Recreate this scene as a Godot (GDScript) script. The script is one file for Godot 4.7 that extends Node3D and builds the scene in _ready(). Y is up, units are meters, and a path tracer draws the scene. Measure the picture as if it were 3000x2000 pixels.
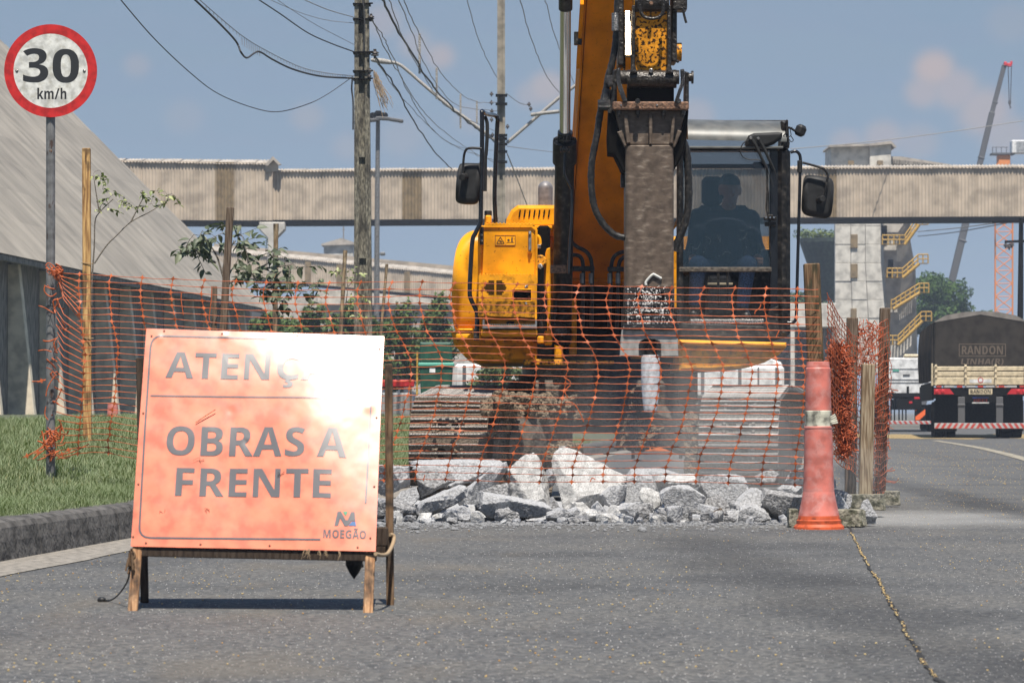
extends Node3D

# Telephoto roadworks scene. Measurements were taken off the photograph: P(x, y, d) turns a point of a 3000 x 2000 picture
# and a distance in metres into a place in the world; everything is then built there at its real size.
const F := 10300.0
const H := 0.74
const HY := 1205.0

var rng := RandomNumberGenerator.new()
var M := {}
var T := {}
var taken := {}


func P(x: float, y: float, d: float) -> Vector3:
	return Vector3((x - 1500.0) * d / F, H + (HY - y) * d / F, -d)


class MB:
	var v := PackedVector3Array()
	var n := PackedVector3Array()
	var c := PackedColorArray()
	var uv := PackedVector2Array()
	var col := Color.WHITE
	var tint := false

	func trin(a: Vector3, b: Vector3, d: Vector3, na: Vector3, nb: Vector3, nd: Vector3) -> void:
		v.append(a); v.append(d); v.append(b)
		n.append(na); n.append(nd); n.append(nb)
		if tint:
			c.append(col); c.append(col); c.append(col)

	func tri(a: Vector3, b: Vector3, d: Vector3) -> void:
		var m := (b - a).cross(d - a).normalized()
		trin(a, b, d, m, m, m)

	func quad(a: Vector3, b: Vector3, d: Vector3, e: Vector3) -> void:
		tri(a, b, d)
		tri(a, d, e)

	func out(p: Array, ctr: Vector3) -> void:
		var mid := Vector3.ZERO
		for q in p:
			mid += q
		mid /= p.size()
		if (p[1] - p[0]).cross(p[2] - p[0]).dot(mid - ctr) < 0.0:
			p.reverse()
		for i in range(1, p.size() - 1):
			tri(p[0], p[i], p[i + 1])

	func box(t: Transform3D, s: Vector3, b := 0.0) -> void:
		var h := s * 0.5
		b = minf(b, minf(h.x, minf(h.y, h.z)) * 0.6)
		if b <= 0.0:
			for ax in 3:
				for sg in [-1.0, 1.0]:
					var p := []
					for q in [[-1, -1], [1, -1], [1, 1], [-1, 1]]:
						var w := Vector3.ZERO
						w[ax] = sg * h[ax]
						w[(ax + 1) % 3] = q[0] * h[(ax + 1) % 3]
						w[(ax + 2) % 3] = q[1] * h[(ax + 2) % 3]
						p.append(t * w)
					out(p, t.origin)
			return
		var cr := func(ax: int, sx: float, sy: float, sz: float) -> Vector3:
			var w := Vector3(sx * h.x, sy * h.y, sz * h.z)
			var sgn := [sx, sy, sz]
			for k in 3:
				if k != ax:
					w[k] -= sgn[k] * b
			return t * w
		for ax in 3:
			for sg in [-1.0, 1.0]:
				var p := []
				for q in [[-1, -1], [1, -1], [1, 1], [-1, 1]]:
					var s3 := [0.0, 0.0, 0.0]
					s3[ax] = sg
					s3[(ax + 1) % 3] = q[0]
					s3[(ax + 2) % 3] = q[1]
					p.append(cr.call(ax, s3[0], s3[1], s3[2]))
				out(p, t.origin)
			for s1 in [-1.0, 1.0]:
				for s2 in [-1.0, 1.0]:
					var a1 := (ax + 1) % 3
					var a2 := (ax + 2) % 3
					var lo := [0.0, 0.0, 0.0]
					lo[ax] = -1.0; lo[a1] = s1; lo[a2] = s2
					var hi := lo.duplicate()
					hi[ax] = 1.0
					out([cr.call(a1, lo[0], lo[1], lo[2]), cr.call(a1, hi[0], hi[1], hi[2]), cr.call(a2, hi[0], hi[1], hi[2]), cr.call(a2, lo[0], lo[1], lo[2])], t.origin)
		for sx in [-1.0, 1.0]:
			for sy in [-1.0, 1.0]:
				for sz in [-1.0, 1.0]:
					out([cr.call(0, sx, sy, sz), cr.call(1, sx, sy, sz), cr.call(2, sx, sy, sz)], t.origin)

	func cbox(ctr: Vector3, s: Vector3, b := 0.0) -> void:
		box(Transform3D(Basis(), ctr), s, b)

	# a bar of rectangular section from a to b
	func bar(a: Vector3, b: Vector3, w: float, d: float, bev := 0.0, up := Vector3(0, 0, 1)) -> void:
		var y := (b - a).normalized()
		var x := y.cross(up).normalized()
		if x.length() < 0.5:
			x = y.cross(Vector3(1, 0, 0)).normalized()
		var z := x.cross(y).normalized()
		box(Transform3D(Basis(x, y, z), (a + b) * 0.5), Vector3(w, a.distance_to(b), d), bev)

	func tube(p: Array, r, sides := 8, cap := true, flat := 1.0) -> void:
		var k := p.size()
		var dir := []
		for i in k:
			var d: Vector3 = p[mini(i + 1, k - 1)] - p[maxi(i - 1, 0)]
			dir.append(d.normalized() if d.length() > 1e-9 else Vector3.UP)
		var x: Vector3 = dir[0].cross(Vector3(0, 0, 1))
		if x.length() < 0.1:
			x = dir[0].cross(Vector3(1, 0, 0))
		x = x.normalized()
		var ring := []
		var rn := []
		for i in k:
			x = (x - dir[i] * x.dot(dir[i])).normalized()
			var y: Vector3 = dir[i].cross(x)
			var rr: float = r[i] if r is Array else r
			var a := []
			var b := []
			for s in sides:
				var q := TAU * s / sides
				var w: Vector3 = x * cos(q) + y * sin(q) * flat
				a.append(p[i] + w * rr)
				b.append((x * cos(q) * flat + y * sin(q)).normalized() if flat != 1.0 else w)
			ring.append(a)
			rn.append(b)
		for i in k - 1:
			for s in sides:
				var e := (s + 1) % sides
				trin(ring[i][s], ring[i][e], ring[i + 1][e], rn[i][s], rn[i][e], rn[i + 1][e])
				trin(ring[i][s], ring[i + 1][e], ring[i + 1][s], rn[i][s], rn[i + 1][e], rn[i + 1][s])
		if cap:
			for s in range(1, sides - 1):
				tri(ring[0][0], ring[0][s + 1], ring[0][s])
				tri(ring[k - 1][0], ring[k - 1][s], ring[k - 1][s + 1])

	# profile of (radius, height) turned round t's own y axis, bottom to top
	func lathe(p: Array, t: Transform3D, sides := 20) -> void:
		for i in p.size() - 1:
			var a: Vector2 = p[i]
			var b: Vector2 = p[i + 1]
			var nn := Vector2(b.y - a.y, -(b.x - a.x)).normalized()
			for s in sides:
				var q := TAU * s / sides
				var e := TAU * (s + 1) / sides
				var d0 := Vector3(cos(q), 0, sin(q))
				var d1 := Vector3(cos(e), 0, sin(e))
				var up := Vector3.UP
				var n0 := (t.basis * (d0 * nn.x + up * nn.y)).normalized()
				var n1 := (t.basis * (d1 * nn.x + up * nn.y)).normalized()
				var a0 := t * (d0 * a.x + up * a.y)
				var a1 := t * (d1 * a.x + up * a.y)
				var b0 := t * (d0 * b.x + up * b.y)
				var b1 := t * (d1 * b.x + up * b.y)
				if a.x > 1e-6:
					trin(a0, b1, a1, n0, n1, n1)
				if b.x > 1e-6:
					trin(a0, b0, b1, n0, n0, n1)

	func cyl(a: Vector3, b: Vector3, r: float, sides := 16, bev := 0.0) -> void:
		var y := (b - a).normalized()
		var x := y.cross(Vector3(0, 0, 1))
		if x.length() < 0.1:
			x = y.cross(Vector3(1, 0, 0))
		x = x.normalized()
		var l := a.distance_to(b)
		lathe([Vector2(0, 0), Vector2(r - bev, 0), Vector2(r, bev), Vector2(r, l - bev), Vector2(r - bev, l), Vector2(0, l)], Transform3D(Basis(x, y, x.cross(y)), a), sides)

	# polygon in t's xy plane, from z0 (back) to z1 (front)
	func prism(poly: PackedVector2Array, z0: float, z1: float, t := Transform3D(), bev := 0.0) -> void:
		var area := 0.0
		var k := poly.size()
		for i in k:
			area += poly[i].cross(poly[(i + 1) % k])
		if area < 0.0:
			poly.reverse()
		var ins := PackedVector2Array()
		for i in k:
			var d0 := (poly[i] - poly[(i + k - 1) % k]).normalized()
			var d1 := (poly[(i + 1) % k] - poly[i]).normalized()
			var m := Vector2(-(d0.y + d1.y), d0.x + d1.x)
			m = m.normalized() * minf(1.0 / maxf(m.length() * 0.5, 0.3), 2.5)
			ins.append(poly[i] + m * bev)
		var idx := Geometry2D.triangulate_polygon(poly)
		var cap := ins if bev > 0.0 else poly
		for i in range(0, idx.size(), 3):
			var a := cap[idx[i]]
			var b := cap[idx[i + 1]]
			var d := cap[idx[i + 2]]
			if (b - a).cross(d - a) < 0.0:
				var w := b
				b = d
				d = w
			tri(t * Vector3(a.x, a.y, z1), t * Vector3(b.x, b.y, z1), t * Vector3(d.x, d.y, z1))
			tri(t * Vector3(a.x, a.y, z0), t * Vector3(d.x, d.y, z0), t * Vector3(b.x, b.y, z0))
		for i in k:
			var j := (i + 1) % k
			var zf := z1 - bev
			var zb := z0 + bev
			quad(t * Vector3(poly[i].x, poly[i].y, zb), t * Vector3(poly[j].x, poly[j].y, zb), t * Vector3(poly[j].x, poly[j].y, zf), t * Vector3(poly[i].x, poly[i].y, zf))
			if bev > 0.0:
				quad(t * Vector3(poly[i].x, poly[i].y, zf), t * Vector3(poly[j].x, poly[j].y, zf), t * Vector3(ins[j].x, ins[j].y, z1), t * Vector3(ins[i].x, ins[i].y, z1))
				quad(t * Vector3(ins[i].x, ins[i].y, z0), t * Vector3(ins[j].x, ins[j].y, z0), t * Vector3(poly[j].x, poly[j].y, zb), t * Vector3(poly[i].x, poly[i].y, zb))

	# prism whose front edge is rounded over by r
	func pill(poly: PackedVector2Array, z0: float, z1: float, r: float) -> void:
		var area := 0.0
		var k := poly.size()
		for i in k:
			area += poly[i].cross(poly[(i + 1) % k])
		if area < 0.0:
			poly.reverse()
		var ctr := Vector2.ZERO
		for q in poly:
			ctr += q / k
		var m := PackedVector2Array()
		for i in k:
			m.append((ctr - poly[i]).normalized())
		var last := []
		var ln := []
		for s in 9:
			var a := PI / 2 * (s - 1) / 7.0
			var row := []
			var rn := []
			for i in k:
				var q := poly[i] + m[i] * r * (1.0 - cos(maxf(a, 0.0)))
				row.append(Vector3(q.x, q.y, z0 if s == 0 else z1 - r * 0.8 + r * 0.8 * sin(a)))
				rn.append((Vector3(-m[i].x, -m[i].y, 0) * cos(maxf(a, 0.0)) + Vector3(0, 0, 1) * sin(maxf(a, 0.0))).normalized())
			if s:
				for i in k:
					var j := (i + 1) % k
					trin(last[i], last[j], row[j], ln[i], ln[j], rn[j])
					trin(last[i], row[j], row[i], ln[i], rn[j], rn[i])
			last = row
			ln = rn
		var flat := PackedVector2Array()
		for q in last:
			flat.append(Vector2(q.x, q.y))
		var idx := Geometry2D.triangulate_polygon(flat)
		for i in range(0, idx.size(), 3):
			var a: Vector3 = last[idx[i]]
			var b: Vector3 = last[idx[i + 1]]
			var d: Vector3 = last[idx[i + 2]]
			if (b - a).cross(d - a).z < 0.0:
				tri(a, d, b)
			else:
				tri(a, b, d)

	# smooth sheet of points f(u, v); u to the right and v up when seen from its front
	func grid(nu: int, nv: int, f: Callable, smooth := true) -> void:
		var p := []
		for j in nv + 1:
			var row := PackedVector3Array()
			for i in nu + 1:
				row.append(f.call(float(i) / nu, float(j) / nv))
			p.append(row)
		var nm := []
		if smooth:
			for j in nv + 1:
				var row := PackedVector3Array()
				for i in nu + 1:
					var du: Vector3 = p[j][mini(i + 1, nu)] - p[j][maxi(i - 1, 0)]
					var dv: Vector3 = p[mini(j + 1, nv)][i] - p[maxi(j - 1, 0)][i]
					row.append(du.cross(dv).normalized())
				nm.append(row)
		for j in nv:
			for i in nu:
				if smooth:
					trin(p[j][i], p[j][i + 1], p[j + 1][i + 1], nm[j][i], nm[j][i + 1], nm[j + 1][i + 1])
					trin(p[j][i], p[j + 1][i + 1], p[j + 1][i], nm[j][i], nm[j + 1][i + 1], nm[j + 1][i])
				else:
					quad(p[j][i], p[j][i + 1], p[j + 1][i + 1], p[j + 1][i])

	func ball(ctr: Vector3, r: Vector3, nu := 14, nv := 9) -> void:
		grid(nu, nv, func(u, w): return ctr + Vector3(sin(-TAU * u) * sin(PI * (1.0 - w)) * r.x * -1.0, cos(PI * (1.0 - w)) * r.y, cos(TAU * u) * sin(PI * (1.0 - w)) * r.z))

	func add(o: MB, t: Transform3D) -> void:
		v.append_array(t * o.v)
		n.append_array(Transform3D(t.basis, Vector3.ZERO) * o.n)
		if tint:
			for i in o.v.size():
				c.append(col)

	func arrays(shift: Vector3) -> Array:
		var a := []
		a.resize(Mesh.ARRAY_MAX)
		a[Mesh.ARRAY_VERTEX] = Transform3D(Basis(), -shift) * v
		a[Mesh.ARRAY_NORMAL] = n
		if c.size() == v.size() and c.size():
			a[Mesh.ARRAY_COLOR] = c
		return a

	func mid() -> Vector3:
		if v.is_empty():
			return Vector3.ZERO
		var lo := v[0]
		var hi := v[0]
		for q in v:
			lo = lo.min(q)
			hi = hi.max(q)
		return Vector3((lo.x + hi.x) * 0.5, lo.y, (lo.z + hi.z) * 0.5)


# ---- shapes measured in the photograph -------------------------------------------------------------------------------
func pbox(mb: MB, x0: float, y0: float, x1: float, y1: float, d: float, depth: float, bev := 0.0) -> void:
	var a := P(x0, y0, d)
	var b := P(x1, y1, d)
	mb.cbox(Vector3((a.x + b.x) * 0.5, (a.y + b.y) * 0.5, -d - depth * 0.5), Vector3(absf(b.x - a.x), absf(a.y - b.y), depth), bev)


func ppoly(mb: MB, pts: Array, d: float, depth: float, bev := 0.0) -> void:
	var poly := PackedVector2Array()
	for q in pts:
		var w := P(q[0], q[1], d)
		poly.append(Vector2(w.x, w.y))
	mb.prism(poly, -d - depth, -d, Transform3D(), bev)


func ppts(pts: Array, d := 0.0) -> Array:
	var r := []
	for q in pts:
		r.append(P(q[0], q[1], q[2] if q.size() > 2 else d))
	return r


# a smooth curve through the points
func curve(p: Array, per := 6) -> Array:
	var r := []
	var k := p.size()
	for i in k - 1:
		var a: Vector3 = p[maxi(i - 1, 0)]
		var b: Vector3 = p[i]
		var c: Vector3 = p[i + 1]
		var d: Vector3 = p[mini(i + 2, k - 1)]
		for s in per:
			r.append(b.cubic_interpolate(c, a, d, float(s) / per))
	r.append(p[k - 1])
	return r


# ---- nodes ------------------------------------------------------------------------------------------------------------
func where(n) -> Vector3:
	var p := Vector3.ZERO
	while n != self:
		p += n.position
		n = n.get_parent()
	return p


func numbered(called: String) -> String:
	if not taken.has(called):
		taken[called] = 0
		return called
	taken[called] += 1
	return "%s_%03d" % [called, taken[called]]


func put(o: Node3D, called: String, parent) -> void:
	o.name = numbered(called) if parent == self else called
	parent.add_child(o, true)


# the shape, given in the world, as one named mesh under its parent (things and parts with pieces are never turned here)
func obj(called: String, mb: MB, m: Material, parent = self, label := "") -> MeshInstance3D:
	return objs(called, [[mb, m]], parent, label)


func objs(called: String, list: Array, parent = self, label := "") -> MeshInstance3D:
	var o := MeshInstance3D.new()
	var at: Vector3 = list[0][0].mid()
	var me := ArrayMesh.new()
	for q in list:
		if q[0].v.size():
			me.add_surface_from_arrays(Mesh.PRIMITIVE_TRIANGLES, q[0].arrays(at))
			me.surface_set_material(me.get_surface_count() - 1, q[1])
	o.mesh = me
	put(o, called, parent)
	o.position = at - where(parent)
	if label:
		o.set_meta("label", label)
	return o


# the shape in its parent's own axes
func lobj(called: String, mb: MB, m: Material, parent) -> MeshInstance3D:
	var o := MeshInstance3D.new()
	var me := ArrayMesh.new()
	me.add_surface_from_arrays(Mesh.PRIMITIVE_TRIANGLES, mb.arrays(Vector3.ZERO))
	me.surface_set_material(0, m)
	o.mesh = me
	put(o, called, parent)
	return o


func mesh_of(list: Array) -> ArrayMesh:
	var me := ArrayMesh.new()
	for q in list:
		me.add_surface_from_arrays(Mesh.PRIMITIVE_TRIANGLES, q[0].arrays(Vector3.ZERO))
		me.surface_set_material(me.get_surface_count() - 1, q[1])
	return me


# a shared mesh placed in the world
func inst(called: String, me: Mesh, t: Transform3D, parent = self) -> MeshInstance3D:
	var o := MeshInstance3D.new()
	o.mesh = me
	put(o, called, parent)
	o.transform = Transform3D(t.basis, t.origin - where(parent))
	return o


func scatter(called: String, me: Mesh, list: Array, cols: Array, parent = self) -> MultiMeshInstance3D:
	var mm := MultiMesh.new()
	mm.transform_format = MultiMesh.TRANSFORM_3D
	mm.use_colors = cols.size() > 0
	mm.mesh = me
	mm.instance_count = list.size()
	for i in list.size():
		mm.set_instance_transform(i, list[i])
		if cols.size():
			mm.set_instance_color(i, cols[i])
	var o := MultiMeshInstance3D.new()
	o.multimesh = mm
	put(o, called, parent)
	o.position = -where(parent)
	o.set_meta("kind", "stuff")
	return o


func thing(called: String, label: String, category: String, at: Vector3, group := "") -> Node3D:
	var o := Node3D.new()
	put(o, called, self)
	o.position = at
	return tag(o, label, category, group)


func tag(o, label: String, category := "", group := "", kind := ""):
	o.set_meta("label", label)
	if category:
		o.set_meta("category", category)
	if group:
		o.set_meta("group", group)
	if kind:
		o.set_meta("kind", kind)
	return o


# ---- materials ----------------------------------------------------------------------------------------------------------
func ntex(freq: float, oct: int, stops: Array, sd: int, size := 512, kind := FastNoiseLite.TYPE_SIMPLEX_SMOOTH, stretch := 1) -> NoiseTexture2D:
	var no := FastNoiseLite.new()
	no.seed = sd
	no.noise_type = kind
	no.frequency = freq
	no.fractal_type = FastNoiseLite.FRACTAL_FBM if oct > 1 else FastNoiseLite.FRACTAL_NONE
	no.fractal_octaves = oct
	if kind == FastNoiseLite.TYPE_CELLULAR:
		no.cellular_return_type = FastNoiseLite.RETURN_CELL_VALUE
	var g := Gradient.new()
	var off := PackedFloat32Array()
	var col := PackedColorArray()
	for s in stops:
		off.append(s[0])
		col.append(s[1])
	g.offsets = off
	g.colors = col
	var t := NoiseTexture2D.new()
	t.width = size
	t.height = size / stretch
	t.seamless = true
	t.noise = no
	t.color_ramp = g
	return t


func grey(x: float, a := 1.0) -> Color:
	return Color(x, x, x, a)


func mat(c: Color, rough: float, o := {}) -> StandardMaterial3D:
	var m := StandardMaterial3D.new()
	m.albedo_color = c.linear_to_srgb()
	m.roughness = rough
	m.metallic = o.get("metal", 0.0)
	m.metallic_specular = o.get("spec", 0.5)
	var s: Vector3 = o.get("s", Vector3.ONE)
	m.uv1_triplanar = true
	m.uv1_world_triplanar = o.get("world", false)
	m.uv1_scale = s
	m.uv1_triplanar_sharpness = 4.0
	if o.has("v"):
		m.albedo_texture = T[o.v]
	if o.has("r"):
		m.roughness_texture = T[o.r]
		m.roughness_texture_channel = BaseMaterial3D.TEXTURE_CHANNEL_RED
	if o.has("d"):
		m.detail_enabled = true
		m.detail_albedo = T[o.d]
		m.detail_uv_layer = BaseMaterial3D.DETAIL_UV_2
		m.uv2_triplanar = true
		m.uv2_world_triplanar = o.get("world", false)
		m.uv2_scale = o.get("ds", s)
		m.uv2_triplanar_sharpness = 4.0
		m.uv2_offset = o.get("do", Vector3.ZERO)
		if o.get("mul", false):
			m.detail_blend_mode = BaseMaterial3D.BLEND_MODE_MUL
	if o.has("b"):
		m.heightmap_enabled = true
		m.heightmap_texture = T[o.b]
		m.heightmap_scale = o.bh
	if o.get("vc", false):
		m.vertex_color_use_as_albedo = true
	if o.has("back"):
		m.backlight_enabled = true
		m.backlight = o.back
	if o.has("coat"):
		m.clearcoat_enabled = true
		m.clearcoat = o.coat
		m.clearcoat_roughness = o.get("coat_r", 0.1)
	return m


func _ready() -> void:
	rng.seed = 7
	var cam := Camera3D.new()
	cam.name = "camera"
	cam.position = Vector3(0, H, 0)
	var ca := CameraAttributesPhysical.new()
	ca.frustum_focal_length = 123.6
	ca.frustum_focus_distance = 25.4
	ca.frustum_near = 0.5
	ca.frustum_far = 2000.0
	ca.exposure_aperture = 13.0
	cam.attributes = ca
	cam.projection = Camera3D.PROJECTION_FRUSTUM
	cam.near = 0.5
	cam.far = 2000.0
	cam.size = 0.5 * 2000.0 / F
	cam.frustum_offset = Vector2(0, 0.5 * (HY - 1000.0) / F)
	add_child(cam)
	cam.current = true

	var env := Environment.new()
	env.background_mode = Environment.BG_SKY
	env.sky = Sky.new()
	env.sky.sky_material = sky_material()
	env.background_energy_multiplier = 1.0
	env.tonemap_mode = Environment.TONE_MAPPER_LINEAR
	env.tonemap_exposure = 1.55
	env.fog_enabled = true
	env.fog_density = 0.0005
	env.fog_light_color = Color(0.80, 0.86, 0.95)
	env.volumetric_fog_enabled = true
	env.volumetric_fog_density = 0.0
	env.sdfgi_enabled = true
	env.ssao_enabled = true
	env.ssil_enabled = true
	var we := WorldEnvironment.new()
	we.name = "world_environment"
	we.environment = env
	add_child(we)

	var sun := DirectionalLight3D.new()
	sun.name = "sun"
	sun.light_energy = 1.6
	sun.light_color = Color(1.0, 0.97, 0.925)
	sun.light_angular_distance = 0.53
	sun.shadow_enabled = true
	add_child(sun)
	var el := deg_to_rad(66.0)
	var az := deg_to_rad(-6.0)
	var to_sun := Vector3(-cos(el) * sin(az), sin(el), cos(el) * cos(az))
	sun.look_at_from_position(to_sun * 50.0, Vector3.ZERO, Vector3.UP)

	make_textures()
	make_materials()
	ground()
	background()
	street()
	rubble()
	excavator()
	worksite()
	netting()
	warning_board()
	dust()


func sky_material() -> PanoramaSkyMaterial:
	var w := 4096
	var h := 2048
	var im := Image.create(w, h, false, Image.FORMAT_RGB8)
	var stops := [[-90.0, Color(0.34, 0.33, 0.31)], [-0.6, Color(0.38, 0.38, 0.37)], [0.0, Color(0.49, 0.548, 0.605)], [3.0, Color(0.468, 0.532, 0.60)], [7.0, Color(0.442, 0.512, 0.588)], [20.0, Color(0.41, 0.50, 0.61)], [45.0, Color(0.34, 0.45, 0.60)], [90.0, Color(0.29, 0.41, 0.58)]]
	var no := FastNoiseLite.new()
	no.seed = 11
	no.frequency = 0.02
	no.fractal_octaves = 4
	# banks of small fair-weather clouds low over the horizon, some of them placed as in the photograph: x, y, radius, strength
	var puffs := [[2735, 205, 62, 1.0], [2800, 270, 70, 0.7], [2705, 275, 55, 0.7], [2890, 335, 85, 0.75], [2950, 400, 80, 0.6], [2590, 405, 55, 0.6], [2480, 420, 40, 0.5], [2690, 420, 60, 0.4], [1120, 60, 70, 0.5], [1215, 130, 60, 0.5], [1290, 165, 55, 0.7], [1600, 255, 60, 0.75], [1555, 275, 50, 0.5], [400, 195, 40, 0.35], [900, 345, 50, 0.35], [540, 345, 60, 0.2], [1020, 430, 50, 0.3], [2035, 340, 50, 0.5], [2960, 80, 70, 0.2], [1180, 400, 80, 0.25], [1380, 340, 60, 0.3]]
	var at := []
	for q in puffs:
		at.append([atan((q[0] - 1500.0) / F), atan((HY - q[1]) / F), q[2] / F, q[3]])
	for j in h:
		var el := 90.0 - (j + 0.5) * 180.0 / h
		var c := Color.BLACK
		for k in stops.size() - 1:
			if el >= stops[k][0] and el <= stops[k + 1][0]:
				c = stops[k][1].lerp(stops[k + 1][1], (el - stops[k][0]) / (stops[k + 1][0] - stops[k][0]))
		im.fill_rect(Rect2i(0, j, w, 1), c)
		if el < 0.2 or el > 16.0:
			continue
		var cloud := Color(0.60, 0.565, 0.575)
		var low := smoothstep(0.2, 1.0, el) * (1.0 - smoothstep(7.0, 16.0, el))
		for i in w:
			var a := (i + 0.5) * TAU / w - PI
			var x3 := Vector3(cos(a) * 190.0, el * 6.5, sin(a) * 190.0) * 1.6
			var nz := no.get_noise_3dv(x3)
			var am := 0.0
			if absf(a) < 0.19:
				for q in at:
					var d = Vector2(a - q[0], (deg_to_rad(el) - q[1]) * 1.15).length() / q[2]
					if d < 1.7:
						am = maxf(am, q[3] * smoothstep(1.35, 0.55, d + nz * 0.75))
			else:
				am = smoothstep(0.12, 0.5, no.get_noise_3dv(x3 * 0.35 + Vector3(40, 0, 9))) * smoothstep(-0.4, 0.4, nz)
			am = clampf(am + 0.08 * nz, 0.0, 1.0) * low
			im.set_pixel((i + w / 2) % w, j, c.lerp(cloud, am))
	var m := PanoramaSkyMaterial.new()
	m.panorama = ImageTexture.create_from_image(im)
	m.energy_multiplier = 1.0
	return m


func make_textures() -> void:
	var S := FastNoiseLite.TYPE_SIMPLEX_SMOOTH
	T.soft = ntex(0.012, 5, [[0.2, grey(0.80)], [0.5, grey(0.93)], [0.8, grey(1.0)]], 1)
	T.mottle = ntex(0.03, 6, [[0.25, grey(0.62)], [0.5, grey(0.86)], [0.75, grey(1.0)]], 2)
	T.rough = ntex(0.02, 5, [[0.2, grey(0.6)], [0.8, grey(1.0)]], 3)
	T.bump = ntex(0.04, 6, [[0.0, grey(0.0)], [1.0, grey(1.0)]], 4)
	T.fine = ntex(0.12, 4, [[0.1, grey(0.0)], [0.9, grey(1.0)]], 5)
	# dirt laid over a colour: tone, and how much of it shows
	T.grime = ntex(0.016, 6, [[0.55, Color(0.22, 0.16, 0.07, 0.0)], [0.74, Color(0.18, 0.13, 0.06, 0.35)], [0.9, Color(0.10, 0.08, 0.05, 0.65)]], 6)
	T.spots = ntex(0.035, 5, [[0.80, Color(0.10, 0.06, 0.02, 0.0)], [0.86, Color(0.10, 0.06, 0.02, 0.5)], [1.0, Color(0.06, 0.04, 0.02, 0.8)]], 7)
	T.dusty = ntex(0.014, 6, [[0.35, Color(0.50, 0.47, 0.43, 0.0)], [0.7, Color(0.50, 0.47, 0.43, 0.10)], [0.92, Color(0.6, 0.57, 0.53, 0.24)]], 8)
	T.worn = ntex(0.018, 7, [[0.56, Color(0.16, 0.11, 0.06, 0.0)], [0.62, Color(0.13, 0.09, 0.055, 0.9)], [1.0, Color(0.045, 0.04, 0.035, 1.0)]], 9)
	T.rust = ntex(0.02, 6, [[0.40, Color(0.33, 0.17, 0.08, 0.0)], [0.55, Color(0.33, 0.17, 0.08, 0.6)], [0.8, Color(0.45, 0.27, 0.14, 0.85)]], 10)
	T.scuff = ntex(0.02, 7, [[0.45, Color(0.60, 0.54, 0.48, 0.0)], [0.70, Color(0.60, 0.54, 0.48, 0.16)], [0.90, Color(0.68, 0.63, 0.57, 0.34)], [1.0, Color(0.75, 0.71, 0.66, 0.5)]], 12)
	T.moss = ntex(0.016, 6, [[0.48, Color(0.17, 0.19, 0.08, 0.0)], [0.66, Color(0.16, 0.18, 0.07, 0.7)], [0.9, Color(0.10, 0.10, 0.05, 0.9)]], 13)
	T.streak = ntex(0.012, 6, [[0.42, Color(0.16, 0.15, 0.14, 0.0)], [0.6, Color(0.16, 0.15, 0.14, 0.4)], [0.85, Color(0.12, 0.11, 0.10, 0.8)]], 14)
	# asphalt: stones of many greys, and broad worn or stained patches
	T.stones = ntex(0.075, 1, [[0.0, grey(0.52)], [0.35, grey(0.68)], [0.6, Color(0.76, 0.76, 0.75)], [0.85, Color(0.86, 0.85, 0.83)], [1.0, Color(0.97, 0.95, 0.92)]], 15, 1024, FastNoiseLite.TYPE_CELLULAR)
	T.patches = ntex(0.008, 6, [[0.15, grey(0.82)], [0.4, grey(0.94)], [0.7, Color(1, 0.99, 0.97)]], 16)
	T.pits = ntex(0.10, 3, [[0.0, grey(0.0)], [0.5, grey(0.7)], [1.0, grey(1.0)]], 17, 1024)
	T.grain = ntex(0.02, 5, [[0.2, Color(0.62, 0.55, 0.48)], [0.5, Color(0.86, 0.82, 0.78)], [0.8, Color(1, 1, 1)]], 18)
	T.concrete = ntex(0.03, 6, [[0.2, grey(0.72)], [0.5, grey(0.9)], [0.8, grey(1.0)]], 19)
	T.aggregate = ntex(0.09, 3, [[0.55, Color(0.55, 0.54, 0.53, 0.0)], [0.62, Color(0.52, 0.51, 0.50, 0.6)], [1.0, Color(0.45, 0.44, 0.43, 0.8)]], 20)
	T.roofstain = ntex(0.012, 6, [[0.35, Color(0.30, 0.28, 0.26, 0.0)], [0.6, Color(0.33, 0.31, 0.29, 0.30)], [0.85, Color(0.28, 0.26, 0.24, 0.5)]], 21)


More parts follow.
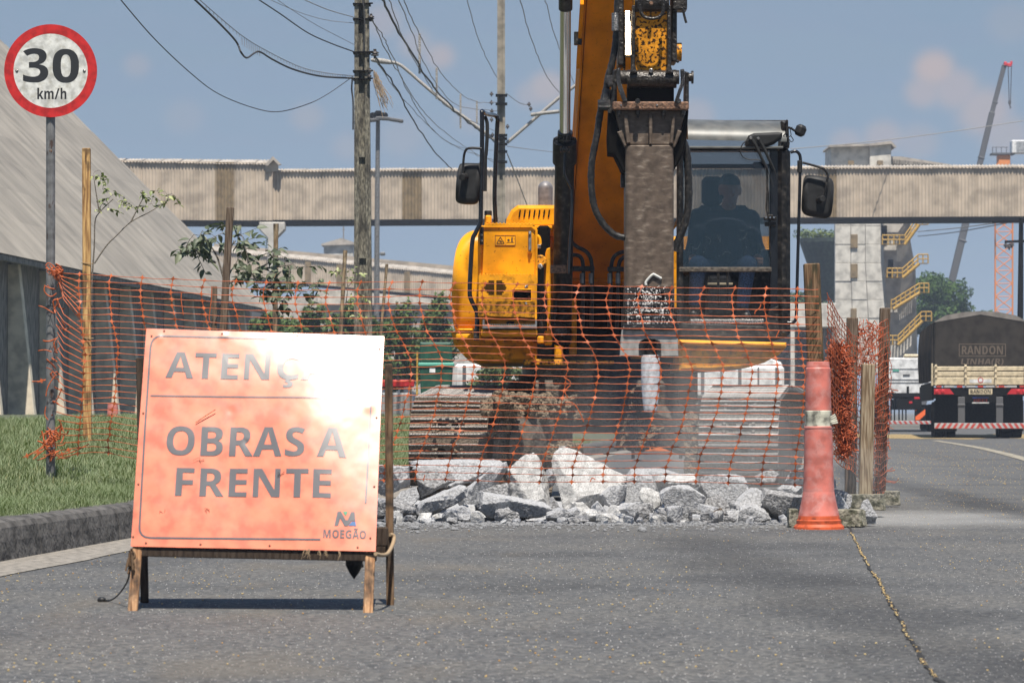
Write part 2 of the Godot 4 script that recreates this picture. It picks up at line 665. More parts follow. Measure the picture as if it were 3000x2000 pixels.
func make_materials() -> void:
	var u := Vector3.ONE
	M.road = mat(Color(0.178, 0.179, 0.180), 0.86, {v = "stones", s = u * 0.8, world = true, d = "patches", ds = u * 0.11, mul = true, b = "pits", bh = 0.5})
	M.gutter = mat(Color(0.26, 0.235, 0.20), 0.9, {v = "concrete", s = u * 0.9, world = true, b = "bump", bh = 0.3})
	M.kerb = mat(Color(0.115, 0.107, 0.098), 0.95, {v = "soft", s = u * 0.9, world = true, d = "streak", ds = Vector3(0.8, 1.1, 0.8), b = "bump", bh = 0.8})
	M.soil = mat(Color(0.10, 0.11, 0.055), 1.0, {v = "mottle", s = u * 0.5, world = true})
	M.far_ground = mat(Color(0.16, 0.15, 0.12), 1.0, {v = "mottle", s = u * 0.05, world = true})
	M.grass = mat(Color.WHITE, 0.75, {vc = true, spec = 0.25, back = Color(0.5, 0.6, 0.25)})
	M.corn = mat(Color.WHITE, 0.6, {vc = true})
	M.spill = mat(Color(0.40, 0.29, 0.13), 0.95, {v = "mottle", s = u * 0.6, world = true, b = "bump", bh = 2.0})
	M.paint_line = mat(Color(0.36, 0.32, 0.24), 0.8, {v = "mottle", s = u * 0.3, world = true})
	M.crack = mat(Color(0.012, 0.011, 0.010), 1.0)
	# excavator
	M.yellow = mat(Color(0.85, 0.355, 0.006), 0.5, {spec = 0.3, v = "soft", s = u * 0.5, d = "spots", ds = u * 1.6, r = "rough"})
	M.yellow_dirty = mat(Color(0.82, 0.335, 0.008), 0.55, {spec = 0.3, v = "soft", s = u * 0.7, d = "grime", ds = u * 1.3})
	M.yellow_stain = mat(Color(0.74, 0.31, 0.02), 0.55, {spec = 0.3, v = "soft", s = u, d = "grime", ds = u * 2.5})
	M.yellow_stain.detail_albedo = ntex(0.016, 6, [[0.36, Color(0.30, 0.22, 0.06, 0.0)], [0.6, Color(0.28, 0.22, 0.07, 0.7)], [0.85, Color(0.16, 0.13, 0.06, 0.85)]], 27)
	M.yellow_boom = mat(Color(0.72, 0.235, 0.002), 0.6, {spec = 0.15, v = "soft", s = u * 0.6, d = "spots", ds = u * 1.9})
	M.yellow_worn = mat(Color(0.80, 0.32, 0.02), 0.5, {spec = 0.3, v = "soft", s = u, d = "worn", ds = u * 3.2, b = "bump", bh = 0.25})
	M.black = mat(Color(0.011, 0.011, 0.012), 0.40, {spec = 0.35, v = "mottle", s = u * 1.0, d = "dusty", ds = u * 2.4})
	M.black_gloss = mat(Color(0.010, 0.011, 0.014), 0.22, {v = "soft", s = u})
	M.plastic = mat(Color(0.022, 0.022, 0.022), 0.55, {spec = 0.35, v = "soft", s = u * 2.0, b = "fine", bh = 0.04})
	M.rubber = mat(Color(0.014, 0.014, 0.0145), 0.45, {spec = 0.4, v = "mottle", s = u * 3.0, d = "dusty", ds = u * 3.0})
	M.chrome = mat(Color(0.62, 0.62, 0.61), 0.12, {metal = 1.0})
	M.steel = mat(Color(0.42, 0.40, 0.38), 0.30, {metal = 0.9, v = "mottle", s = u * 4.0, b = "fine", bh = 0.15})
	M.greasy = mat(Color(0.026, 0.021, 0.017), 0.34, {metal = 0.25, v = "mottle", s = u * 2.0, b = "bump", bh = 0.5, d = "dusty", ds = u * 1.6})
	M.grease_wet = mat(Color(0.020, 0.018, 0.017), 0.20, {metal = 0.3, spec = 0.9, b = "fine", bh = 1.3, s = u * 2.0})
	M.grease_shine = mat(Color(0.020, 0.019, 0.018), 0.30, {v = "mottle", s = u * 2.6, b = "fine", bh = 1.0})
	M.grease_drop = mat(Color(0.42, 0.41, 0.40), 0.40, {metal = 1.0})
	M.worn_shine = mat(Color(0.75, 0.55, 0.30), 0.30, {spec = 1.0, metal = 0.3, d = "worn", ds = u * 2.5})
	M.breaker = mat(Color(0.118, 0.088, 0.066), 0.48, {metal = 0.1, spec = 0.4, v = "soft", s = u * 2.0, d = "scuff", ds = Vector3(0.8, 2.2, 0.8), b = "bump", bh = 0.05})
	M.rust_plate = mat(Color(0.24, 0.125, 0.070), 0.7, {v = "mottle", s = u * 2.5, d = "grime", ds = u * 2.2, b = "bump", bh = 0.4})
	M.dust_plate = mat(Color(0.30, 0.295, 0.28), 0.75, {v = "soft", s = u * 2.0})
	M.chisel = mat(Color(0.56, 0.575, 0.60), 0.6, {v = "soft", s = u * 4.0, b = "bump", bh = 0.10})
	M.track = mat(Color(0.20, 0.150, 0.105), 0.75, {v = "mottle", s = u * 3.0, d = "dusty", ds = u * 2.5, b = "bump", bh = 0.5})
	M.grouser = mat(Color(0.36, 0.335, 0.31), 0.42, {metal = 0.6, v = "mottle", s = u * 5.0, b = "bump", bh = 0.4})
	M.track_pale = mat(Color(0.215, 0.205, 0.19), 0.85, {v = "mottle", s = u * 3.0, b = "bump", bh = 0.4})
	M.grouser_pale = mat(Color(0.36, 0.35, 0.34), 0.5, {metal = 0.2, v = "soft", s = u * 5.0})
	M.glass_scratch = mat(Color(0.16, 0.18, 0.18), 0.9)
	M.dust_film = mat(Color.WHITE, 1.0, {vc = true})
	M.dust_film.transparency = BaseMaterial3D.TRANSPARENCY_ALPHA
	M.stone_dark = mat(Color(0.36, 0.36, 0.365), 0.95, {v = "mottle", s = u * 2.4, d = "aggregate", ds = u * 2.0, b = "bump", bh = 0.7})
	M.mud = mat(Color(0.245, 0.185, 0.125), 1.0, {v = "mottle", s = u * 2.0, b = "bump", bh = 2.0})
	M.frame_mud = mat(Color(0.115, 0.095, 0.075), 0.85, {v = "mottle", s = u * 1.5, d = "dusty", ds = u * 1.6, b = "bump", bh = 0.6})
	M.visor = mat(Color(0.10, 0.105, 0.10), 0.46, {metal = 0.1, v = "soft", s = u, d = "dusty", ds = Vector3(1.0, 1.0, 1.0)})
	M.exhaust = mat(Color(0.22, 0.21, 0.215), 0.5, {metal = 0.2, v = "soft", s = u * 2.0})
	M.glass = StandardMaterial3D.new()
	M.glass.transparency = BaseMaterial3D.TRANSPARENCY_ALPHA
	M.glass.albedo_color = Color(0.10, 0.19, 0.24, 0.30)
	M.glass.roughness = 0.04
	M.pane = StandardMaterial3D.new()
	M.pane.transparency = BaseMaterial3D.TRANSPARENCY_ALPHA
	M.pane.albedo_color = Color(0.10, 0.16, 0.14, 0.30)
	M.pane.roughness = 0.05
	M.dark = mat(Color(0.008, 0.0075, 0.007), 0.9, {spec = 0.1})
	M.seat = mat(Color(0.020, 0.024, 0.032), 0.9, {v = "mottle", s = u * 3.0})
	M.jeans = mat(Color(0.030, 0.065, 0.150), 0.95, {v = "mottle", s = u * 4.0, b = "fine", bh = 0.1})
	M.jacket = mat(Color(0.018, 0.026, 0.048), 0.95, {v = "mottle", s = u * 4.0, b = "bump", bh = 0.5})
	M.skin = mat(Color(0.28, 0.15, 0.095), 0.6)
	M.hair = mat(Color(0.012, 0.010, 0.009), 0.6)
	M.decal = mat(Color(0.02, 0.018, 0.015), 0.6)
	# site
	M.stone = mat(Color(0.445, 0.452, 0.465), 0.95, {v = "concrete", s = u * 2.6, d = "aggregate", ds = u * 2.2, b = "bump", bh = 0.40})
	M.stone_cast = mat(Color(0.56, 0.555, 0.54), 0.95, {v = "soft", s = u * 2.5, d = "aggregate", ds = u * 1.6, b = "fine", bh = 0.25})
	M.block = mat(Color(0.29, 0.27, 0.21), 0.95, {v = "concrete", s = u * 1.5, d = "moss", ds = u * 1.2, b = "bump", bh = 0.7})
	M.post = mat(Color(0.20, 0.125, 0.065), 0.85, {v = "grain", s = Vector3(5.0, 0.35, 5.0), d = "moss", ds = Vector3(1.6, 0.5, 1.6), b = "grain", bh = 0.8})
	M.post_pale = mat(Color(0.36, 0.30, 0.21), 0.9, {v = "grain", s = Vector3(7.0, 0.35, 7.0), b = "grain", bh = 0.9})
	M.post_grey = mat(Color(0.150, 0.115, 0.085), 0.9, {v = "grain", s = Vector3(6.0, 0.35, 6.0), b = "grain", bh = 0.8})
	M.stake = mat(Color(0.58, 0.37, 0.15), 0.8, {v = "grain", s = Vector3(4.0, 0.3, 4.0), d = "worn", ds = Vector3(0.7, 0.25, 0.7), b = "grain", bh = 0.4})
	M.stake.detail_albedo = ntex(0.02, 6, [[0.62, Color(0.2, 0.14, 0.08, 0.0)], [0.7, Color(0.2, 0.14, 0.08, 0.6)], [1.0, Color(0.12, 0.08, 0.05, 0.9)]], 23)
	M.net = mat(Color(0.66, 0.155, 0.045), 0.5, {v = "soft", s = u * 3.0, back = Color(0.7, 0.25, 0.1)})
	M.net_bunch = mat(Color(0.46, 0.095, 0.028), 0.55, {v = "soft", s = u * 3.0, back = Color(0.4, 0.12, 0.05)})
	M.cone = mat(Color(0.66, 0.19, 0.145), 0.5, {v = "soft", s = u * 1.2, d = "scuff", ds = u * 1.2})
	M.cone.detail_albedo = ntex(0.018, 6, [[0.40, Color(0.72, 0.50, 0.47, 0.0)], [0.7, Color(0.78, 0.58, 0.55, 0.45)], [0.9, Color(0.62, 0.44, 0.41, 0.4)], [0.97, Color(0.35, 0.22, 0.19, 0.6)]], 24)
	M.cone_base = mat(Color(0.62, 0.10, 0.025), 0.55, {v = "soft", s = u * 2.0, d = "grime", ds = u * 1.5})
	M.cone_band = mat(Color(0.60, 0.58, 0.46), 0.5, {v = "soft", s = u * 2.0, d = "streak", ds = u * 2.0})
	M.board = mat(Color(0.88, 0.225, 0.115), 0.35, {v = "soft", s = u * 1.5, spec = 0.95})
	M.board_ink = mat(Color(0.080, 0.076, 0.080), 0.36, {spec = 0.95})
	M.logo_green = mat(Color(0.05, 0.30, 0.16), 0.33, {spec = 0.8})
	M.logo_blue = mat(Color(0.03, 0.12, 0.30), 0.33, {spec = 0.8})
	M.wood_old = mat(Color(0.20, 0.130, 0.075), 0.9, {v = "grain", s = Vector3(5.0, 0.6, 5.0), d = "streak", ds = u * 1.5, b = "grain", bh = 0.6})
	M.wood_dark = mat(Color(0.055, 0.038, 0.026), 0.9, {v = "grain", s = Vector3(5.0, 0.6, 5.0), b = "grain", bh = 0.6})
	M.wood_light = mat(Color(0.50, 0.30, 0.16), 0.85, {v = "grain", s = Vector3(6.0, 0.6, 6.0), d = "streak", ds = u * 2.0, b = "grain", bh = 0.5})
	M.twine = mat(Color(0.32, 0.23, 0.14), 1.0)
	M.cord = mat(Color(0.012, 0.012, 0.012), 0.5)
	M.sign_white = mat(Color(0.70, 0.70, 0.66), 0.45, {v = "soft", s = u * 2.0, d = "moss", ds = u * 1.5})
	M.sign_white.detail_albedo = ntex(0.02, 6, [[0.5, Color(0.6, 0.58, 0.5, 0.0)], [0.75, Color(0.6, 0.58, 0.5, 0.35)], [1.0, Color(0.5, 0.47, 0.4, 0.5)]], 25)
	M.sign_red = mat(Color(0.55, 0.022, 0.020), 0.4, {v = "soft", s = u * 2.0})
	M.sign_ink = mat(Color(0.018, 0.019, 0.021), 0.5)
	M.galv = mat(Color(0.20, 0.20, 0.20), 0.5, {metal = 0.2, v = "soft", s = u * 2.0, d = "rust", ds = Vector3(1.4, 0.6, 1.4)})
	M.galv.detail_albedo = ntex(0.02, 5, [[0.72, Color(0.25, 0.15, 0.08, 0.0)], [0.78, Color(0.25, 0.15, 0.08, 0.7)], [1.0, Color(0.3, 0.18, 0.1, 0.9)]], 26)
	# background
	M.sheet = mat(Color(0.50, 0.415, 0.32), 0.9, {v = "soft", s = u * 0.12, world = true})
	M.sheet_brown = mat(Color(0.23, 0.165, 0.085), 0.6, {v = "soft", s = u * 0.3, world = true})
	M.roof_sheet = mat(Color(0.42, 0.375, 0.32), 0.9, {v = "soft", s = u * 0.2, world = true})
	M.shed_roof = mat(Color(0.275, 0.247, 0.205), 0.95, {v = "soft", s = u * 0.10, world = true})
	M.shed_wall = mat(Color(0.27, 0.245, 0.21), 0.95, {v = "mottle", s = Vector3(0.5, 0.1, 0.5), world = true})
	M.fin = mat(Color(0.72, 0.63, 0.49), 0.95, {v = "soft", s = u * 0.3, world = true})
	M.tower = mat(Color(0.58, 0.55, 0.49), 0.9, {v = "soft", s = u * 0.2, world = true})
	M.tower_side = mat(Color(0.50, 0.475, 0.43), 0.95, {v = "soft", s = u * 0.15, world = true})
	M.rail_yellow = mat(Color(0.60, 0.36, 0.06), 0.6, {v = "mottle", s = u})
	M.pole = mat(Color(0.235, 0.215, 0.165), 0.9, {v = "mottle", s = Vector3(2.0, 0.5, 2.0), d = "streak", ds = Vector3(1.2, 0.2, 1.2), b = "bump", bh = 0.8})
	M.pole_far = mat(Color(0.29, 0.26, 0.21), 0.9, {v = "soft", s = u * 0.5})
	M.wire = mat(Color(0.035, 0.034, 0.034), 0.7)
	M.wire_pale = mat(Color(0.20, 0.19, 0.18), 0.7)
	M.cable_white = mat(Color(0.42, 0.40, 0.37), 0.8, {v = "mottle", s = u * 2.0})
	M.porcelain = mat(Color(0.05, 0.04, 0.035), 0.4)
	M.crane_grey = mat(Color(0.085, 0.085, 0.088), 0.6)
	M.crane_red = mat(Color(0.55, 0.03, 0.04), 0.5)
	M.crane_orange = mat(Color(0.66, 0.22, 0.05), 0.6)
	M.white_paint = mat(Color(0.78, 0.78, 0.77), 0.4, {v = "soft", s = u * 0.5})
	M.cream = mat(Color(0.62, 0.52, 0.35), 0.55, {v = "soft", s = u * 0.8})
	M.tarp = mat(Color(0.042, 0.036, 0.030), 0.8, {spec = 0.25, v = "soft", s = u * 0.4})
	M.tarp_top = mat(Color(0.21, 0.19, 0.17), 0.85, {v = "soft", s = u * 0.4, d = "dusty", ds = u * 0.4})
	M.tarp_ink = mat(Color(0.115, 0.088, 0.065), 0.8)
	M.tyre = mat(Color(0.014, 0.014, 0.0145), 0.9, {spec = 0.2})
	M.chassis = mat(Color(0.012, 0.0115, 0.011), 0.8, {spec = 0.2, v = "mottle", s = u})
	M.lamp_red = mat(Color(0.45, 0.02, 0.025), 0.25)
	M.tape_red = mat(Color(0.42, 0.05, 0.035), 0.5)
	M.tape_white = mat(Color(0.40, 0.39, 0.385), 0.5)
	M.orange_sign = mat(Color(0.80, 0.14, 0.03), 0.5)
	M.plate_blue = mat(Color(0.03, 0.07, 0.30), 0.5)
	M.bin_green = mat(Color(0.012, 0.075, 0.045), 0.5, {v = "soft", s = u})
	M.bin_rim = mat(Color(0.10, 0.36, 0.27), 0.5)
	M.leaf = mat(Color.WHITE, 0.5, {vc = true, spec = 0.4, back = Color(0.35, 0.45, 0.15)})
	M.leaf_far = mat(Color.WHITE, 0.75, {vc = true, spec = 0.2, back = Color(0.4, 0.5, 0.2)})
	M.bark = mat(Color(0.22, 0.19, 0.155), 0.9, {v = "mottle", s = u * 4.0})
	M.bark_far = mat(Color(0.10, 0.085, 0.07), 0.95)
	M.bamboo = mat(Color(0.38, 0.30, 0.19), 0.8, {v = "grain", s = Vector3(4.0, 0.4, 4.0), d = "streak", ds = u})
	M.barrier = mat(Color(0.85, 0.20, 0.03), 0.5, {v = "soft", s = u})
	M.hopper = mat(Color(0.030, 0.050, 0.038), 0.9, {v = "mottle", s = u * 0.2})


func kerb_x(d: float) -> float:
	return -2.49 + 0.0906 * (d - 17.1) + 0.00035 * pow(maxf(d - 45.0, 0.0), 2.0)


# height of the grass bank t metres to the left of the kerb
func bank(t: float, d: float) -> float:
	return 0.195 + 0.40 * smoothstep(0.0, 3.6, t) + 0.08 * smoothstep(20.0, 60.0, d) * smoothstep(1.0, 6.0, t)


func ground() -> void:
	var g := MB.new()
	g.quad(Vector3(-900, -0.06, 40), Vector3(900, -0.06, 40), Vector3(900, -0.06, -1500), Vector3(-900, -0.06, -1500))
	obj("ground", g, M.far_ground).set_meta("kind", "structure")

	var r := MB.new()
	var d := 3.0
	while d < 150.0:
		var e := d + (2.0 if d < 60.0 else 10.0)
		r.quad(Vector3(kerb_x(d) - 0.1, 0, -d), Vector3(45, 0, -d), Vector3(45, 0, -e), Vector3(kerb_x(e) - 0.1, 0, -e))
		d = e
	obj("road", r, M.road).set_meta("kind", "structure")

	var gu := MB.new()
	var wv := FastNoiseLite.new()
	wv.seed = 5
	wv.frequency = 0.5
	d = 8.0
	while d < 110.0:
		var e := d + 0.5
		var wa := 0.33 + 0.06 * wv.get_noise_1d(d)
		var wb := 0.33 + 0.06 * wv.get_noise_1d(e)
		gu.quad(Vector3(kerb_x(d), 0.012, -d), Vector3(kerb_x(d) + wa, 0.004, -d), Vector3(kerb_x(e) + wb, 0.004, -e), Vector3(kerb_x(e), 0.012, -e))
		d = e
	obj("gutter", gu, M.gutter).set_meta("kind", "structure")

	# kerb: stones of one metre, laid end to end
	var kerb := Node3D.new()
	put(kerb, "kerb", self)
	kerb.position = Vector3(kerb_x(17.0), 0, -17.0)
	kerb.set_meta("kind", "structure")
	var prof := PackedVector2Array([Vector2(-0.16, -0.05), Vector2(0.012, -0.05), Vector2(0.0, 0.10), Vector2(-0.012, 0.165), Vector2(-0.03, 0.192), Vector2(-0.06, 0.205), Vector2(-0.16, 0.207)])
	var stones := []
	for k in 3:
		var st := MB.new()
		st.prism(prof, -0.994, 0.0, Transform3D(), 0.004)
		stones.append(mesh_of([[st, M.kerb]]))
	d = 9.0
	var kk := 0
	while d < 118.0:
		var a := Vector3(kerb_x(d), 0, -d)
		var z := (a - Vector3(kerb_x(d + 1.0), 0, -d - 1.0)).normalized()
		var t := Transform3D(Basis(Vector3(z.z, 0, -z.x), Vector3.UP, z), a + Vector3(rng.randf_range(-0.004, 0.004), rng.randf_range(-0.005, 0.004), 0))
		inst("kerb_stone", stones[kk % 3], t, kerb)
		kk += 1
		d += 1.0 * z.z

	var b := MB.new()
	var f := func(u: float, w: float) -> Vector3:
		var dd := 8.0 + 142.0 * w * w
		var t := 0.15 + 40.0 * u * u
		return Vector3(kerb_x(dd) - t, bank(t, dd) - 0.02, -dd)
	b.grid(40, 60, func(u, w): return f.call(1.0 - u, w))
	obj("grass_bank", b, M.soil).set_meta("kind", "structure")

	grass_blades()
	grain()


func grass_blades() -> void:
	var tufts := []
	for k in 5:
		var t := MB.new()
		t.tint = true
		for i in 9:
			var a := rng.randf() * TAU
			var base := Vector3(cos(a * 3.1), 0, sin(a * 3.1)) * rng.randf_range(0.0, 0.035)
			var hgt := rng.randf_range(0.055, 0.13)
			var lean := Vector3(cos(a), 0, sin(a)) * hgt * rng.randf_range(0.25, 0.95)
			var side := Vector3(-sin(a), 0, cos(a)) * rng.randf_range(0.0016, 0.003)
			var p1 := base + lean * 0.3 + Vector3(0, hgt * 0.6, 0)
			var p2 := base + lean + Vector3(0, hgt * rng.randf_range(0.75, 1.0), 0)
			var g := rng.randf()
			t.col = Color(0.115, 0.155, 0.075).lerp(Color(0.25, 0.285, 0.18), g) if rng.randf() > 0.09 else Color(0.42, 0.36, 0.20)
			var n := (Vector3(-lean.x, 0.10, -lean.z) * 0.4 + Vector3(0, 0.07, 0)).normalized()
			t.trin(base - side, base + side, p1 + side * 0.8, n, n, n)
			t.trin(base - side, p1 + side * 0.8, p1 - side * 0.8, n, n, n)
			t.trin(p1 - side * 0.8, p1 + side * 0.8, p2, n, n, n)
		tufts.append(mesh_of([[t, M.grass]]))
	var lists := [[], [], [], [], []]
	var cols := [[], [], [], [], []]
	var patch := FastNoiseLite.new()
	patch.seed = 3
	patch.frequency = 0.7
	for k in 90000:
		var d := 15.0 + 45.0 * pow(rng.randf(), 1.35)
		var t := 0.0
		if rng.randf() < 0.35:
			t = rng.randf_range(0.12, 0.7)
		else:
			t = rng.randf_range(0.3, 0.6 + 0.075 * d + 1.6)
		if d > 30.0 and t > 4.5:
			continue
		var x := kerb_x(d) - t
		if 1500.0 + x * F / d < -60.0:
			continue
		var s := (0.75 + 0.35 * patch.get_noise_2d(x, d)) * rng.randf_range(0.7, 1.25) * (1.0 if t > 0.25 else 0.8)
		if d > 32.0:
			s *= 1.25
		var tr := Transform3D(Basis(Vector3.UP, rng.randf() * TAU).scaled(Vector3(s, s, s)), Vector3(x, bank(t, d) - 0.03, -d))
		var w := k % 5
		lists[w].append(tr)
		var q := 0.85 + 0.25 * patch.get_noise_2d(x * 1.7 + 50.0, d * 1.7) + rng.randf_range(-0.08, 0.08)
		cols[w].append(Color(q * (0.95 + rng.randf() * 0.12), q, q * 0.95))
	for w in 5:
		var o := scatter("grass", tufts[w], lists[w], cols[w])
		tag(o, "pale green unmown grass covering the bank behind the kerb", "grass", "grass on the roadside bank", "stuff")


func grain() -> void:
	# the joint between two lays of asphalt, open and filled with spilt grain
	var px := [[2488, 1543], [2500, 1572], [2512, 1592], [2522, 1612], [2535, 1640], [2552, 1672], [2575, 1700], [2590, 1732], [2606, 1765], [2630, 1798], [2645, 1832], [2660, 1865], [2688, 1902], [2712, 1950], [2756, 2000], [2830, 2100]]
	var line := []
	for q in px:
		var d = F * H / (q[1] - HY)
		line.append(Vector3((q[0] - 1500.0) * d / F, 0.0, -d))
	var c := MB.new()
	var fine := []
	for i in line.size() - 1:
		for s in 8:
			fine.append(line[i].lerp(line[i + 1], s / 8.0) + Vector3(rng.randf_range(-0.006, 0.006), 0, 0))
	var w0 := 0.012
	for i in fine.size() - 1:
		var w1 := rng.randf_range(0.004, 0.010)
		c.quad(fine[i + 1] + Vector3(-w1, 0.004, 0), fine[i + 1] + Vector3(w1, 0.004, 0), fine[i] + Vector3(w0, 0.004, 0), fine[i] + Vector3(-w0, 0.004, 0))
		w0 = w1
	obj("road_joint", c, M.crack).set_meta("kind", "structure")

	film("dust_film", 0.2, 6.6, 21.8, 26.5, Color(0.50, 0.50, 0.49), func(x: float, d: float, nz: float) -> float:
		return 0.30 * smoothstep(1.75, 0.2, Vector2((x - 2.1) / 2.3, (d - 24.3) / 1.5).length() + nz * 0.55))
	film("tyre_mark", 2.7, 4.6, 9.0, 60.0, Color(0.035, 0.035, 0.038), func(x: float, d: float, nz: float) -> float:
		return 0.42 * smoothstep(0.42, 0.05, absf(x - 3.6 - 0.02 * (d - 20.0)) + nz * 0.22) * smoothstep(-0.6, 0.5, nz + 0.2))
	film("tyre_mark", 0.3, 2.2, 8.5, 21.5, Color(0.035, 0.035, 0.038), func(x: float, d: float, nz: float) -> float:
		return 0.22 * smoothstep(0.5, 0.05, absf(x - 1.2 + 0.03 * (d - 15.0)) + nz * 0.3))
	film("tyre_mark", -1.9, 0.2, 8.5, 22.0, Color(0.22, 0.19, 0.15), func(x: float, d: float, nz: float) -> float:
		return 0.25 * smoothstep(0.0, 0.6, nz))
	var kern := MB.new()
	kern.ball(Vector3(0, 0.55, 0), Vector3(1.0, 0.6, 0.8), 6, 4)
	var me := mesh_of([[kern, M.corn]])
	var list := []
	var cols := []
	var drop := func(x: float, d: float, y: float, s: float) -> void:
		var t := Basis(Vector3.UP, rng.randf() * TAU).rotated(Vector3(1, 0, 0), rng.randf_range(-0.3, 0.3)).scaled(Vector3(s, s, s))
		list.append(Transform3D(t, Vector3(x, y, -d)))
		var g := rng.randf()
		cols.append(Color(0.44, 0.29, 0.09).lerp(Color(0.55, 0.43, 0.20), g) if g > 0.2 else Color(0.45, 0.24, 0.06))
	for i in fine.size() - 1:
		if fmod(i, 37.0) < 4.0 or (i > 90 and i < 97) or i < 5 or rng.randf() < 0.18:
			continue
		for k in int(4.0 * fine[i].distance_to(fine[i + 1]) / 0.05):
			var p: Vector3 = fine[i].lerp(fine[i + 1], rng.randf())
			drop.call(p.x + rng.randfn(0.0, 0.0030), -p.z, 0.002, rng.randf_range(0.0022, 0.0033))
	var cl := FastNoiseLite.new()
	cl.seed = 9
	cl.frequency = 0.35
	for k in 26000:
		var d := 8.5 + 75.0 * pow(rng.randf(), 1.7)
		var x := rng.randf_range(-0.165, 0.165) * d
		if x < kerb_x(d) + 0.1 or (d > 22.2 and d < 27.0 and x > -1.6 and x < 2.4):
			continue
		var keep := 0.10 + 0.42 * cl.get_noise_2d(x, d * 0.5) + (0.55 if x > 3.2 and d > 22.0 else 0.0)
		if rng.randf() < keep:
			drop.call(x, d, 0.001, rng.randf_range(0.0026, 0.0046) * (1.0 if d < 35.0 else 1.6))
	scatter("spilled_grain", me, list, cols)
	tag(get_node("spilled_grain"), "loose yellow grain spilled over the road and along its joint", "grain", "", "stuff")

	# pale aggregate that stands out of the asphalt
	var chip := MB.new()
	chip.box(Transform3D(Basis(Vector3(1, 1, 0).normalized(), 0.4), Vector3.ZERO), Vector3(1.4, 0.7, 1.0), 0.2)
	var cl2 := []
	var cc2 := []
	for k in 15000:
		var d := 8.5 + 22.0 * pow(rng.randf(), 1.4)
		var x := rng.randf_range(-0.16, 0.165) * d
		if x < kerb_x(d) + 0.45:
			continue
		var s := rng.randf_range(0.0016, 0.0036)
		cl2.append(Transform3D(Basis(Vector3.UP, rng.randf() * TAU).scaled(Vector3(s, s, s)), Vector3(x, 0.0005, -d)))
		cc2.append(Color(0.30, 0.29, 0.28).lerp(Color(0.62, 0.60, 0.58), rng.randf() * rng.randf()))
	scatter("road_grit", mesh_of([[chip, M.corn]]), cl2, cc2)
	tag(get_node("road_grit"), "pale grit and stone chips loose on the dark asphalt", "grit", "", "stuff")

	# far side: the heap of spilt grain along the road edge and the worn edge line
	var sp := MB.new()
	var wv := FastNoiseLite.new()
	wv.seed = 21
	wv.frequency = 0.25
	var x := 8.5
	while x < 24.0:
		var f := func(q: float) -> Array:
			return [95.0 + 9.0 * wv.get_noise_1d(q * 2.0) - 0.7 * (q - 10.0), 109.0 + 5.0 * wv.get_noise_1d(q * 2.0 + 70.0)]
		var a: Array = f.call(x)
		var b: Array = f.call(x + 0.4)
		sp.quad(Vector3(x, 0.006, -a[0]), Vector3(x + 0.4, 0.006, -b[0]), Vector3(x + 0.4, 0.03, -b[1]), Vector3(x, 0.03, -a[1]))
		x += 0.4
	obj("grain_spill", sp, M.spill).set_meta("kind", "structure")
	var el := MB.new()
	var pl := [[2740, 1291], [2800, 1300], [2870, 1312], [2940, 1328], [3000, 1344], [3080, 1368]]
	for i in pl.size() - 1:
		var da: float = F * H / (pl[i][1] - HY)
		var db: float = F * H / (pl[i + 1][1] - HY)
		var a := P(pl[i][0], pl[i][1], da) + Vector3(0, 0.008, 0)
		var b := P(pl[i + 1][0], pl[i + 1][1], db) + Vector3(0, 0.008, 0)
		el.quad(b + Vector3(-0.11, 0, 0), b + Vector3(0.11, 0, 0), a + Vector3(0.11, 0, 0), a + Vector3(-0.11, 0, 0))
	obj("edge_line", el, M.paint_line).set_meta("kind", "structure")


# a thin film lying on the road, as strong as f(x, distance, noise) says
func film(called: String, x0: float, x1: float, d0: float, d1: float, c: Color, f: Callable) -> void:
	var nz := FastNoiseLite.new()
	nz.seed = int(x0 * 10.0 + d0)
	nz.frequency = 0.8
	var a := []
	for j in 61:
		var row := []
		for i in 41:
			var x := lerpf(x0, x1, i / 40.0)
			var d := lerpf(d0, d1, j / 60.0)
			var e := smoothstep(0.0, 0.12, i / 40.0) * smoothstep(1.0, 0.88, i / 40.0) * smoothstep(0.0, 0.1, j / 60.0) * smoothstep(1.0, 0.9, j / 60.0)
			row.append([Vector3(x, 0.0022, -d), Color(c.r, c.g, c.b, clampf(f.call(x, d, nz.get_noise_2d(x * 1.6, d * 0.7)), 0.0, 1.0) * e)])
		a.append(row)
	var m := MB.new()
	for j in 60:
		for i in 40:
			for q in [[a[j][i], a[j][i + 1], a[j + 1][i + 1]], [a[j][i], a[j + 1][i + 1], a[j + 1][i]]]:
				m.trin(q[0][0], q[1][0], q[2][0], Vector3.UP, Vector3.UP, Vector3.UP)
				m.c.append(q[0][1]); m.c.append(q[2][1]); m.c.append(q[1][1])
	obj(called, m, M.dust_film).set_meta("kind", "structure")


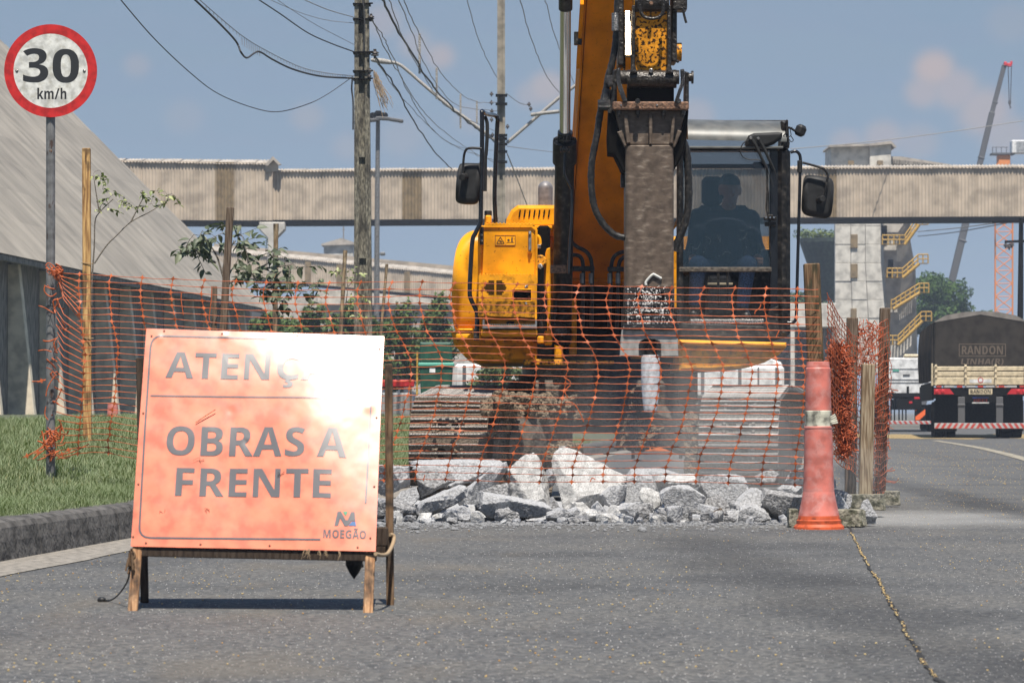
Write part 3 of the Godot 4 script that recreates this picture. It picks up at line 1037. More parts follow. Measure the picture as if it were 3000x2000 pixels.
# leaves spread through the volume of a few lobes; lobes: [centre, radii]
func foliage(lobes: Array, count: int, size: float, dark: Color, pale: Color) -> MB:
	var m := MB.new()
	m.tint = true
	var vol := []
	var sum := 0.0
	for l in lobes:
		sum += l[1].x * l[1].y
		vol.append(sum)
	for k in count:
		var pick := rng.randf() * sum
		var i := 0
		while vol[i] < pick:
			i += 1
		var l: Array = lobes[i]
		var d := Vector3(rng.randfn(), rng.randfn(), rng.randfn()).normalized()
		var rr := 1.0 - 0.55 * pow(rng.randf(), 1.6)
		rr *= 1.0 + 0.16 * sin(d.x * 7.0 + l[0].x * 3.0) * sin(d.y * 6.0 + l[0].y * 5.0)
		var p: Vector3 = l[0] + d * l[1] * rr
		var n := (d + Vector3(rng.randfn(), rng.randfn() + 0.5, rng.randfn()) * 0.55).normalized()
		var a := n.cross(Vector3(rng.randfn(), rng.randfn(), rng.randfn())).normalized()
		var b := n.cross(a)
		var s := size * rng.randf_range(0.6, 1.3)
		m.col = dark.lerp(pale, clampf(rng.randf() * 0.8 + 0.1 * d.y, 0.0, 1.0))
		var q0 := p - a * s
		var q1 := p - b * s * 0.45 - a * s * 0.1
		var q2 := p + a * s
		var q3 := p + b * s * 0.45 - a * s * 0.1
		m.trin(q0, q1, q2, n, n, n)
		m.trin(q0, q2, q3, n, n, n)
	return m


func bush(called: String, x: float, y: float, d: float, rx: float, ry: float, count: int, size: float, dark: Color, pale: Color, label: String, cat: String, grp := "", trunk := 0.0) -> void:
	var c := P(x, y, d)
	var sx := rx * d / F
	var sy := ry * d / F
	var lobes := []
	for k in 15:
		var q := Vector3(rng.randfn() * 0.40, rng.randfn() * 0.36, rng.randfn() * 0.4).limit_length(0.95)
		lobes.append([c + q * Vector3(sx, sy, sx), Vector3(sx, sy, sx) * rng.randf_range(0.24, 0.46)])
	var base := Vector3(c.x, maxf(0.0, c.y - sy - trunk), -d)
	var t := thing(called, label, cat, base, grp)
	obj("crown" if trunk > 0.0 else "foliage", foliage(lobes, count, size, dark, pale), M.leaf_far, t)
	var st := MB.new()
	var r := maxf(0.03, sx * 0.06)
	st.tube([base, base.lerp(c, 0.4) + Vector3(r, 0, 0), c], [r * 1.5, r, r * 0.6], 7)
	for k in 4:
		st.tube([base.lerp(c, 0.55), base.lerp(c, 0.8) + (lobes[k][0] - c) * 0.4, lobes[k][0]], [r * 0.6, r * 0.4, r * 0.2], 5)
	obj("trunk" if trunk > 0.0 else "stem", st, M.bark_far, t)


func sheet_mesh(m: Material, n := 6, pitch := 0.177, amp := 0.027) -> ArrayMesh:
	var s := MB.new()
	s.grid(n * 6, 1, func(u, w): return Vector3((u - 0.5) * n * pitch, w, amp * cos(u * n * TAU)))
	return mesh_of([[s, m]])


func background() -> void:
	shed()
	gallery()
	elevator()
	cranes()
	var g0 := Color(0.035, 0.060, 0.022)
	var g1 := Color(0.130, 0.185, 0.065)
	# bushes between the utility pole and the excavator
	var bl := ["rounded green bush left of the concrete utility pole", "low green bush behind the bamboo stake beside the utility pole", "dark bush right behind the foot of the utility pole", "green bush between the utility pole and the green bin", "tall bush rising behind the green bin", "dark green bush low beside the green bin", "bush farthest left at the end of the warehouse wall"]
	var bp := [[880, 985, 88, 72], [1010, 975, 95, 80], [1085, 1010, 70, 110], [1160, 1000, 80, 105], [1275, 960, 62, 95], [1175, 1085, 70, 60], [785, 965, 60, 60]]
	for k in bp.size():
		bush("bush", bp[k][0], bp[k][1], 112.0 + 4.0 * (k % 3), bp[k][2], bp[k][3] * 1.2, 2600, 0.10, g0, g1, bl[k], "bush", "bushes beyond the grass bank")
	bush("bush", 1450, 1105, 84.0, 118, 52, 1500, 0.08, Color(0.05, 0.075, 0.035), Color(0.19, 0.23, 0.10), "sparse bush in front of the white lorry under the excavator", "bush", "bushes beyond the grass bank")
	bush("tree", 2775, 905, 262.0, 122, 114, 15000, 0.16, Color(0.022, 0.045, 0.018), Color(0.105, 0.170, 0.050), "broad dark green tree right of the yellow stairs", "tree", "trees behind the trucks", 3.0)
	bush("tree", 2872, 975, 275.0, 78, 72, 7000, 0.16, Color(0.022, 0.045, 0.018), Color(0.100, 0.155, 0.050), "lower dark tree behind the tarpaulin of the big truck", "tree", "trees behind the trucks", 2.0)
	bush("tree", 2375, 905, 285.0, 95, 62, 7000, 0.16, Color(0.03, 0.055, 0.02), Color(0.10, 0.155, 0.05), "green tree below the dark hopper, left of the white tower", "tree", "trees behind the trucks", 3.0)


func shed() -> void:
	var D0 := 82.0
	var D1 := 139.5
	var ex := func(d: float) -> float: return -13.1 + 0.0678 * (d - 90.0)
	var E := 4.80
	var al := Vector3(0.0678, 0, -1.0).normalized()
	var ri := Vector3(al.z, 0, -al.x) * -1.0
	ri = Vector3(-al.z, 0, al.x)      # to the right of the wall
	var t := thing("warehouse", "long grain warehouse with a huge sloping grey roof and buttressed wall", "warehouse", Vector3(ex.call(110.0) - 1.0, 0.5, -110.0))
	var at := func(d: float, off: float, y: float) -> Vector3: return Vector3(ex.call(d), y, -d) + ri * off
	# wall panels and buttress fins
	var d := D0
	var k := 0
	var fin := MB.new()
	fin.prism(PackedVector2Array([Vector2(0, 0), Vector2(0.76, 0), Vector2(0.74, 0.3), Vector2(0.30, 4.4), Vector2(0, 4.4)]), -0.16, 0.16, Transform3D(), 0.02)
	var finm := mesh_of([[fin, M.fin]])
	while d < D1 - 1.0:
		var w := MB.new()
		var a: Vector3 = at.call(d + 0.02, -0.78, 0.3)
		var b: Vector3 = at.call(d + 4.18, -0.78, 0.3)
		w.bar(a + Vector3(0, 0, 0), a + Vector3(0, 4.6, 0), 0.2, 0.2)
		w.box(Transform3D(Basis(ri, Vector3.UP, -al), (a + b) * 0.5 + Vector3(0, 2.3, 0) - ri * 0.1), Vector3(0.2, 4.6, 4.16), 0.03)
		obj("wall_panel", w, M.shed_wall, t)
		inst("buttress", finm, Transform3D(Basis(ri, Vector3.UP, ri.cross(Vector3.UP)), at.call(d, -0.78, 0.3)), t)
		d += 4.2
		k += 1
	# roof sheets in courses, each course lapping over the one below
	var up := (-ri + Vector3.UP).normalized()
	var nrm := (ri + Vector3.UP).normalized()
	var sl := MB.new()
	sl.box(Transform3D(Basis(al, up, nrm), Vector3(0, 0, 0)), Vector3(3.19, 1.70, 0.012))
	var slm := []
	for w in [1.0, 0.955, 1.03, 0.985]:
		var mt: StandardMaterial3D = M.shed_roof.duplicate()
		mt.albedo_color = M.shed_roof.albedo_color * w
		slm.append(mesh_of([[sl, mt]]))
	for row in 15:
		d = D0 - 6.0
		while d < D1 - 1.0:
			var o: Vector3 = at.call(d + 1.6, 0.0, E) + up * (1.66 * row + 0.83)
			var tilt := Basis(al, 0.010).rotated(nrm, rng.randf_range(-0.002, 0.002))
			inst("roof_sheet", slm[rng.randi() % 4], Transform3D(tilt, o + nrm * (rng.randf_range(0.0, 0.004) + 0.02)), t)
			d += 3.2 * 0.9977
	var ev := MB.new()
	ev.bar(at.call(D0 - 6.0, -0.08, E - 0.10), at.call(D1, -0.08, E - 0.10), 0.14, 0.14)
	obj("eaves_beam", ev, M.shed_wall, t)
	var ga := MB.new()
	var g0: Vector3 = at.call(D1 - 0.1, -0.9, 0.3)
	ga.out([g0, g0 + Vector3(0, E - 0.3, 0), at.call(D1 - 0.1, 0, E) + up * 24.0, g0 - ri * 18.0], g0 + al * -5.0)
	obj("gable_wall", ga, M.shed_wall, t)
	var so := MB.new()
	so.out([at.call(D0 - 6.0, -0.1, E - 0.05), at.call(D1, -0.1, E - 0.05), at.call(D1, -1.1, E + 0.85), at.call(D0 - 6.0, -1.1, E + 0.85)], at.call(110.0, -0.5, 20.0))
	obj("soffit", so, M.shed_wall, t)


func gallery() -> void:
	var sm := sheet_mesh(M.sheet)
	var sb := sheet_mesh(M.sheet_brown)
	var rm := sheet_mesh(M.roof_sheet)
	var row := func(t, x0: float, x1: float, d0: float, d1: float, eave: Array, low: Array, ridge: Array, brown: Array, back: float) -> void:
		var a := P(x0, low[0], d0)
		var b := P(x1, low[1], d1)
		var n := int(ceil(a.distance_to(b) / 1.03))
		var dir := (b - a).normalized()
		var zz := dir.cross(Vector3.UP).normalized()
		for k in n:
			var u := (k + 0.5) / n
			var px := lerpf(x0, x1, u)
			var dd := lerpf(d0, d1, u)
			var p := P(px, lerpf(low[0], low[1], u), dd)
			var q := P(px, lerpf(eave[0], eave[1], u), dd)
			var is_b := false
			for w in brown:
				is_b = is_b or (px > w[0] and px < w[1])
			inst("wall_sheet", sb if is_b else sm, Transform3D(Basis(dir, Vector3(0, q.y - p.y + 0.1, 0), zz), p + zz * rng.randf_range(-0.012, 0.012)), t)
			var r := P(px, lerpf(ridge[0], ridge[1], u), dd) - zz * back
			var e := q + zz * 0.13 + Vector3(0, 0.02, 0)
			inst("roof_sheet", rm, Transform3D(Basis(dir, r - e, (dir.cross(r - e)).normalized()), e + Vector3(0, rng.randf_range(-0.01, 0.01), 0)), t)
		var fl := MB.new()
		var lo0 := P(x0, low[0], d0)
		var lo1 := P(x1, low[1], d1)
		fl.box(Transform3D(Basis(dir, Vector3.UP, zz), (lo0 + lo1) * 0.5 - zz * 1.3 + Vector3(0, -0.08, 0)), Vector3(lo0.distance_to(lo1), 0.2, 2.7))
		obj("floor_beam", fl, M.chassis, t)
		var bk := MB.new()
		bk.box(Transform3D(Basis(dir, Vector3.UP, zz), (lo0 + lo1) * 0.5 - zz * 2.6 + Vector3(0, 1.2, 0)), Vector3(lo0.distance_to(lo1), 2.4, 0.06))
		obj("rear_wall", bk, M.sheet, t)
	var t := thing("conveyor_gallery", "long corrugated grey conveyor gallery crossing high over the road", "conveyor gallery", P(800, 1150, 182.0))
	row.call(t, 300, 797, 184.2, 183.0, [474.0, 483.0], [645.0, 647.0], [459.0, 463.0], [[642, 700]], 1.3)
	row.call(t, 772, 3150, 183.4, 177.0, [504.0, 491.5], [645.5, 634.0], [490.0, 476.0], [[1172, 1232], [2420, 2462]], 1.2)
	var gb := MB.new()
	ppoly(gb, [[775, 483], [799, 457], [823, 481], [815, 483], [800, 468], [783, 486]], 182.7, 0.5)
	obj("gable_verge", gb, M.roof_sheet, t)
	var ge := MB.new()
	ppoly(ge, [[776, 490], [799, 462], [815, 480], [815, 500], [776, 505]], 182.95, 0.06)
	obj("gable_end", ge, M.sheet, t)
	var c := MB.new()
	ppoly(c, [[758, 650], [834, 650], [834, 672], [809, 698], [809, 1195], [783, 1195], [783, 698], [758, 672]], 182.6, 0.9, 0.05)
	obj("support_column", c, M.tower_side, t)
	c = MB.new()
	ppoly(c, [[1860, 640], [1936, 640], [1936, 662], [1911, 688], [1911, 1195], [1885, 1195], [1885, 688], [1860, 662]], 180.0, 0.9, 0.05)
	obj("support_column", c, M.tower_side, t)

	# the lower gallery behind it
	var t2 := thing("conveyor_gallery", "lower sloping conveyor gallery with dark window bands behind the saplings", "conveyor gallery", P(1000, 1150, 262.0))
	row.call(t2, 600, 1460, 262.0, 258.0, [733.0, 818.0], [803.0, 884.0], [718.0, 803.0], [], 1.2)
	for x in [893, 985, 1184, 1274]:
		var w := MB.new()
		var y := lerpf(733.0, 818.0, (x - 600.0) / 860.0)
		pbox(w, x, y + 4, x + 17, y + 66, 259.0, 0.3)
		obj("window_band", w, M.sheet_brown, t2)
	var lb := thing("low_building", "pale low industrial building under the lower conveyor gallery", "building", P(1100, 1150, 266.0))
	var w1 := MB.new()
	pbox(w1, 640, 868, 1480, 1180, 266.0, 6.0)
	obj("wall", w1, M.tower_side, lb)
	w1 = MB.new()
	pbox(w1, 930, 850, 1480, 893, 265.4, 0.5, 0.02)
	obj("parapet", w1, M.tower, lb)
	for x in [1010, 1090, 1170, 1250, 1330]:
		w1 = MB.new()
		pbox(w1, x, 905, x + 40, 950, 265.8, 0.25)
		obj("window", w1, M.dark, lb)
	var l2 := thing("low_building", "low pale building with dark openings right behind the excavator cab", "building", P(2360, 1210, 205.0))
	w1 = MB.new()
	pbox(w1, 1960, 888, 2452, 958, 205.0, 5.0, 0.03)
	obj("upper_wall", w1, M.tower, l2)
	for k in 7:
		w1 = MB.new()
		pbox(w1, 1962 + k * 71, 958, 1974 + k * 71, 1222, 205.1, 0.4)
		obj("column", w1, M.tower, l2)
	w1 = MB.new()
	pbox(w1, 1960, 958, 2452, 1222, 207.5, 2.0)
	obj("recessed_wall", w1, M.shed_wall, l2)
	for k in 6:
		w1 = MB.new()
		pbox(w1, 1980 + k * 71, 985, 2028 + k * 71, 1222, 207.3, 0.2)
		obj("opening", w1, M.chassis, l2)
	var tk := thing("roof_cabin", "small white cabin with a shallow roof above the lower gallery", "cabin", P(990, 760, 282.0))
	var a := MB.new()
	pbox(a, 948, 713, 1035, 800, 282.0, 2.2, 0.03)
	obj("wall", a, M.tower, tk)
	a = MB.new()
	ppoly(a, [[941, 714], [1000, 697], [1042, 711], [1042, 716], [941, 719]], 281.7, 2.8)
	obj("roof", a, M.roof_sheet, tk)
	a = MB.new()
	a.tube(ppts([[1006, 700], [1006, 655]], 282.8), 0.05, 6)
	a.tube(ppts([[1001, 672], [1011, 672]], 282.8), 0.03, 6)
	obj("antenna", a, M.wire_pale, tk)


func elevator() -> void:
	var D := 230.0
	var t := thing("elevator_tower", "white concrete grain elevator tower with yellow zigzag stairs", "tower", P(2520, 1200, D))
	# front: lifts of concrete panels, splayed to the right at the foot
	var edge := func(y: float) -> float: return 2582.0 + maxf(0.0, y - 770.0) * 0.085
	var y := 500.0
	while y < 1080.0:
		var y2 := y + 54.0
		for q in [[0.0, 0.345], [0.345, 0.66], [0.66, 1.0]]:
			var m := MB.new()
			ppoly(m, [[lerpf(2447, edge.call(y), q[0]) + 0.5, y + 0.5], [lerpf(2447, edge.call(y), q[1]) - 0.5, y + 0.5], [lerpf(2447, edge.call(y2), q[1]) - 0.5, y2 - 0.5], [lerpf(2447, edge.call(y2), q[0]) + 0.5, y2 - 0.5]], D + rng.randf_range(-0.03, 0.03), 0.4, 0.02)
			obj("wall_panel", m, M.tower, t)
		y = y2
	for w in [[2493, 686, 2514, 726], [2493, 772, 2514, 814], [2494, 903, 2511, 930]]:
		var m := MB.new()
		pbox(m, w[0], w[1], w[2], w[3], D - 0.12, 0.4, 0.02)
		obj("window", m, M.sheet_brown, t)
	var s := MB.new()
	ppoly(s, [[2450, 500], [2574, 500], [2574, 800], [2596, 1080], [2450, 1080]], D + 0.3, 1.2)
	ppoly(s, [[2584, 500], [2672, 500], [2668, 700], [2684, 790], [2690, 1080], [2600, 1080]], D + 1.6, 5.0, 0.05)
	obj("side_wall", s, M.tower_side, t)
	for w in [[2585, 660, 2600, 712], [2603, 760, 2618, 812]]:
		var m := MB.new()
		pbox(m, w[0], w[1], w[2], w[3], D + 1.5, 0.3)
		obj("door", m, M.dark, t)
	# stairs: landing, flight up to the right, upper landing, each with rails
	for q in [[2586, 716, 2652, 2712, 658], [2600, 813, 2646, 2712, 772], [2612, 905, 2618, 2714, 857], [2600, 1010, 2632, 2722, 940], [2586, 630, 2640, 2700, 572]]:
		var m := MB.new()
		var z := D - 0.3
		pbox(m, q[0], q[1] - 2, q[2], q[1], z + 0.3, 0.6)
		pbox(m, q[3] - 24, q[4] - 2, q[3] + 8, q[4], z + 0.3, 0.6)
		for side in [0.0, 1.1]:
			m.tube(ppts([[q[2], q[1]], [q[3] - 18, q[4]]], z + side), 0.11, 6)
			for hh in [14, 27]:
				m.tube(ppts([[q[0], q[1] - hh], [q[2], q[1] - hh], [q[3] - 20, q[4] - hh], [q[3] + 8, q[4] - hh]], z + side), 0.05, 6)
			for i in 9:
				var u := i / 8.0
				var x := lerpf(q[0], q[3] + 8, u)
				var base = q[1] if x < q[2] else (q[4] if x > q[3] - 20 else lerpf(q[1], q[4], (x - q[2]) / (q[3] - 20 - q[2])))
				m.tube(ppts([[x, base], [x, base - 27]], z + side), 0.05, 5)
		var st := obj("stair_flight", m, M.rail_yellow, t)
		m = MB.new()
		for i in 8:
			var u := (i + 0.5) / 8.0
			pbox(m, lerpf(q[2], q[3] - 20, u) - 2, lerpf(q[1], q[4], u) - 1, lerpf(q[2], q[3] - 20, u) + 2, lerpf(q[1], q[4], u) + 1, z + 0.1, 0.9)
		obj("treads", m, M.rail_yellow, st)
	# head house above the gallery
	var hh := MB.new()
	pbox(hh, 2434, 428, 2548, 520, D + 1.5, 4.0, 0.03)
	pbox(hh, 2549, 420, 2612, 520, D + 1.2, 4.5, 0.03)
	obj("head_house", hh, M.tower, t)
	var rf := MB.new()
	ppoly(rf, [[2430, 430], [2432, 424], [2548, 420], [2612, 412], [2628, 430], [2622, 432], [2612, 421], [2548, 427]], D + 0.9, 5.0)
	obj("roof", rf, M.roof_sheet, t)
	for x in [2486, 2571]:
		var m := MB.new()
		pbox(m, x, 470, x + 17, 482, D + 1.0, 0.2)
		obj("window", m, M.sheet_brown, t)
	var ch := MB.new()
	ppoly(ch, [[2612, 458], [2640, 458], [2790, 482], [2800, 500], [2612, 500]], D + 3.0, 3.0)
	obj("side_conveyor", ch, M.roof_sheet, t)
	ch = MB.new()
	ppoly(ch, [[2614, 466], [2700, 475], [2780, 486], [2780, 492], [2614, 478]], D + 2.8, 0.2)
	obj("side_conveyor_wall", ch, M.shed_wall, t)

	var hp := thing("hopper", "dark tapering hopper with plants growing on its top", "hopper", P(2450, 900, 250.0))
	var c := P(2452, 880, 252.5)
	var k := 252.5 / F
	var m2 := MB.new()
	m2.lathe([Vector2(0, 0), Vector2(52 * k, 0), Vector2(78 * k, 80 * k), Vector2(108 * k, 168 * k), Vector2(108 * k, 180 * k), Vector2(0, 180 * k)], Transform3D(Basis(), c), 28)
	obj("shell", m2, M.hopper, hp)
	m2 = MB.new()
	for q in [[2402, 1200], [2500, 1200]]:
		m2.tube([P(q[0], q[1], 252.5), P(q[0], 860, 252.5)], 0.25, 8)
	obj("leg", m2, M.hopper, hp)
	var lobes := []
	for i in 9:
		lobes.append([P(2352 + i * 22, 692 - rng.randf() * 8, 252.0 + rng.randf()), Vector3(0.7, 0.45, 0.9)])
	obj("foliage", foliage(lobes, 1800, 0.12, Color(0.06, 0.09, 0.03), Color(0.20, 0.24, 0.08)), M.leaf_far, hp)


func cranes() -> void:
	var t := thing("mobile_crane", "grey telescopic crane boom leaning up to a red tip", "crane", P(2770, 1000, 300.0))
	var m := MB.new()
	m.bar(P(2700, 1200, 300), P(2867, 500, 300), 0.60, 0.60, 0.06)
	m.bar(P(2866, 505, 300), P(2908, 328, 300), 0.48, 0.48, 0.05)
	m.bar(P(2907, 332, 300), P(2944, 190, 300), 0.38, 0.38, 0.04)
	obj("boom", m, M.crane_grey, t)
	for q in [[2821, 705, 0.35], [2876, 462, 0.28], [2917, 300, 0.22]]:
		m = MB.new()
		m.bar(P(q[0] - 1, q[1] + 3, 300), P(q[0] + 1, q[1] - 3, 300), q[2] * 2.0, q[2] * 2.0, 0.05)
		obj("collar", m, M.crane_grey, t)
	m = MB.new()
	pbox(m, 2943, 180, 2952, 192, 299.7, 0.5, 0.05)
	pbox(m, 2952, 184, 2966, 195, 299.7, 0.4, 0.05)
	pbox(m, 2962, 178, 2968, 190, 299.7, 0.4, 0.05)
	obj("tip", m, M.crane_red, t)
	m = MB.new()
	m.tube(ppts([[2955, 192], [2958, 296]], 299.6), 0.035, 5)
	m.tube(ppts([[2965, 192], [2962, 296]], 299.6), 0.035, 5)
	obj("hoist_rope", m, M.wire, t)
	m = MB.new()
	pbox(m, 2956, 294, 2964, 305, 299.6, 0.25, 0.04)
	m.tube(ppts([[2960, 305], [2960, 310], [2963, 314], [2959, 317]], 299.5), 0.06, 6)
	obj("hook_block", m, M.crane_grey, t)

	var k := thing("tower_crane", "orange lattice mast of a tower crane with a white cab", "crane", P(2945, 1200, 305.0))
	m = MB.new()
	var d := 305.0
	for sx in [2917, 2968]:
		for dz in [0.0, 1.5]:
			m.tube(ppts([[sx, 1200], [sx, 488]], d + dz), 0.075, 6)
	var y := 488.0
	var flip := false
	while y < 1190.0:
		for dz in [0.0, 1.5]:
			m.tube(ppts([[2917, y], [2968, y]], d + dz), 0.04, 5)
			m.tube(ppts([[2968 if flip else 2917, y], [2917 if flip else 2968, y + 38]], d + dz), 0.05, 5)
			m.tube(ppts([[2917 if flip else 2968, y], [2968 if flip else 2917, y + 38]], d + dz), 0.045, 5)
		flip = not flip
		y += 38.0
	obj("mast", m, M.crane_orange, k)
	m = MB.new()
	pbox(m, 2926, 452, 2962, 490, d, 1.2, 0.08)
	ppoly(m, [[2916, 492], [2930, 466], [2956, 466], [2968, 492]], d + 0.1, 1.0)
	obj("slewing_unit", m, M.crane_orange, k)
	m = MB.new()
	pbox(m, 2908, 447, 2975, 452, d - 0.2, 1.6)
	for x in [2909, 2920, 2935, 2950]:
		m.tube(ppts([[x, 447], [x, 430]], d - 0.2), 0.03, 5)
	m.tube(ppts([[2909, 431], [2955, 431]], d - 0.2), 0.03, 5)
	obj("walkway", m, M.crane_grey, k)
	m = MB.new()
	pbox(m, 2966, 410, 3012, 448, d - 0.6, 1.4, 0.06)
	obj("cab", m, M.white_paint, k)
	m = MB.new()
	pbox(m, 2979, 414, 3006, 443, d - 0.66, 0.1)
	obj("cab_window", m, M.glass, k)


# lettering w wide and h high with its lower left corner at the origin, z from 0 to depth
func letters(s: String, w: float, h: float, depth: float, weight := 700) -> MB:
	var f := SystemFont.new()
	f.font_names = PackedStringArray(["Droid Sans"])
	f.font_weight = weight
	var t := TextMesh.new()
	t.text = s
	t.font = f
	t.font_size = 48
	t.pixel_size = 0.01
	t.depth = 0.02
	t.curve_step = 1.0
	var a := t.get_mesh_arrays()
	var v: PackedVector3Array = a[Mesh.ARRAY_VERTEX]
	var n: PackedVector3Array = a[Mesh.ARRAY_NORMAL]
	var ix = a[Mesh.ARRAY_INDEX]
	var lo := v[0]
	var hi := v[0]
	for q in v:
		lo = lo.min(q)
		hi = hi.max(q)
	var sc := Vector3(w / (hi.x - lo.x), h / (hi.y - lo.y), depth / maxf(hi.z - lo.z, 1e-6))
	var m := MB.new()
	var count: int = ix.size() if ix != null else v.size()
	for i in count:
		var k: int = ix[i] if ix != null else i
		m.v.append((v[k] - lo) * sc)
		m.n.append(n[k])
	return m


func street() -> void:
	utility_poles()
	wires()
	speed_sign()
	stakes()
	trucks()
	roadside()


func concrete_pole(label: String, d: float, top: Array, low: Array, ytop: float, groove: bool) -> Node3D:
	var g := 0.45 if d < 60.0 else 0.3
	var yg := HY + (H - g) * F / d
	var t := thing("utility_pole", label, "utility pole", P((low[0] + low[1]) * 0.5, yg, d), "concrete utility poles")
	var m := MB.new()
	var k := 6
	for i in k:
		var u0 := float(i) / k
		var u1 := float(i + 1) / k
		var q := func(u: float, e: int) -> Vector3: return P(lerpf(top[e], low[e], u), lerpf(ytop, yg, u), d)
		for z in [[0.0, 0.0, 0.30], [0.70, 0.0, 1.0], [0.25, 0.055, 0.75]]:
			var a0: Vector3 = q.call(u0, 0).lerp(q.call(u0, 1), z[0])
			var b0: Vector3 = q.call(u0, 0).lerp(q.call(u0, 1), z[2])
			var a1: Vector3 = q.call(u1, 0).lerp(q.call(u1, 1), z[0])
			var b1: Vector3 = q.call(u1, 0).lerp(q.call(u1, 1), z[2])
			var f := Vector3(0, 0, -z[1])
			var bk := Vector3(0, 0, -0.22 + z[1])
			var c := (a0 + b1) * 0.5 + Vector3(0, 0, -0.11)
			m.out([a1 + f, b1 + f, b0 + f, a0 + f], c)
			m.out([a1 + bk, b1 + bk, b0 + bk, a0 + bk], c)
			m.out([a1 + f, a0 + f, a0 + bk, a1 + bk], c)
			m.out([b1 + f, b0 + f, b0 + bk, b1 + bk], c)
	if groove:
		for y in [[145, 158], [446, 460], [744, 756]]:
			var u: float = (y[0] - ytop) / (yg - ytop)
			pbox(m, lerpf(top[0], low[0], u) + 10, y[0], lerpf(top[1], low[1], u) - 10, y[1], d + 0.012, 0.1)
	obj("shaft", m, M.pole if groove else M.pole_far, t)
	return t


func insulator(x: float, y: float, d: float, s: float, t) -> void:
	var m := MB.new()
	m.lathe([Vector2(0, -1.0) * s, Vector2(0.25, -1.0) * s, Vector2(0.25, -0.5) * s, Vector2(0.75, -0.45) * s, Vector2(0.7, -0.2) * s, Vector2(0.35, -0.1) * s, Vector2(0.8, 0.0) * s, Vector2(0.7, 0.25) * s, Vector2(0.3, 0.4) * s, Vector2(0.3, 0.8) * s, Vector2(0, 0.85) * s], Transform3D(Basis(), P(x, y, d)), 10)
	obj("insulator", m, M.porcelain, t)


func utility_poles() -> void:
	var t := concrete_pole("near concrete utility pole with a grooved face, left of the excavator", 50.0, [1038, 1078], [1036, 1092], -120.0, true)
	for q in [[1087, 50, 50.0, 0.06], [1098, 156, 50.0, 0.075], [1084, 206, 49.9, 0.04], [1082, 222, 49.9, 0.04]]:
		insulator(q[0], q[1], q[2], q[3], t)
	for y in [8, 52, 150, 205, 228]:
		var m := MB.new()
		pbox(m, 1033, y, 1084, y + 4, 49.97, 0.3)
		m.tube(ppts([[1076, y + 2], [1092, y + 1]], 49.95), 0.012, 6)
		obj("clamp_band", m, M.chassis, t)
	var cv := MB.new()
	cv.tube(curve(ppts([[1032, 228], [1030, 260], [1034, 300], [1034, 380]], 49.9)), 0.012, 6)
	cv.tube(curve(ppts([[1062, 0], [1066, 30], [1068, 90], [1064, 150]], 49.9)), 0.012, 6)
	obj("pole_cable", cv, M.wire, t)

	var d := 95.0
	var t2 := concrete_pole("far concrete utility pole behind the excavator handrail, carrying two lamp arms", d, [1457, 1479], [1455, 1482], -100.0, false)
	var m := MB.new()
	m.tube(curve(ppts([[1150, 182], [1172, 190], [1200, 212], [1235, 243], [1275, 277], [1320, 314], [1370, 350], [1410, 380], [1460, 418]], 94.8)), 0.045, 8)
	m.tube(ppts([[1485, 418], [1520, 388], [1600, 318], [1640, 284], [1700, 240]], 94.8), 0.045, 8)
	m.tube(ppts([[1555, 336], [1600, 330], [1640, 326]], 94.6), 0.05, 6)
	obj("lamp_arm", m, M.cable_white, t2)
	m = MB.new()
	m.tube(ppts([[1086, 175], [1092, 175], [1120, 179], [1142, 182], [1152, 183]], 94.8), [0.03, 0.06, 0.075, 0.06, 0.04], 10)
	obj("lamp_head", m, M.cable_white, t2)
	for q in [[1440, 275], [1440, 300], [1441, 325], [1440, 350], [1487, 370], [1443, 395], [1550, 305], [1555, 318]]:
		insulator(q[0], q[1], 94.6, 0.07, t2)
	for y in [275, 300, 392, 402, 418, 440, 470]:
		m = MB.new()
		pbox(m, 1452, y, 1486, y + 5, 94.85, 0.4)
		obj("clamp_band", m, M.chassis, t2)

	var fl := thing("floodlight_mast", "pale floodlight mast with a flat head behind the near utility pole", "floodlight", P(1105, 1195, 150.0))
	m = MB.new()
	m.tube(ppts([[1102, 1198], [1104, 700], [1107, 352]], 150.0), [0.13, 0.11, 0.09], 10)
	obj("mast", m, M.galv, fl)
	
	m.tube(ppts([[1102, 1198], [1104, 700], [1107, 352]], 150.0), [0.13, 0.11, 0.09], 10)
	m = MB.new()
	m.cbox(P(1110, 340, 150.0), Vector3(0.75, 0.28, 0.6), 0.06)
	m.cbox(P(1108, 331, 149.8), Vector3(0.3, 0.2, 0.3), 0.06)
	obj("head_frame", m, M.chassis, fl)
	for q in [[1160, 352, 0.16], [1090, 352, -0.1], [1122, 347, 0.05]]:
		m = MB.new()
		m.box(Transform3D(Basis(Vector3(0, 0, 1), -q[2]), P(q[0], q[1], 149.6)), Vector3(0.62, 0.13, 0.5), 0.03)
		obj("floodlight", m, M.crane_grey, fl)
	m = MB.new()
	pbox(m, 1112, 738, 1128, 748, 149.8, 0.3, 0.03)
	obj("bracket", m, M.galv, fl)


func cable(pts: Array, r: float, label: String, m: Material, wavy := 0.0) -> void:
	var b := MB.new()
	var c := curve(ppts(pts), 7)
	if wavy > 0.0:
		for i in range(1, c.size() - 1):
			c[i] += Vector3(rng.randfn(), rng.randfn(), 0) * wavy
	b.tube(c, r, 6)
	tag(obj("overhead_cable", b, m), label, "cable", "overhead cables")


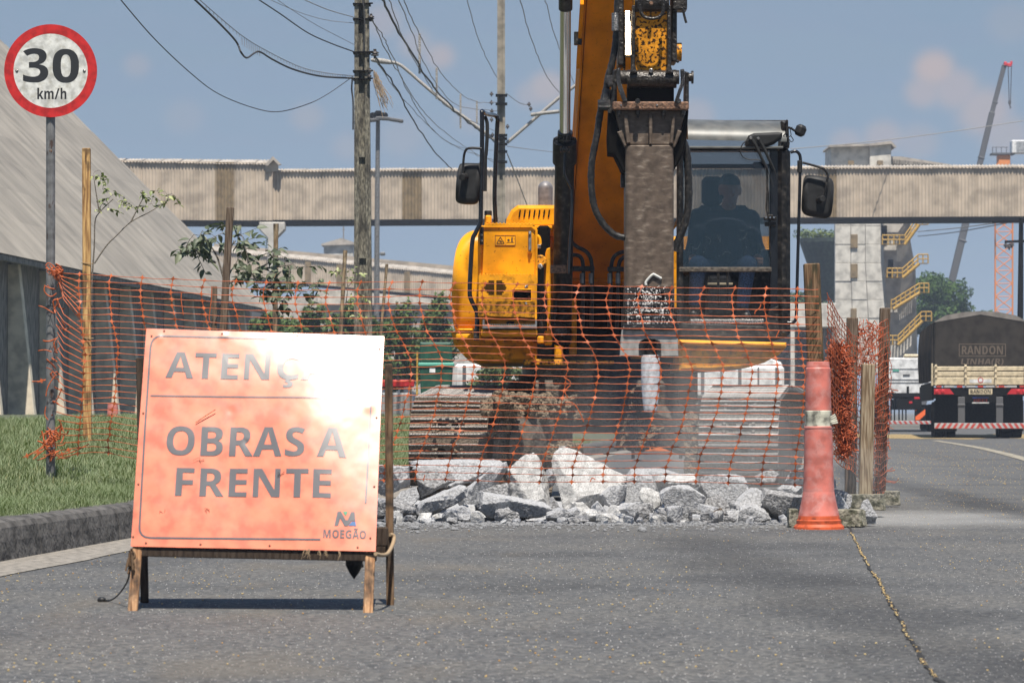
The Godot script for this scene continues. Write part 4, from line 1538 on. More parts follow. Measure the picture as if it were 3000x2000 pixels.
func wires() -> void:
	cable([[565, -6, 40], [640, 66, 42], [690, 120, 44], [705, 152, 44], [722, 169, 44.5], [745, 155, 45], [762, 152, 45.2], [800, 175, 46], [860, 203, 47], [940, 223, 48.5], [1036, 229, 49.9]], 0.013, "thick black cable with a loose loop, left of the near pole", M.wire)
	var messenger := [[578, -6, 40], [700, 98, 44], [780, 148, 45.6], [880, 196, 47.5], [960, 214, 48.7], [1036, 222, 49.9]]
	cable(messenger, 0.005, "thin messenger wire running just above the looped black cable", M.wire_pale)
	var tie := MB.new()
	var mc := curve(ppts(messenger), 12)
	for i in range(3, mc.size() - 1):
		var q: Vector3 = mc[i]
		tie.tube([q, q + Vector3(0.004, -0.04 - (0.08 if i > 12 and i < 22 else 0.0), 0)], 0.0035, 4)
	tag(obj("lashing_wire", tie, M.wire_pale), "fine lashing loops tying the black cable to its messenger", "wire")
	cable([[345, -10, 34], [450, 112, 37], [560, 216, 40], [640, 275, 43], [740, 315, 45], [815, 327, 46.5], [900, 305, 48], [960, 275, 49.2], [1036, 222, 50]], 0.006, "thin slack cable hanging in a deep curve over the warehouse", M.wire)
	cable([[750, -6, 42], [820, 40, 44], [900, 95, 46.5], [970, 127, 48.3], [1036, 151, 49.9]], 0.009, "twisted dark cable reaching the near pole under its middle band", M.wire)
	cable([[780, -6, 44], [880, 37, 46], [960, 59, 48], [1036, 67, 49.9]], 0.004, "thin wire reaching the near pole beside its upper band", M.wire_pale)
	cable([[805, -6, 43], [860, 32, 45], [930, 75, 47], [1036, 130, 49.9]], 0.004, "straight thin wire crossing to the near pole from upper left", M.wire_pale)
	cable([[880, -6, 45], [960, 28, 47.5], [1036, 50, 49.9]], 0.006, "short wire entering the near pole at its upper band", M.wire_pale)
	# from the near pole to the far one
	cable([[1115, -6, 52], [1170, 95, 58], [1240, 212, 68], [1290, 277, 76], [1340, 330, 84], [1400, 380, 90], [1456, 420, 94.9]], 0.018, "thick black cable falling from the top edge to the far pole", M.wire, 0.012)
	cable([[1136, -6, 52], [1190, 132, 60], [1255, 245, 72], [1300, 305, 80], [1370, 350, 88], [1456, 385, 94.9]], 0.008, "line nearest the thick cable, falling to the far pole", M.wire_pale, 0.008)
	cable([[1165, -6, 52], [1210, 100, 60], [1232, 165, 66], [1290, 262, 78], [1345, 310, 86], [1456, 325, 94.9]], 0.008, "middle line of three falling past the wooden spacers", M.wire_pale, 0.008)
	cable([[1182, -6, 52], [1230, 100, 61], [1290, 210, 74], [1350, 275, 84], [1400, 298, 90], [1456, 300, 94.9]], 0.008, "outer line of three, holding the spacers' upper ends", M.wire_pale, 0.008)
	cable([[1089, 52, 50], [1120, 105, 54], [1150, 165, 58], [1200, 278, 66], [1260, 370, 76], [1320, 420, 86], [1400, 455, 92], [1456, 470, 94.9]], 0.008, "upper of two sagging lines from the near pole insulator", M.wire_pale, 0.008)
	cable([[1090, 58, 50], [1130, 145, 55], [1180, 235, 62], [1240, 325, 72], [1300, 385, 82], [1380, 440, 92], [1456, 480, 94.9]], 0.008, "lower of two sagging lines from the near pole insulator", M.wire_pale, 0.008)
	cable([[1098, 165, 50], [1160, 258, 57], [1210, 352, 64], [1270, 440, 74], [1325, 497, 84]], 0.012, "dark cable dropping from the near pole to the gallery roof", M.wire, 0.008)
	cable([[1096, 168, 50], [1150, 250, 56], [1200, 310, 63], [1280, 392, 76], [1350, 432, 86], [1456, 440, 94.9]], 0.006, "faint line below the lamp arm of the far pole", M.wire_pale, 0.006)
	cable([[1368, -6, 70], [1395, 95, 80], [1425, 170, 90], [1456, 226, 95]], 0.009, "single line falling to the left side of the far pole", M.wire_pale, 0.006)
	cable([[1522, -6, 75], [1550, 95, 85], [1580, 175, 95], [1610, 235, 102], [1665, 300, 110]], 0.011, "line falling from the top toward the boom, right of the far pole", M.wire_pale, 0.006)
	cable([[1596, -6, 75], [1620, 85, 85], [1650, 170, 95], [1690, 260, 105]], 0.010, "short line falling just left of the boom cylinder", M.wire_pale, 0.006)
	cable([[1482, 272, 95], [1520, 300, 97], [1552, 308, 100]], 0.009, "short slack line at the right of the far pole", M.wire_pale)
	cable([[1486, 428, 95], [1560, 438, 110], [1640, 447, 130]], 0.010, "faint line leaving the far pole toward the boom cylinder", M.wire_pale)
	cable([[1486, 450, 95], [1510, 510, 100], [1540, 590, 110], [1560, 640, 120]], 0.016, "dark stay cable falling behind the gallery from the far pole", M.wire_pale)
	cable([[2318, 436, 170], [2500, 420, 175], [2700, 397, 180], [2880, 372, 185], [3020, 350, 190]], 0.02, "long pale line crossing the sky above the gallery roof", M.cable_white)
	cable([[2690, 678, 190], [2800, 668, 160], [2955, 648, 131]], 0.022, "upper line running to the crossarm of the right pole", M.wire_pale)
	cable([[2690, 692, 190], [2800, 680, 160], [2955, 652, 131]], 0.022, "lower line running to the crossarm of the right pole", M.wire_pale)
	var k := 0
	for q in [[1229, 98, 216, 66.0], [1279, 198, 290, 76.0], [1349, 275, 376, 86.0], [1397, 295, 362, 91.0]]:
		var m := MB.new()
		m.cbox((P(q[0], q[1], q[3]) + P(q[0], q[2], q[3])) * 0.5, Vector3(0.045, (q[2] - q[1]) * q[3] / F, 0.03), 0.006)
		tag(obj("line_spacer", m, M.cable_white), ["first wooden line spacer from the near pole", "second wooden line spacer from the near pole", "third wooden line spacer, left of the handrail top", "short dark line spacer nearest the far pole"][k], "spacer", "spacers on the overhead lines")
		k += 1
	# dry plant hanging under the near pole's insulator
	var b := MB.new()
	for i in 34:
		var p := P(1092 + rng.randf() * 10, 205 + rng.randf() * 30, 50.0)
		var pts := [p]
		for s in 5:
			p += Vector3(rng.randf_range(0.0, 0.06), rng.randf_range(-0.14, -0.02), rng.randf_range(-0.03, 0.03))
			pts.append(p)
		b.tube(pts, 0.003, 4)
	tag(obj("dry_vine", b, M.twine), "dry straw-coloured vine tangle hanging beside the near utility pole", "plant")
	# pole at the far right
	var t := thing("utility_pole", "thin dark utility pole with a crossarm at the right edge", "utility pole", P(2989, 1200, 130.0))
	b = MB.new()
	b.tube(ppts([[2988, 1200], [2991, 900], [2993, 640]], 130.0), [0.13, 0.11, 0.08], 8)
	obj("shaft", b, M.chassis, t)
	for y in [650, 708]:
		b = MB.new()
		b.bar(P(2945 if y > 700 else 2908, y, 129.8), P(3010, y - 2, 129.8), 0.09, 0.09)
		obj("crossarm", b, M.chassis, t)
	for q in [[2948, 718], [2958, 722], [2966, 716]]:
		insulator(q[0], q[1], 129.6, 0.12, t)


func speed_sign() -> void:
	var d := 23.5
	var t := thing("speed_limit_sign", "round 30 km/h speed limit sign with a red ring on a grey pole", "road sign", Vector3(P(146, 0, d).x, bank(1.2, d), -d))
	var face := Transform3D(Basis(Vector3(1, 0, 0), PI / 2), P(147, 207, d - 0.045))
	var k := d / F
	var m := MB.new()
	m.lathe([Vector2(0, -0.002), Vector2(109 * k, -0.002), Vector2(109 * k, 0.0005), Vector2(0, 0.0005)], face, 64)
	obj("white_face", m, M.sign_white, t)
	m = MB.new()
	m.lathe([Vector2(0, -0.0045), Vector2(136 * k, -0.0045), Vector2(136 * k, 0.001), Vector2(108.6 * k, 0.001), Vector2(108.6 * k, -0.0015)], face, 64)
	obj("red_ring", m, M.sign_red, t)
	var word := func(s: String, x0: float, x1: float, y0: float, y1: float) -> void:
		var l := letters(s, (x1 - x0) * k, (y1 - y0) * k, 0.0008)
		var w := MB.new()
		w.add(l, Transform3D(Basis(), P(x0, y1, d - 0.045) + Vector3(0, 0, 0.0006)))
		obj("lettering", w, M.sign_ink, t)
	word.call("3", 66, 140, 141, 241)
	word.call("0", 153, 230, 143, 242)
	word.call("km/h", 108, 193, 257, 290)
	for x in [48, 246]:
		m = MB.new()
		m.ball(P(x, 207, d - 0.046), Vector3(0.011, 0.011, 0.006), 12, 8)
		obj("bolt", m, M.steel, t)
	m = MB.new()
	m.tube([Vector3(P(147, 0, d).x, bank(1.2, d) - 0.1, -d), P(147, 330, d), P(147, 120, d)], 0.0305, 18)
	m.tube([P(146, 345, d - 0.0318), P(146, 1330, d - 0.0318)], 0.0022, 5)
	obj("pole", m, M.galv, t)
	m = MB.new()
	m.lathe([Vector2(0, 0), Vector2(0.010, 0), Vector2(0.0075, 0.0015), Vector2(0, 0.0015)], Transform3D(Basis(Vector3(1, 0, 0), PI / 2), P(147, 442, d - 0.0305)), 12)
	obj("plug_hole", m, M.rust_plate, t)
	for y in [470, 498]:
		m = MB.new()
		m.cbox(P(147, 150 + (y - 470) * 4, d - 0.02), Vector3(0.09, 0.03, 0.02), 0.004)
		obj("clamp", m, M.galv, t)
	for q in [[1058, 0.0], [905, 0.05]]:
		m = MB.new()
		var ring := []
		for i in 17:
			ring.append(P(147, q[0], d) + Vector3(cos(TAU * i / 16.0) * 0.0325, sin(TAU * i / 16.0) * q[1] * 0.5, sin(TAU * i / 16.0) * 0.0325))
		m.tube(ring, 0.0022, 5, false)
		obj("wire_tie", m, M.wire, t)


func leaf_mesh(col: Color) -> ArrayMesh:
	var m := MB.new()
	m.tint = true
	m.col = col
	m.grid(2, 6, func(u, w): return Vector3((u - 0.5) * 0.54 * sin(PI * pow(w, 0.8)) * (1.0 - 0.15 * w), 0.12 * absf(u - 0.5) * 2.0 * sin(PI * w) - 0.18 * w * w, -w), true)
	return mesh_of([[m, M.leaf]])


func sapling(label: String, d: float, branches: Array, clusters: Array, size: float, cols: Array, thick: float, sd: int) -> void:
	rng.seed = sd
	var root: Array = branches[0][0]
	var at := P(root[0], root[1], d)
	var t := thing("sapling", label, "sapling", at, "young trees tied to stakes")
	for b in branches:
		var m := MB.new()
		var pts := curve(ppts(b, d), 4)
		var r := []
		for i in pts.size():
			r.append(lerpf(thick, thick * 0.4, float(i) / pts.size()) * (1.0 if b == branches[0] else 0.75))
		m.tube(pts, r, 6)
		obj("branch", m, M.bark, t)
	var leaves := []
	for c in cols:
		leaves.append(leaf_mesh(c))
	var tw := MB.new()
	for c in clusters:
		var hub := P(c[0], c[1], d)
		for s in maxi(2, c[4] / 5):
			# a spray: a twig with leaves along it
			var e := P(c[0] + rng.randfn() * c[2] * 0.5, c[1] + rng.randfn() * c[3] * 0.5, d + rng.randfn() * 0.12)
			var end := e + Vector3(rng.randf_range(-1, 1), rng.randf_range(-0.7, 0.4), rng.randf_range(-1, 1)).normalized() * size * 2.2
			tw.tube([hub, hub.lerp(e, 0.6) + Vector3(0, size * 0.3, 0), e, end], thick * 0.22, 4)
			for i in 7:
				var p := e.lerp(end, i / 6.0)
				var dir := ((end - e).normalized() * 0.5 + Vector3(rng.randfn(), rng.randf_range(-1.3, 0.5), rng.randfn())).normalized()
				var up := (Vector3(rng.randfn() * 0.5, 1.0, rng.randfn() * 0.5 + 0.4)).normalized()
				var x := up.cross(-dir).normalized()
				var y := (-dir).cross(x)
				var sc := size * rng.randf_range(0.6, 1.15)
				inst("leaf", leaves[rng.randi() % leaves.size()], Transform3D(Basis(x * sc, y * sc, -dir * sc), p), t)
	obj("twigs", tw, M.bark, t)


func stake(label: String, a: Array, b: Array, d: float, w: float, m: Material, round := false) -> Node3D:
	var t := thing("wooden_stake", label, "stake", P(b[0], b[1], d), "stakes along the grass bank")
	var s := MB.new()
	if round:
		var pts := []
		var r := []
		for i in 15:
			pts.append(P(lerpf(a[0], b[0], i / 14.0), lerpf(a[1], b[1], i / 14.0), d))
			r.append(w * 0.5 * (1.12 if i % 3 == 0 else 0.97))
		s.tube(pts, r, 10)
	else:
		s.bar(P(b[0], b[1], d), P(a[0], a[1], d), w, w * 0.8, 0.005)
	obj("shaft", s, m, t)
	return t


func stakes() -> void:
	var t := stake("tall pale yellow timber stake beside the speed sign pole", [252, 434], [255, 1330], 30.0, 0.070, M.stake)
	for y in [771, 990]:
		var m := MB.new()
		var c := P(254, y, 30.0)
		m.tube(curve([c + Vector3(-0.045, 0.003, 0.03), c + Vector3(0, 0.0, 0.034), c + Vector3(0.04, -0.004, 0.03), c + Vector3(0.05, 0.0, -0.02), c + Vector3(0, 0, -0.036), c + Vector3(-0.045, 0.003, 0.03)]), 0.003, 5)
		if y > 800:
			m.tube(curve([c + Vector3(-0.01, 0, 0.036), c + Vector3(0.035, -0.05, 0.04), c + Vector3(0.04, -0.1, 0.04), c + Vector3(0.02, -0.14, 0.036)]), 0.0025, 5)
		obj("wire_tie", m, M.twine, t)
	stake("grey-brown squared stake leaning right beside the dark-leaved saplings", [674, 607], [634, 1290], 33.0, 0.068, M.post_grey)
	stake("short grey post just behind the leaning squared stake", [628, 838], [624, 1290], 34.0, 0.05, M.post_grey)
	stake("round pole-like stake standing among the leaves of the dark sapling", [808, 655], [802, 1280], 37.0, 0.052, M.bamboo, true)
	stake("bamboo stake leaning slightly right, between the two leaf clusters and the near pole", [1011, 733], [982, 1260], 42.0, 0.048, M.bamboo, true)
	stake("thin leaning stake just right of the near utility pole", [1133, 773], [1092, 1250], 46.0, 0.038, M.bamboo, true)
	var pale := [Color(0.30, 0.33, 0.13), Color(0.22, 0.27, 0.10), Color(0.36, 0.37, 0.19), Color(0.17, 0.21, 0.075)]
	var dusk := [Color(0.105, 0.125, 0.075), Color(0.075, 0.095, 0.055), Color(0.150, 0.165, 0.105), Color(0.055, 0.075, 0.040)]
	sapling("thin pale-leaved sapling growing beside the tall yellow stake", 30.2, [[[262, 1290], [266, 1000], [268, 830], [275, 720], [277, 650], [290, 622], [330, 583]], [[275, 772], [310, 720], [340, 690], [382, 650], [435, 622], [490, 588], [515, 575]], [[382, 650], [405, 605], [423, 570]], [[290, 622], [282, 575], [273, 515]]],
		[[282, 500, 9, 22, 7], [300, 555, 26, 24, 14], [345, 570, 28, 16, 14], [318, 600, 24, 14, 10], [370, 600, 28, 22, 16], [418, 562, 12, 14, 7], [440, 598, 30, 22, 16], [490, 572, 34, 22, 22]], 0.055, pale, 0.009, 101)
	sapling("dark dusty-leaved sapling left of the leaning squared stake", 33.4, [[[668, 1290], [662, 1000], [664, 860], [650, 800], [632, 745], [610, 715], [585, 700]], [[650, 800], [665, 740], [690, 705]], [[632, 770], [590, 745], [570, 730]]],
		[[585, 690, 45, 24, 24], [615, 715, 50, 26, 30], [575, 735, 28, 18, 12], [650, 678, 25, 20, 12], [705, 690, 36, 24, 26], [680, 715, 24, 18, 10]], 0.115, dusk, 0.014, 102)
	sapling("dark broad-leaved sapling spreading round the pole-like stake", 35.0, [[[672, 1290], [664, 1000], [660, 855], [678, 825], [710, 803], [750, 790], [785, 770], [800, 745]], [[710, 803], [740, 830], [770, 850], [800, 860]], [[800, 860], [850, 850], [900, 855]], [[750, 790], [820, 780], [850, 775]]],
		[[800, 755, 46, 26, 34], [735, 788, 46, 26, 30], [845, 780, 36, 26, 24], [765, 830, 52, 30, 34], [800, 865, 50, 28, 30], [860, 860, 36, 22, 18], [915, 848, 34, 18, 18]], 0.118, dusk, 0.014, 103)
	sapling("spindly sapling with a few yellow-green leaves at the leaning bamboo stake", 42.3, [[[1000, 1280], [1004, 1000], [1012, 900], [1018, 840], [1012, 790]], [[1018, 840], [1035, 820], [1040, 795]]],
		[[1014, 785, 14, 18, 7], [1032, 815, 16, 20, 10], [1040, 860, 20, 16, 8], [990, 805, 14, 8, 4], [1040, 930, 20, 12, 6]], 0.07, pale, 0.008, 104)
	rng.seed = 31


func wheel(t, x: float, z: float, r: float, w: float) -> void:
	var m := MB.new()
	m.lathe([Vector2(0, -w * 0.5), Vector2(r * 0.92, -w * 0.5), Vector2(r, -w * 0.4), Vector2(r, w * 0.4), Vector2(r * 0.92, w * 0.5), Vector2(r * 0.55, w * 0.5), Vector2(r * 0.5, w * 0.4), Vector2(0, w * 0.4)], Transform3D(Basis(Vector3(0, 0, 1), PI / 2), Vector3(x, r, z)), 24)
	lobj("wheel", m, M.tyre, t)


func trucks() -> void:
	# big grain truck seen from behind; its own axes: x to the right, z towards the viewer, tail at z = 0
	var t := thing("grain_truck", "big grain truck seen from behind under a dark tarpaulin, with a cream tailgate", "truck", P(2874, 1284, 96.5), "trucks queuing on the road")
	t.rotation.y = deg_to_rad(-5.0)
	var m := MB.new()
	m.prism(PackedVector2Array([Vector2(-1.27, 1.98), Vector2(1.27, 1.98), Vector2(1.26, 3.20), Vector2(0.95, 3.36), Vector2(0.5, 3.45), Vector2(0, 3.48), Vector2(-0.5, 3.45), Vector2(-0.95, 3.36), Vector2(-1.26, 3.20)]), -12.5, 0.0, Transform3D(), 0.03)
	var tp := lobj("tarpaulin", m, M.tarp, t)
	m = MB.new()
	m.prism(PackedVector2Array([Vector2(-1.275, 3.205), Vector2(-0.96, 3.375), Vector2(-0.5, 3.465), Vector2(0, 3.495), Vector2(0.5, 3.465), Vector2(0.96, 3.375), Vector2(1.275, 3.205), Vector2(1.25, 3.19), Vector2(0, 3.40), Vector2(-1.25, 3.19)]), -12.4, 0.012)
	lobj("tarpaulin_top", m, M.tarp_top, tp)
	m = MB.new()
	for k in 40:
		var z := -0.2 - k * 0.3
		var x := -1.285 - rng.randf() * 0.05
		m.tube([Vector3(x + 0.03, 3.18, z), Vector3(x, 2.7, z + rng.randfn() * 0.05), Vector3(x, 2.2, z + rng.randfn() * 0.08), Vector3(x + 0.02, 1.6, z)], [0.03, 0.05, 0.06, 0.05], 6)
	lobj("tarpaulin_folds", m, M.tarp, tp)
	m = MB.new()
	m.add(letters("RANDON", 1.12, 0.23, 0.004), Transform3D(Basis(), Vector3(-0.51, 2.31, 0.0)))
	for q in [[-0.59, 2.25, 0.69, 2.27], [-0.59, 2.58, 0.69, 2.60], [-0.59, 2.27, -0.57, 2.58], [0.67, 2.27, 0.69, 2.58]]:
		m.cbox(Vector3((q[0] + q[2]) * 0.5, (q[1] + q[3]) * 0.5, 0.002), Vector3(q[2] - q[0], q[3] - q[1], 0.004))
	m.add(letters("LINHA(R)", 1.15, 0.19, 0.004), Transform3D(Basis(Vector3(1, 0, 0), Vector3(0.15, 1, 0), Vector3(0, 0, 1)), Vector3(-0.54, 2.0, 0.0)))
	lobj("lettering", m, M.tarp_ink, tp)
	var gate := MB.new()
	gate.cbox(Vector3(0, 1.72, -0.06), Vector3(2.58, 0.56, 0.06))
	var gt := lobj("tailgate", gate, M.chassis, t)
	for q in [[1.915, 0.12], [1.765, 0.12], [1.575, 0.21]]:
		m = MB.new()
		m.cbox(Vector3(0, q[0], -0.01), Vector3(2.56, q[1], 0.05), 0.012)
		lobj("board", m, M.cream, gt)
	for x in [-1.22, -0.41, 0.41, 1.22]:
		m = MB.new()
		m.cbox(Vector3(x, 1.74, 0.03), Vector3(0.055, 0.58, 0.06), 0.01)
		for y in [1.68, 1.83, 1.98]:
			m.cbox(Vector3(x, y, 0.055), Vector3(0.075, 0.05, 0.05), 0.01)
		lobj("rib", m, M.cream, gt)
	for x in [-1.32, 1.32]:
		m = MB.new()
		m.cbox(Vector3(x, 1.75, -0.04), Vector3(0.05, 0.62, 0.10), 0.01)
		lobj("corner_post", m, M.cream, gt)
	m = MB.new()
	m.lathe([Vector2(0, 0), Vector2(0.075, 0), Vector2(0.075, 0.006), Vector2(0, 0.006)], Transform3D(Basis(Vector3(1, 0, 0), PI / 2), Vector3(0.0, 1.60, 0.016)), 20)
	m.cbox(Vector3(0, 1.575, 0.018), Vector3(0.60, 0.10, 0.004))
	lobj("notice", m, M.white_paint, gt)
	m = MB.new()
	m.lathe([Vector2(0.055, 0), Vector2(0.077, 0), Vector2(0.077, 0.008), Vector2(0.055, 0.008)], Transform3D(Basis(Vector3(1, 0, 0), PI / 2), Vector3(0.0, 1.60, 0.0165)), 20)
	lobj("ring", m, M.tape_red, gt)
	for k in 9:
		m = MB.new()
		m.cbox(Vector3(-1.14 + k * 0.285, 1.425, 0.0), Vector3(0.27 if k % 2 else 0.15, 0.05, 0.03))
		lobj("reflector_tape", m, M.tape_red if k % 2 == 0 else M.tape_white, t)
	m = MB.new()
	m.cbox(Vector3(0, 1.28, -0.06), Vector3(2.58, 0.24, 0.10), 0.02)
	m.cbox(Vector3(0, 1.12, -2.5), Vector3(1.0, 0.25, 5.0))
	m.cbox(Vector3(0, 1.22, -6.5), Vector3(1.0, 0.25, 12.0))
	m.cbox(Vector3(0, 0.75, -0.9), Vector3(2.4, 0.9, 0.04))
	lobj("chassis", m, M.chassis, t)
	for s in [-1.0, 1.0]:
		m = MB.new()
		m.prism(PackedVector2Array([Vector2(s * 1.27, 1.21), Vector2(s * 0.72, 1.21), Vector2(s * 0.84, 1.36), Vector2(s * 1.27, 1.36)]), -0.012, 0.02, Transform3D(), 0.006)
		for x in [1.19, 1.03]:
			m.ball(Vector3(s * x, 1.285, 0.02), Vector3(0.06, 0.06, 0.02))
		lobj("tail_light", m, M.lamp_red, t)
	m = MB.new()
	m.cbox(Vector3(0, 1.285, 0.0), Vector3(0.64, 0.15, 0.02))
	var np := lobj("nameplate", m, M.cream, t)
	m = MB.new()
	m.add(letters("RANDON", 0.55, 0.10, 0.004), Transform3D(Basis(), Vector3(-0.275, 1.235, 0.0105)))
	lobj("lettering", m, M.chassis, np)
	m = MB.new()
	m.cbox(Vector3(0, 1.05, -0.01), Vector3(0.46, 0.17, 0.012))
	var lp := lobj("number_plate", m, M.white_paint, t)
	m = MB.new()
	m.cbox(Vector3(0, 1.118, -0.003), Vector3(0.44, 0.028, 0.006))
	lobj("plate_band", m, M.plate_blue, lp)
	m = MB.new()
	for k in 7:
		m.cbox(Vector3(-0.165 + k * 0.055, 1.04, -0.002), Vector3(0.034, 0.085, 0.004))
	lobj("plate_characters", m, M.tape_red, lp)
	for x in [-0.52, 0.52]:
		m = MB.new()
		m.cbox(Vector3(x, 0.78, -0.02), Vector3(0.19, 0.72, 0.06), 0.01)
		m.cbox(Vector3(x, 0.92, 0.005), Vector3(0.21, 0.06, 0.06), 0.01)
		lobj("bumper_strut", m, M.crane_grey, t)
	m = MB.new()
	m.cbox(Vector3(0.02, 0.345, -0.01), Vector3(2.56, 0.15, 0.08), 0.01)
	var ub := lobj("rear_bumper", m, M.tape_white, t)
	for k in 16:
		var x := -1.25 + k * 0.16
		var sl := 0.09 if x < 0.0 else -0.09
		m = MB.new()
		m.prism(PackedVector2Array([Vector2(x, 0.275), Vector2(x + 0.08, 0.275), Vector2(x + 0.08 + sl, 0.415), Vector2(x + sl, 0.415)]), 0.031, 0.034)
		lobj("stripe", m, M.tape_red, ub)
	for z in [-1.6, -2.85, -4.1]:
		for s in [-1.0, 1.0]:
			wheel(t, s * 1.08, z, 0.51, 0.26)
			wheel(t, s * 0.76, z, 0.51, 0.26)
	for s in [-1.0, 1.0]:
		m = MB.new()
		m.cbox(Vector3(s * 0.92, 0.62, -0.98), Vector3(0.62, 0.85, 0.02))
		lobj("mudflap", m, M.tyre, t)
	m = MB.new()
	m.cbox(Vector3(-1.28, 1.3, -6.0), Vector3(0.05, 0.5, 11.0), 0.02)
	lobj("side_skirt", m, M.chassis, t)

	# second truck, ahead of it: white cab seen over an empty low trailer
	var k2 := thing("flatbed_truck", "white truck cab with an empty dark trailer, left of the tarpaulined truck", "truck", P(2665, 1264, 128.0), "trucks queuing on the road")
	k2.rotation.y = deg_to_rad(-5.0)
	m = MB.new()
	m.prism(PackedVector2Array([Vector2(-0.8, 1.3), Vector2(1.1, 1.3), Vector2(1.1, 2.78), Vector2(1.02, 2.84), Vector2(-0.72, 2.84), Vector2(-0.8, 2.35)]), -12.0, -10.0, Transform3D(), 0.04)
	var cab := lobj("cab", m, M.white_paint, k2)
	for y in [1.86, 1.98, 2.40]:
		m = MB.new()
		m.cbox(Vector3(0.15, y, -9.995), Vector3(1.86, 0.025, 0.02))
		lobj("panel_seam", m, M.crane_grey, cab)
	m = MB.new()
	m.cbox(Vector3(0.35, 2.91, -10.6), Vector3(0.62, 0.14, 1.2), 0.05)
	lobj("roof_marker", m, M.cream, cab)
	m = MB.new()
	m.cbox(Vector3(-0.27, 2.34, -9.985), Vector3(0.25, 0.07, 0.012))
	lobj("green_label", m, M.bin_rim, cab)
	m = MB.new()
	m.cbox(Vector3(0.14, 2.16, -9.985), Vector3(0.27, 0.07, 0.012))
	lobj("dark_label", m, M.crane_grey, cab)
	m = MB.new()
	m.cbox(Vector3(-0.74, 1.85, -9.9), Vector3(0.28, 1.1, 0.5), 0.04)
	lobj("air_stack", m, M.crane_grey, k2)
	m = MB.new()
	m.cbox(Vector3(0, 1.32, -5.0), Vector3(2.5, 0.18, 10.0), 0.02)
	m.cbox(Vector3(0, 1.0, -5.0), Vector3(0.9, 0.4, 10.0))
	for q in [[-0.05, 1.52], [0.42, 1.5], [-0.62, 1.36]]:
		m.cbox(Vector3(q[0], q[1], -0.1), Vector3(0.09, 0.26, 0.09), 0.01)
	lobj("trailer_bed", m, M.chassis, k2)
	for k in 9:
		m = MB.new()
		m.cbox(Vector3(-1.2 + k * 0.14, 0.85, -0.5 - 0.6 * (k % 3)), Vector3(0.05, 0.9 + 0.1 * (k % 2), 0.06), 0.01)
		lobj("side_stake", m, M.crane_grey if k % 2 else M.chassis, k2)
	m = MB.new()
	m.cbox(Vector3(0.4, 0.62, -0.05), Vector3(0.42, 0.5, 0.03))
	var bd := lobj("marker_board", m, M.chassis, k2)
	m = MB.new()
	m.prism(PackedVector2Array([Vector2(0.22, 0.42), Vector2(0.36, 0.42), Vector2(0.58, 0.62), Vector2(0.58, 0.82), Vector2(0.22, 0.54)]), -0.032, -0.028)
	m.prism(PackedVector2Array([Vector2(0.22, 0.74), Vector2(0.36, 0.86), Vector2(0.22, 0.86)]), -0.032, -0.028)
	lobj("chevron", m, M.orange_sign, bd)
	m = MB.new()
	m.cbox(Vector3(0.1, 0.33, -0.02), Vector3(2.3, 0.12, 0.06), 0.01)
	var b2 := lobj("rear_bumper", m, M.tape_white, k2)
	for k in 12:
		var x := -0.9 + k * 0.19
		m = MB.new()
		m.prism(PackedVector2Array([Vector2(x, 0.275), Vector2(x + 0.09, 0.275), Vector2(x + 0.01, 0.385), Vector2(x - 0.08, 0.385)]), 0.011, 0.014)
		lobj("stripe", m, M.tape_red, b2)
	for q in [[0.28, 1.22, 0.2], [0.05, 1.06, 0.12]]:
		m = MB.new()
		m.cbox(Vector3(q[0], q[1], 0.0), Vector3(q[2], 0.08, 0.03), 0.01)
		lobj("tail_light", m, M.lamp_red, k2)
	for z in [-1.2, -2.4, -11.0]:
		for s in [-0.95, 0.95]:
			wheel(k2, s, z, 0.5, 0.5)

	lorry("white lorry glimpsed under the left side of the excavator", 1460, 100.0, 2.5, false)
	lorry("white lorry with a rounded cab roof glimpsed under the excavator cab", 2165, 104.0, 2.7, true)


func lorry(label: String, x: float, d: float, w: float, domed: bool) -> void:
	var g := HY + H * F / d
	var t := thing("white_lorry", label, "truck", P(x, g, d), "white lorries beyond the excavator")
	var m := MB.new()
	m.cbox(Vector3(0, 1.62, -2.0), Vector3(w, 0.95, 4.0), 0.08)
	lobj("body", m, M.white_paint, t)
	if domed:
		m = MB.new()
		m.prism(PackedVector2Array([Vector2(0.2, 2.09), Vector2(w * 0.49, 2.09), Vector2(w * 0.47, 2.2), Vector2(0.9, 2.33), Vector2(0.45, 2.28)]), -2.0, -0.2, Transform3D(), 0.04)
		lobj("roof_fairing", m, M.white_paint, t)
	for k in 5:
		m = MB.new()
		m.cbox(Vector3(-w * 0.5 + 0.28 + k * (w - 0.5) / 4.0, 1.66, 0.005), Vector3(0.05 if k % 2 else 0.10, 0.78, 0.02))
		lobj("door_bar", m, M.crane_grey, t)
	m = MB.new()
	m.cbox(Vector3(0, 1.06, -0.3), Vector3(w * 0.96, 0.16, 0.5), 0.02)
	m.cbox(Vector3(0, 0.85, -2.5), Vector3(0.9, 0.3, 4.6))
	lobj("chassis", m, M.chassis, t)
	for k in 4:
		m = MB.new()
		m.cbox(Vector3(-w * 0.36 + k * w * 0.24, 1.08, -0.03), Vector3(0.26, 0.09, 0.03), 0.01)
		lobj("tail_light", m, M.lamp_red if k % 3 == 0 else M.orange_sign, t)
	for s in [-1.0, 1.0]:
		wheel(t, s * w * 0.38, -1.0, 0.48, 0.5)
		wheel(t, s * w * 0.38, -4.0, 0.48, 0.3)


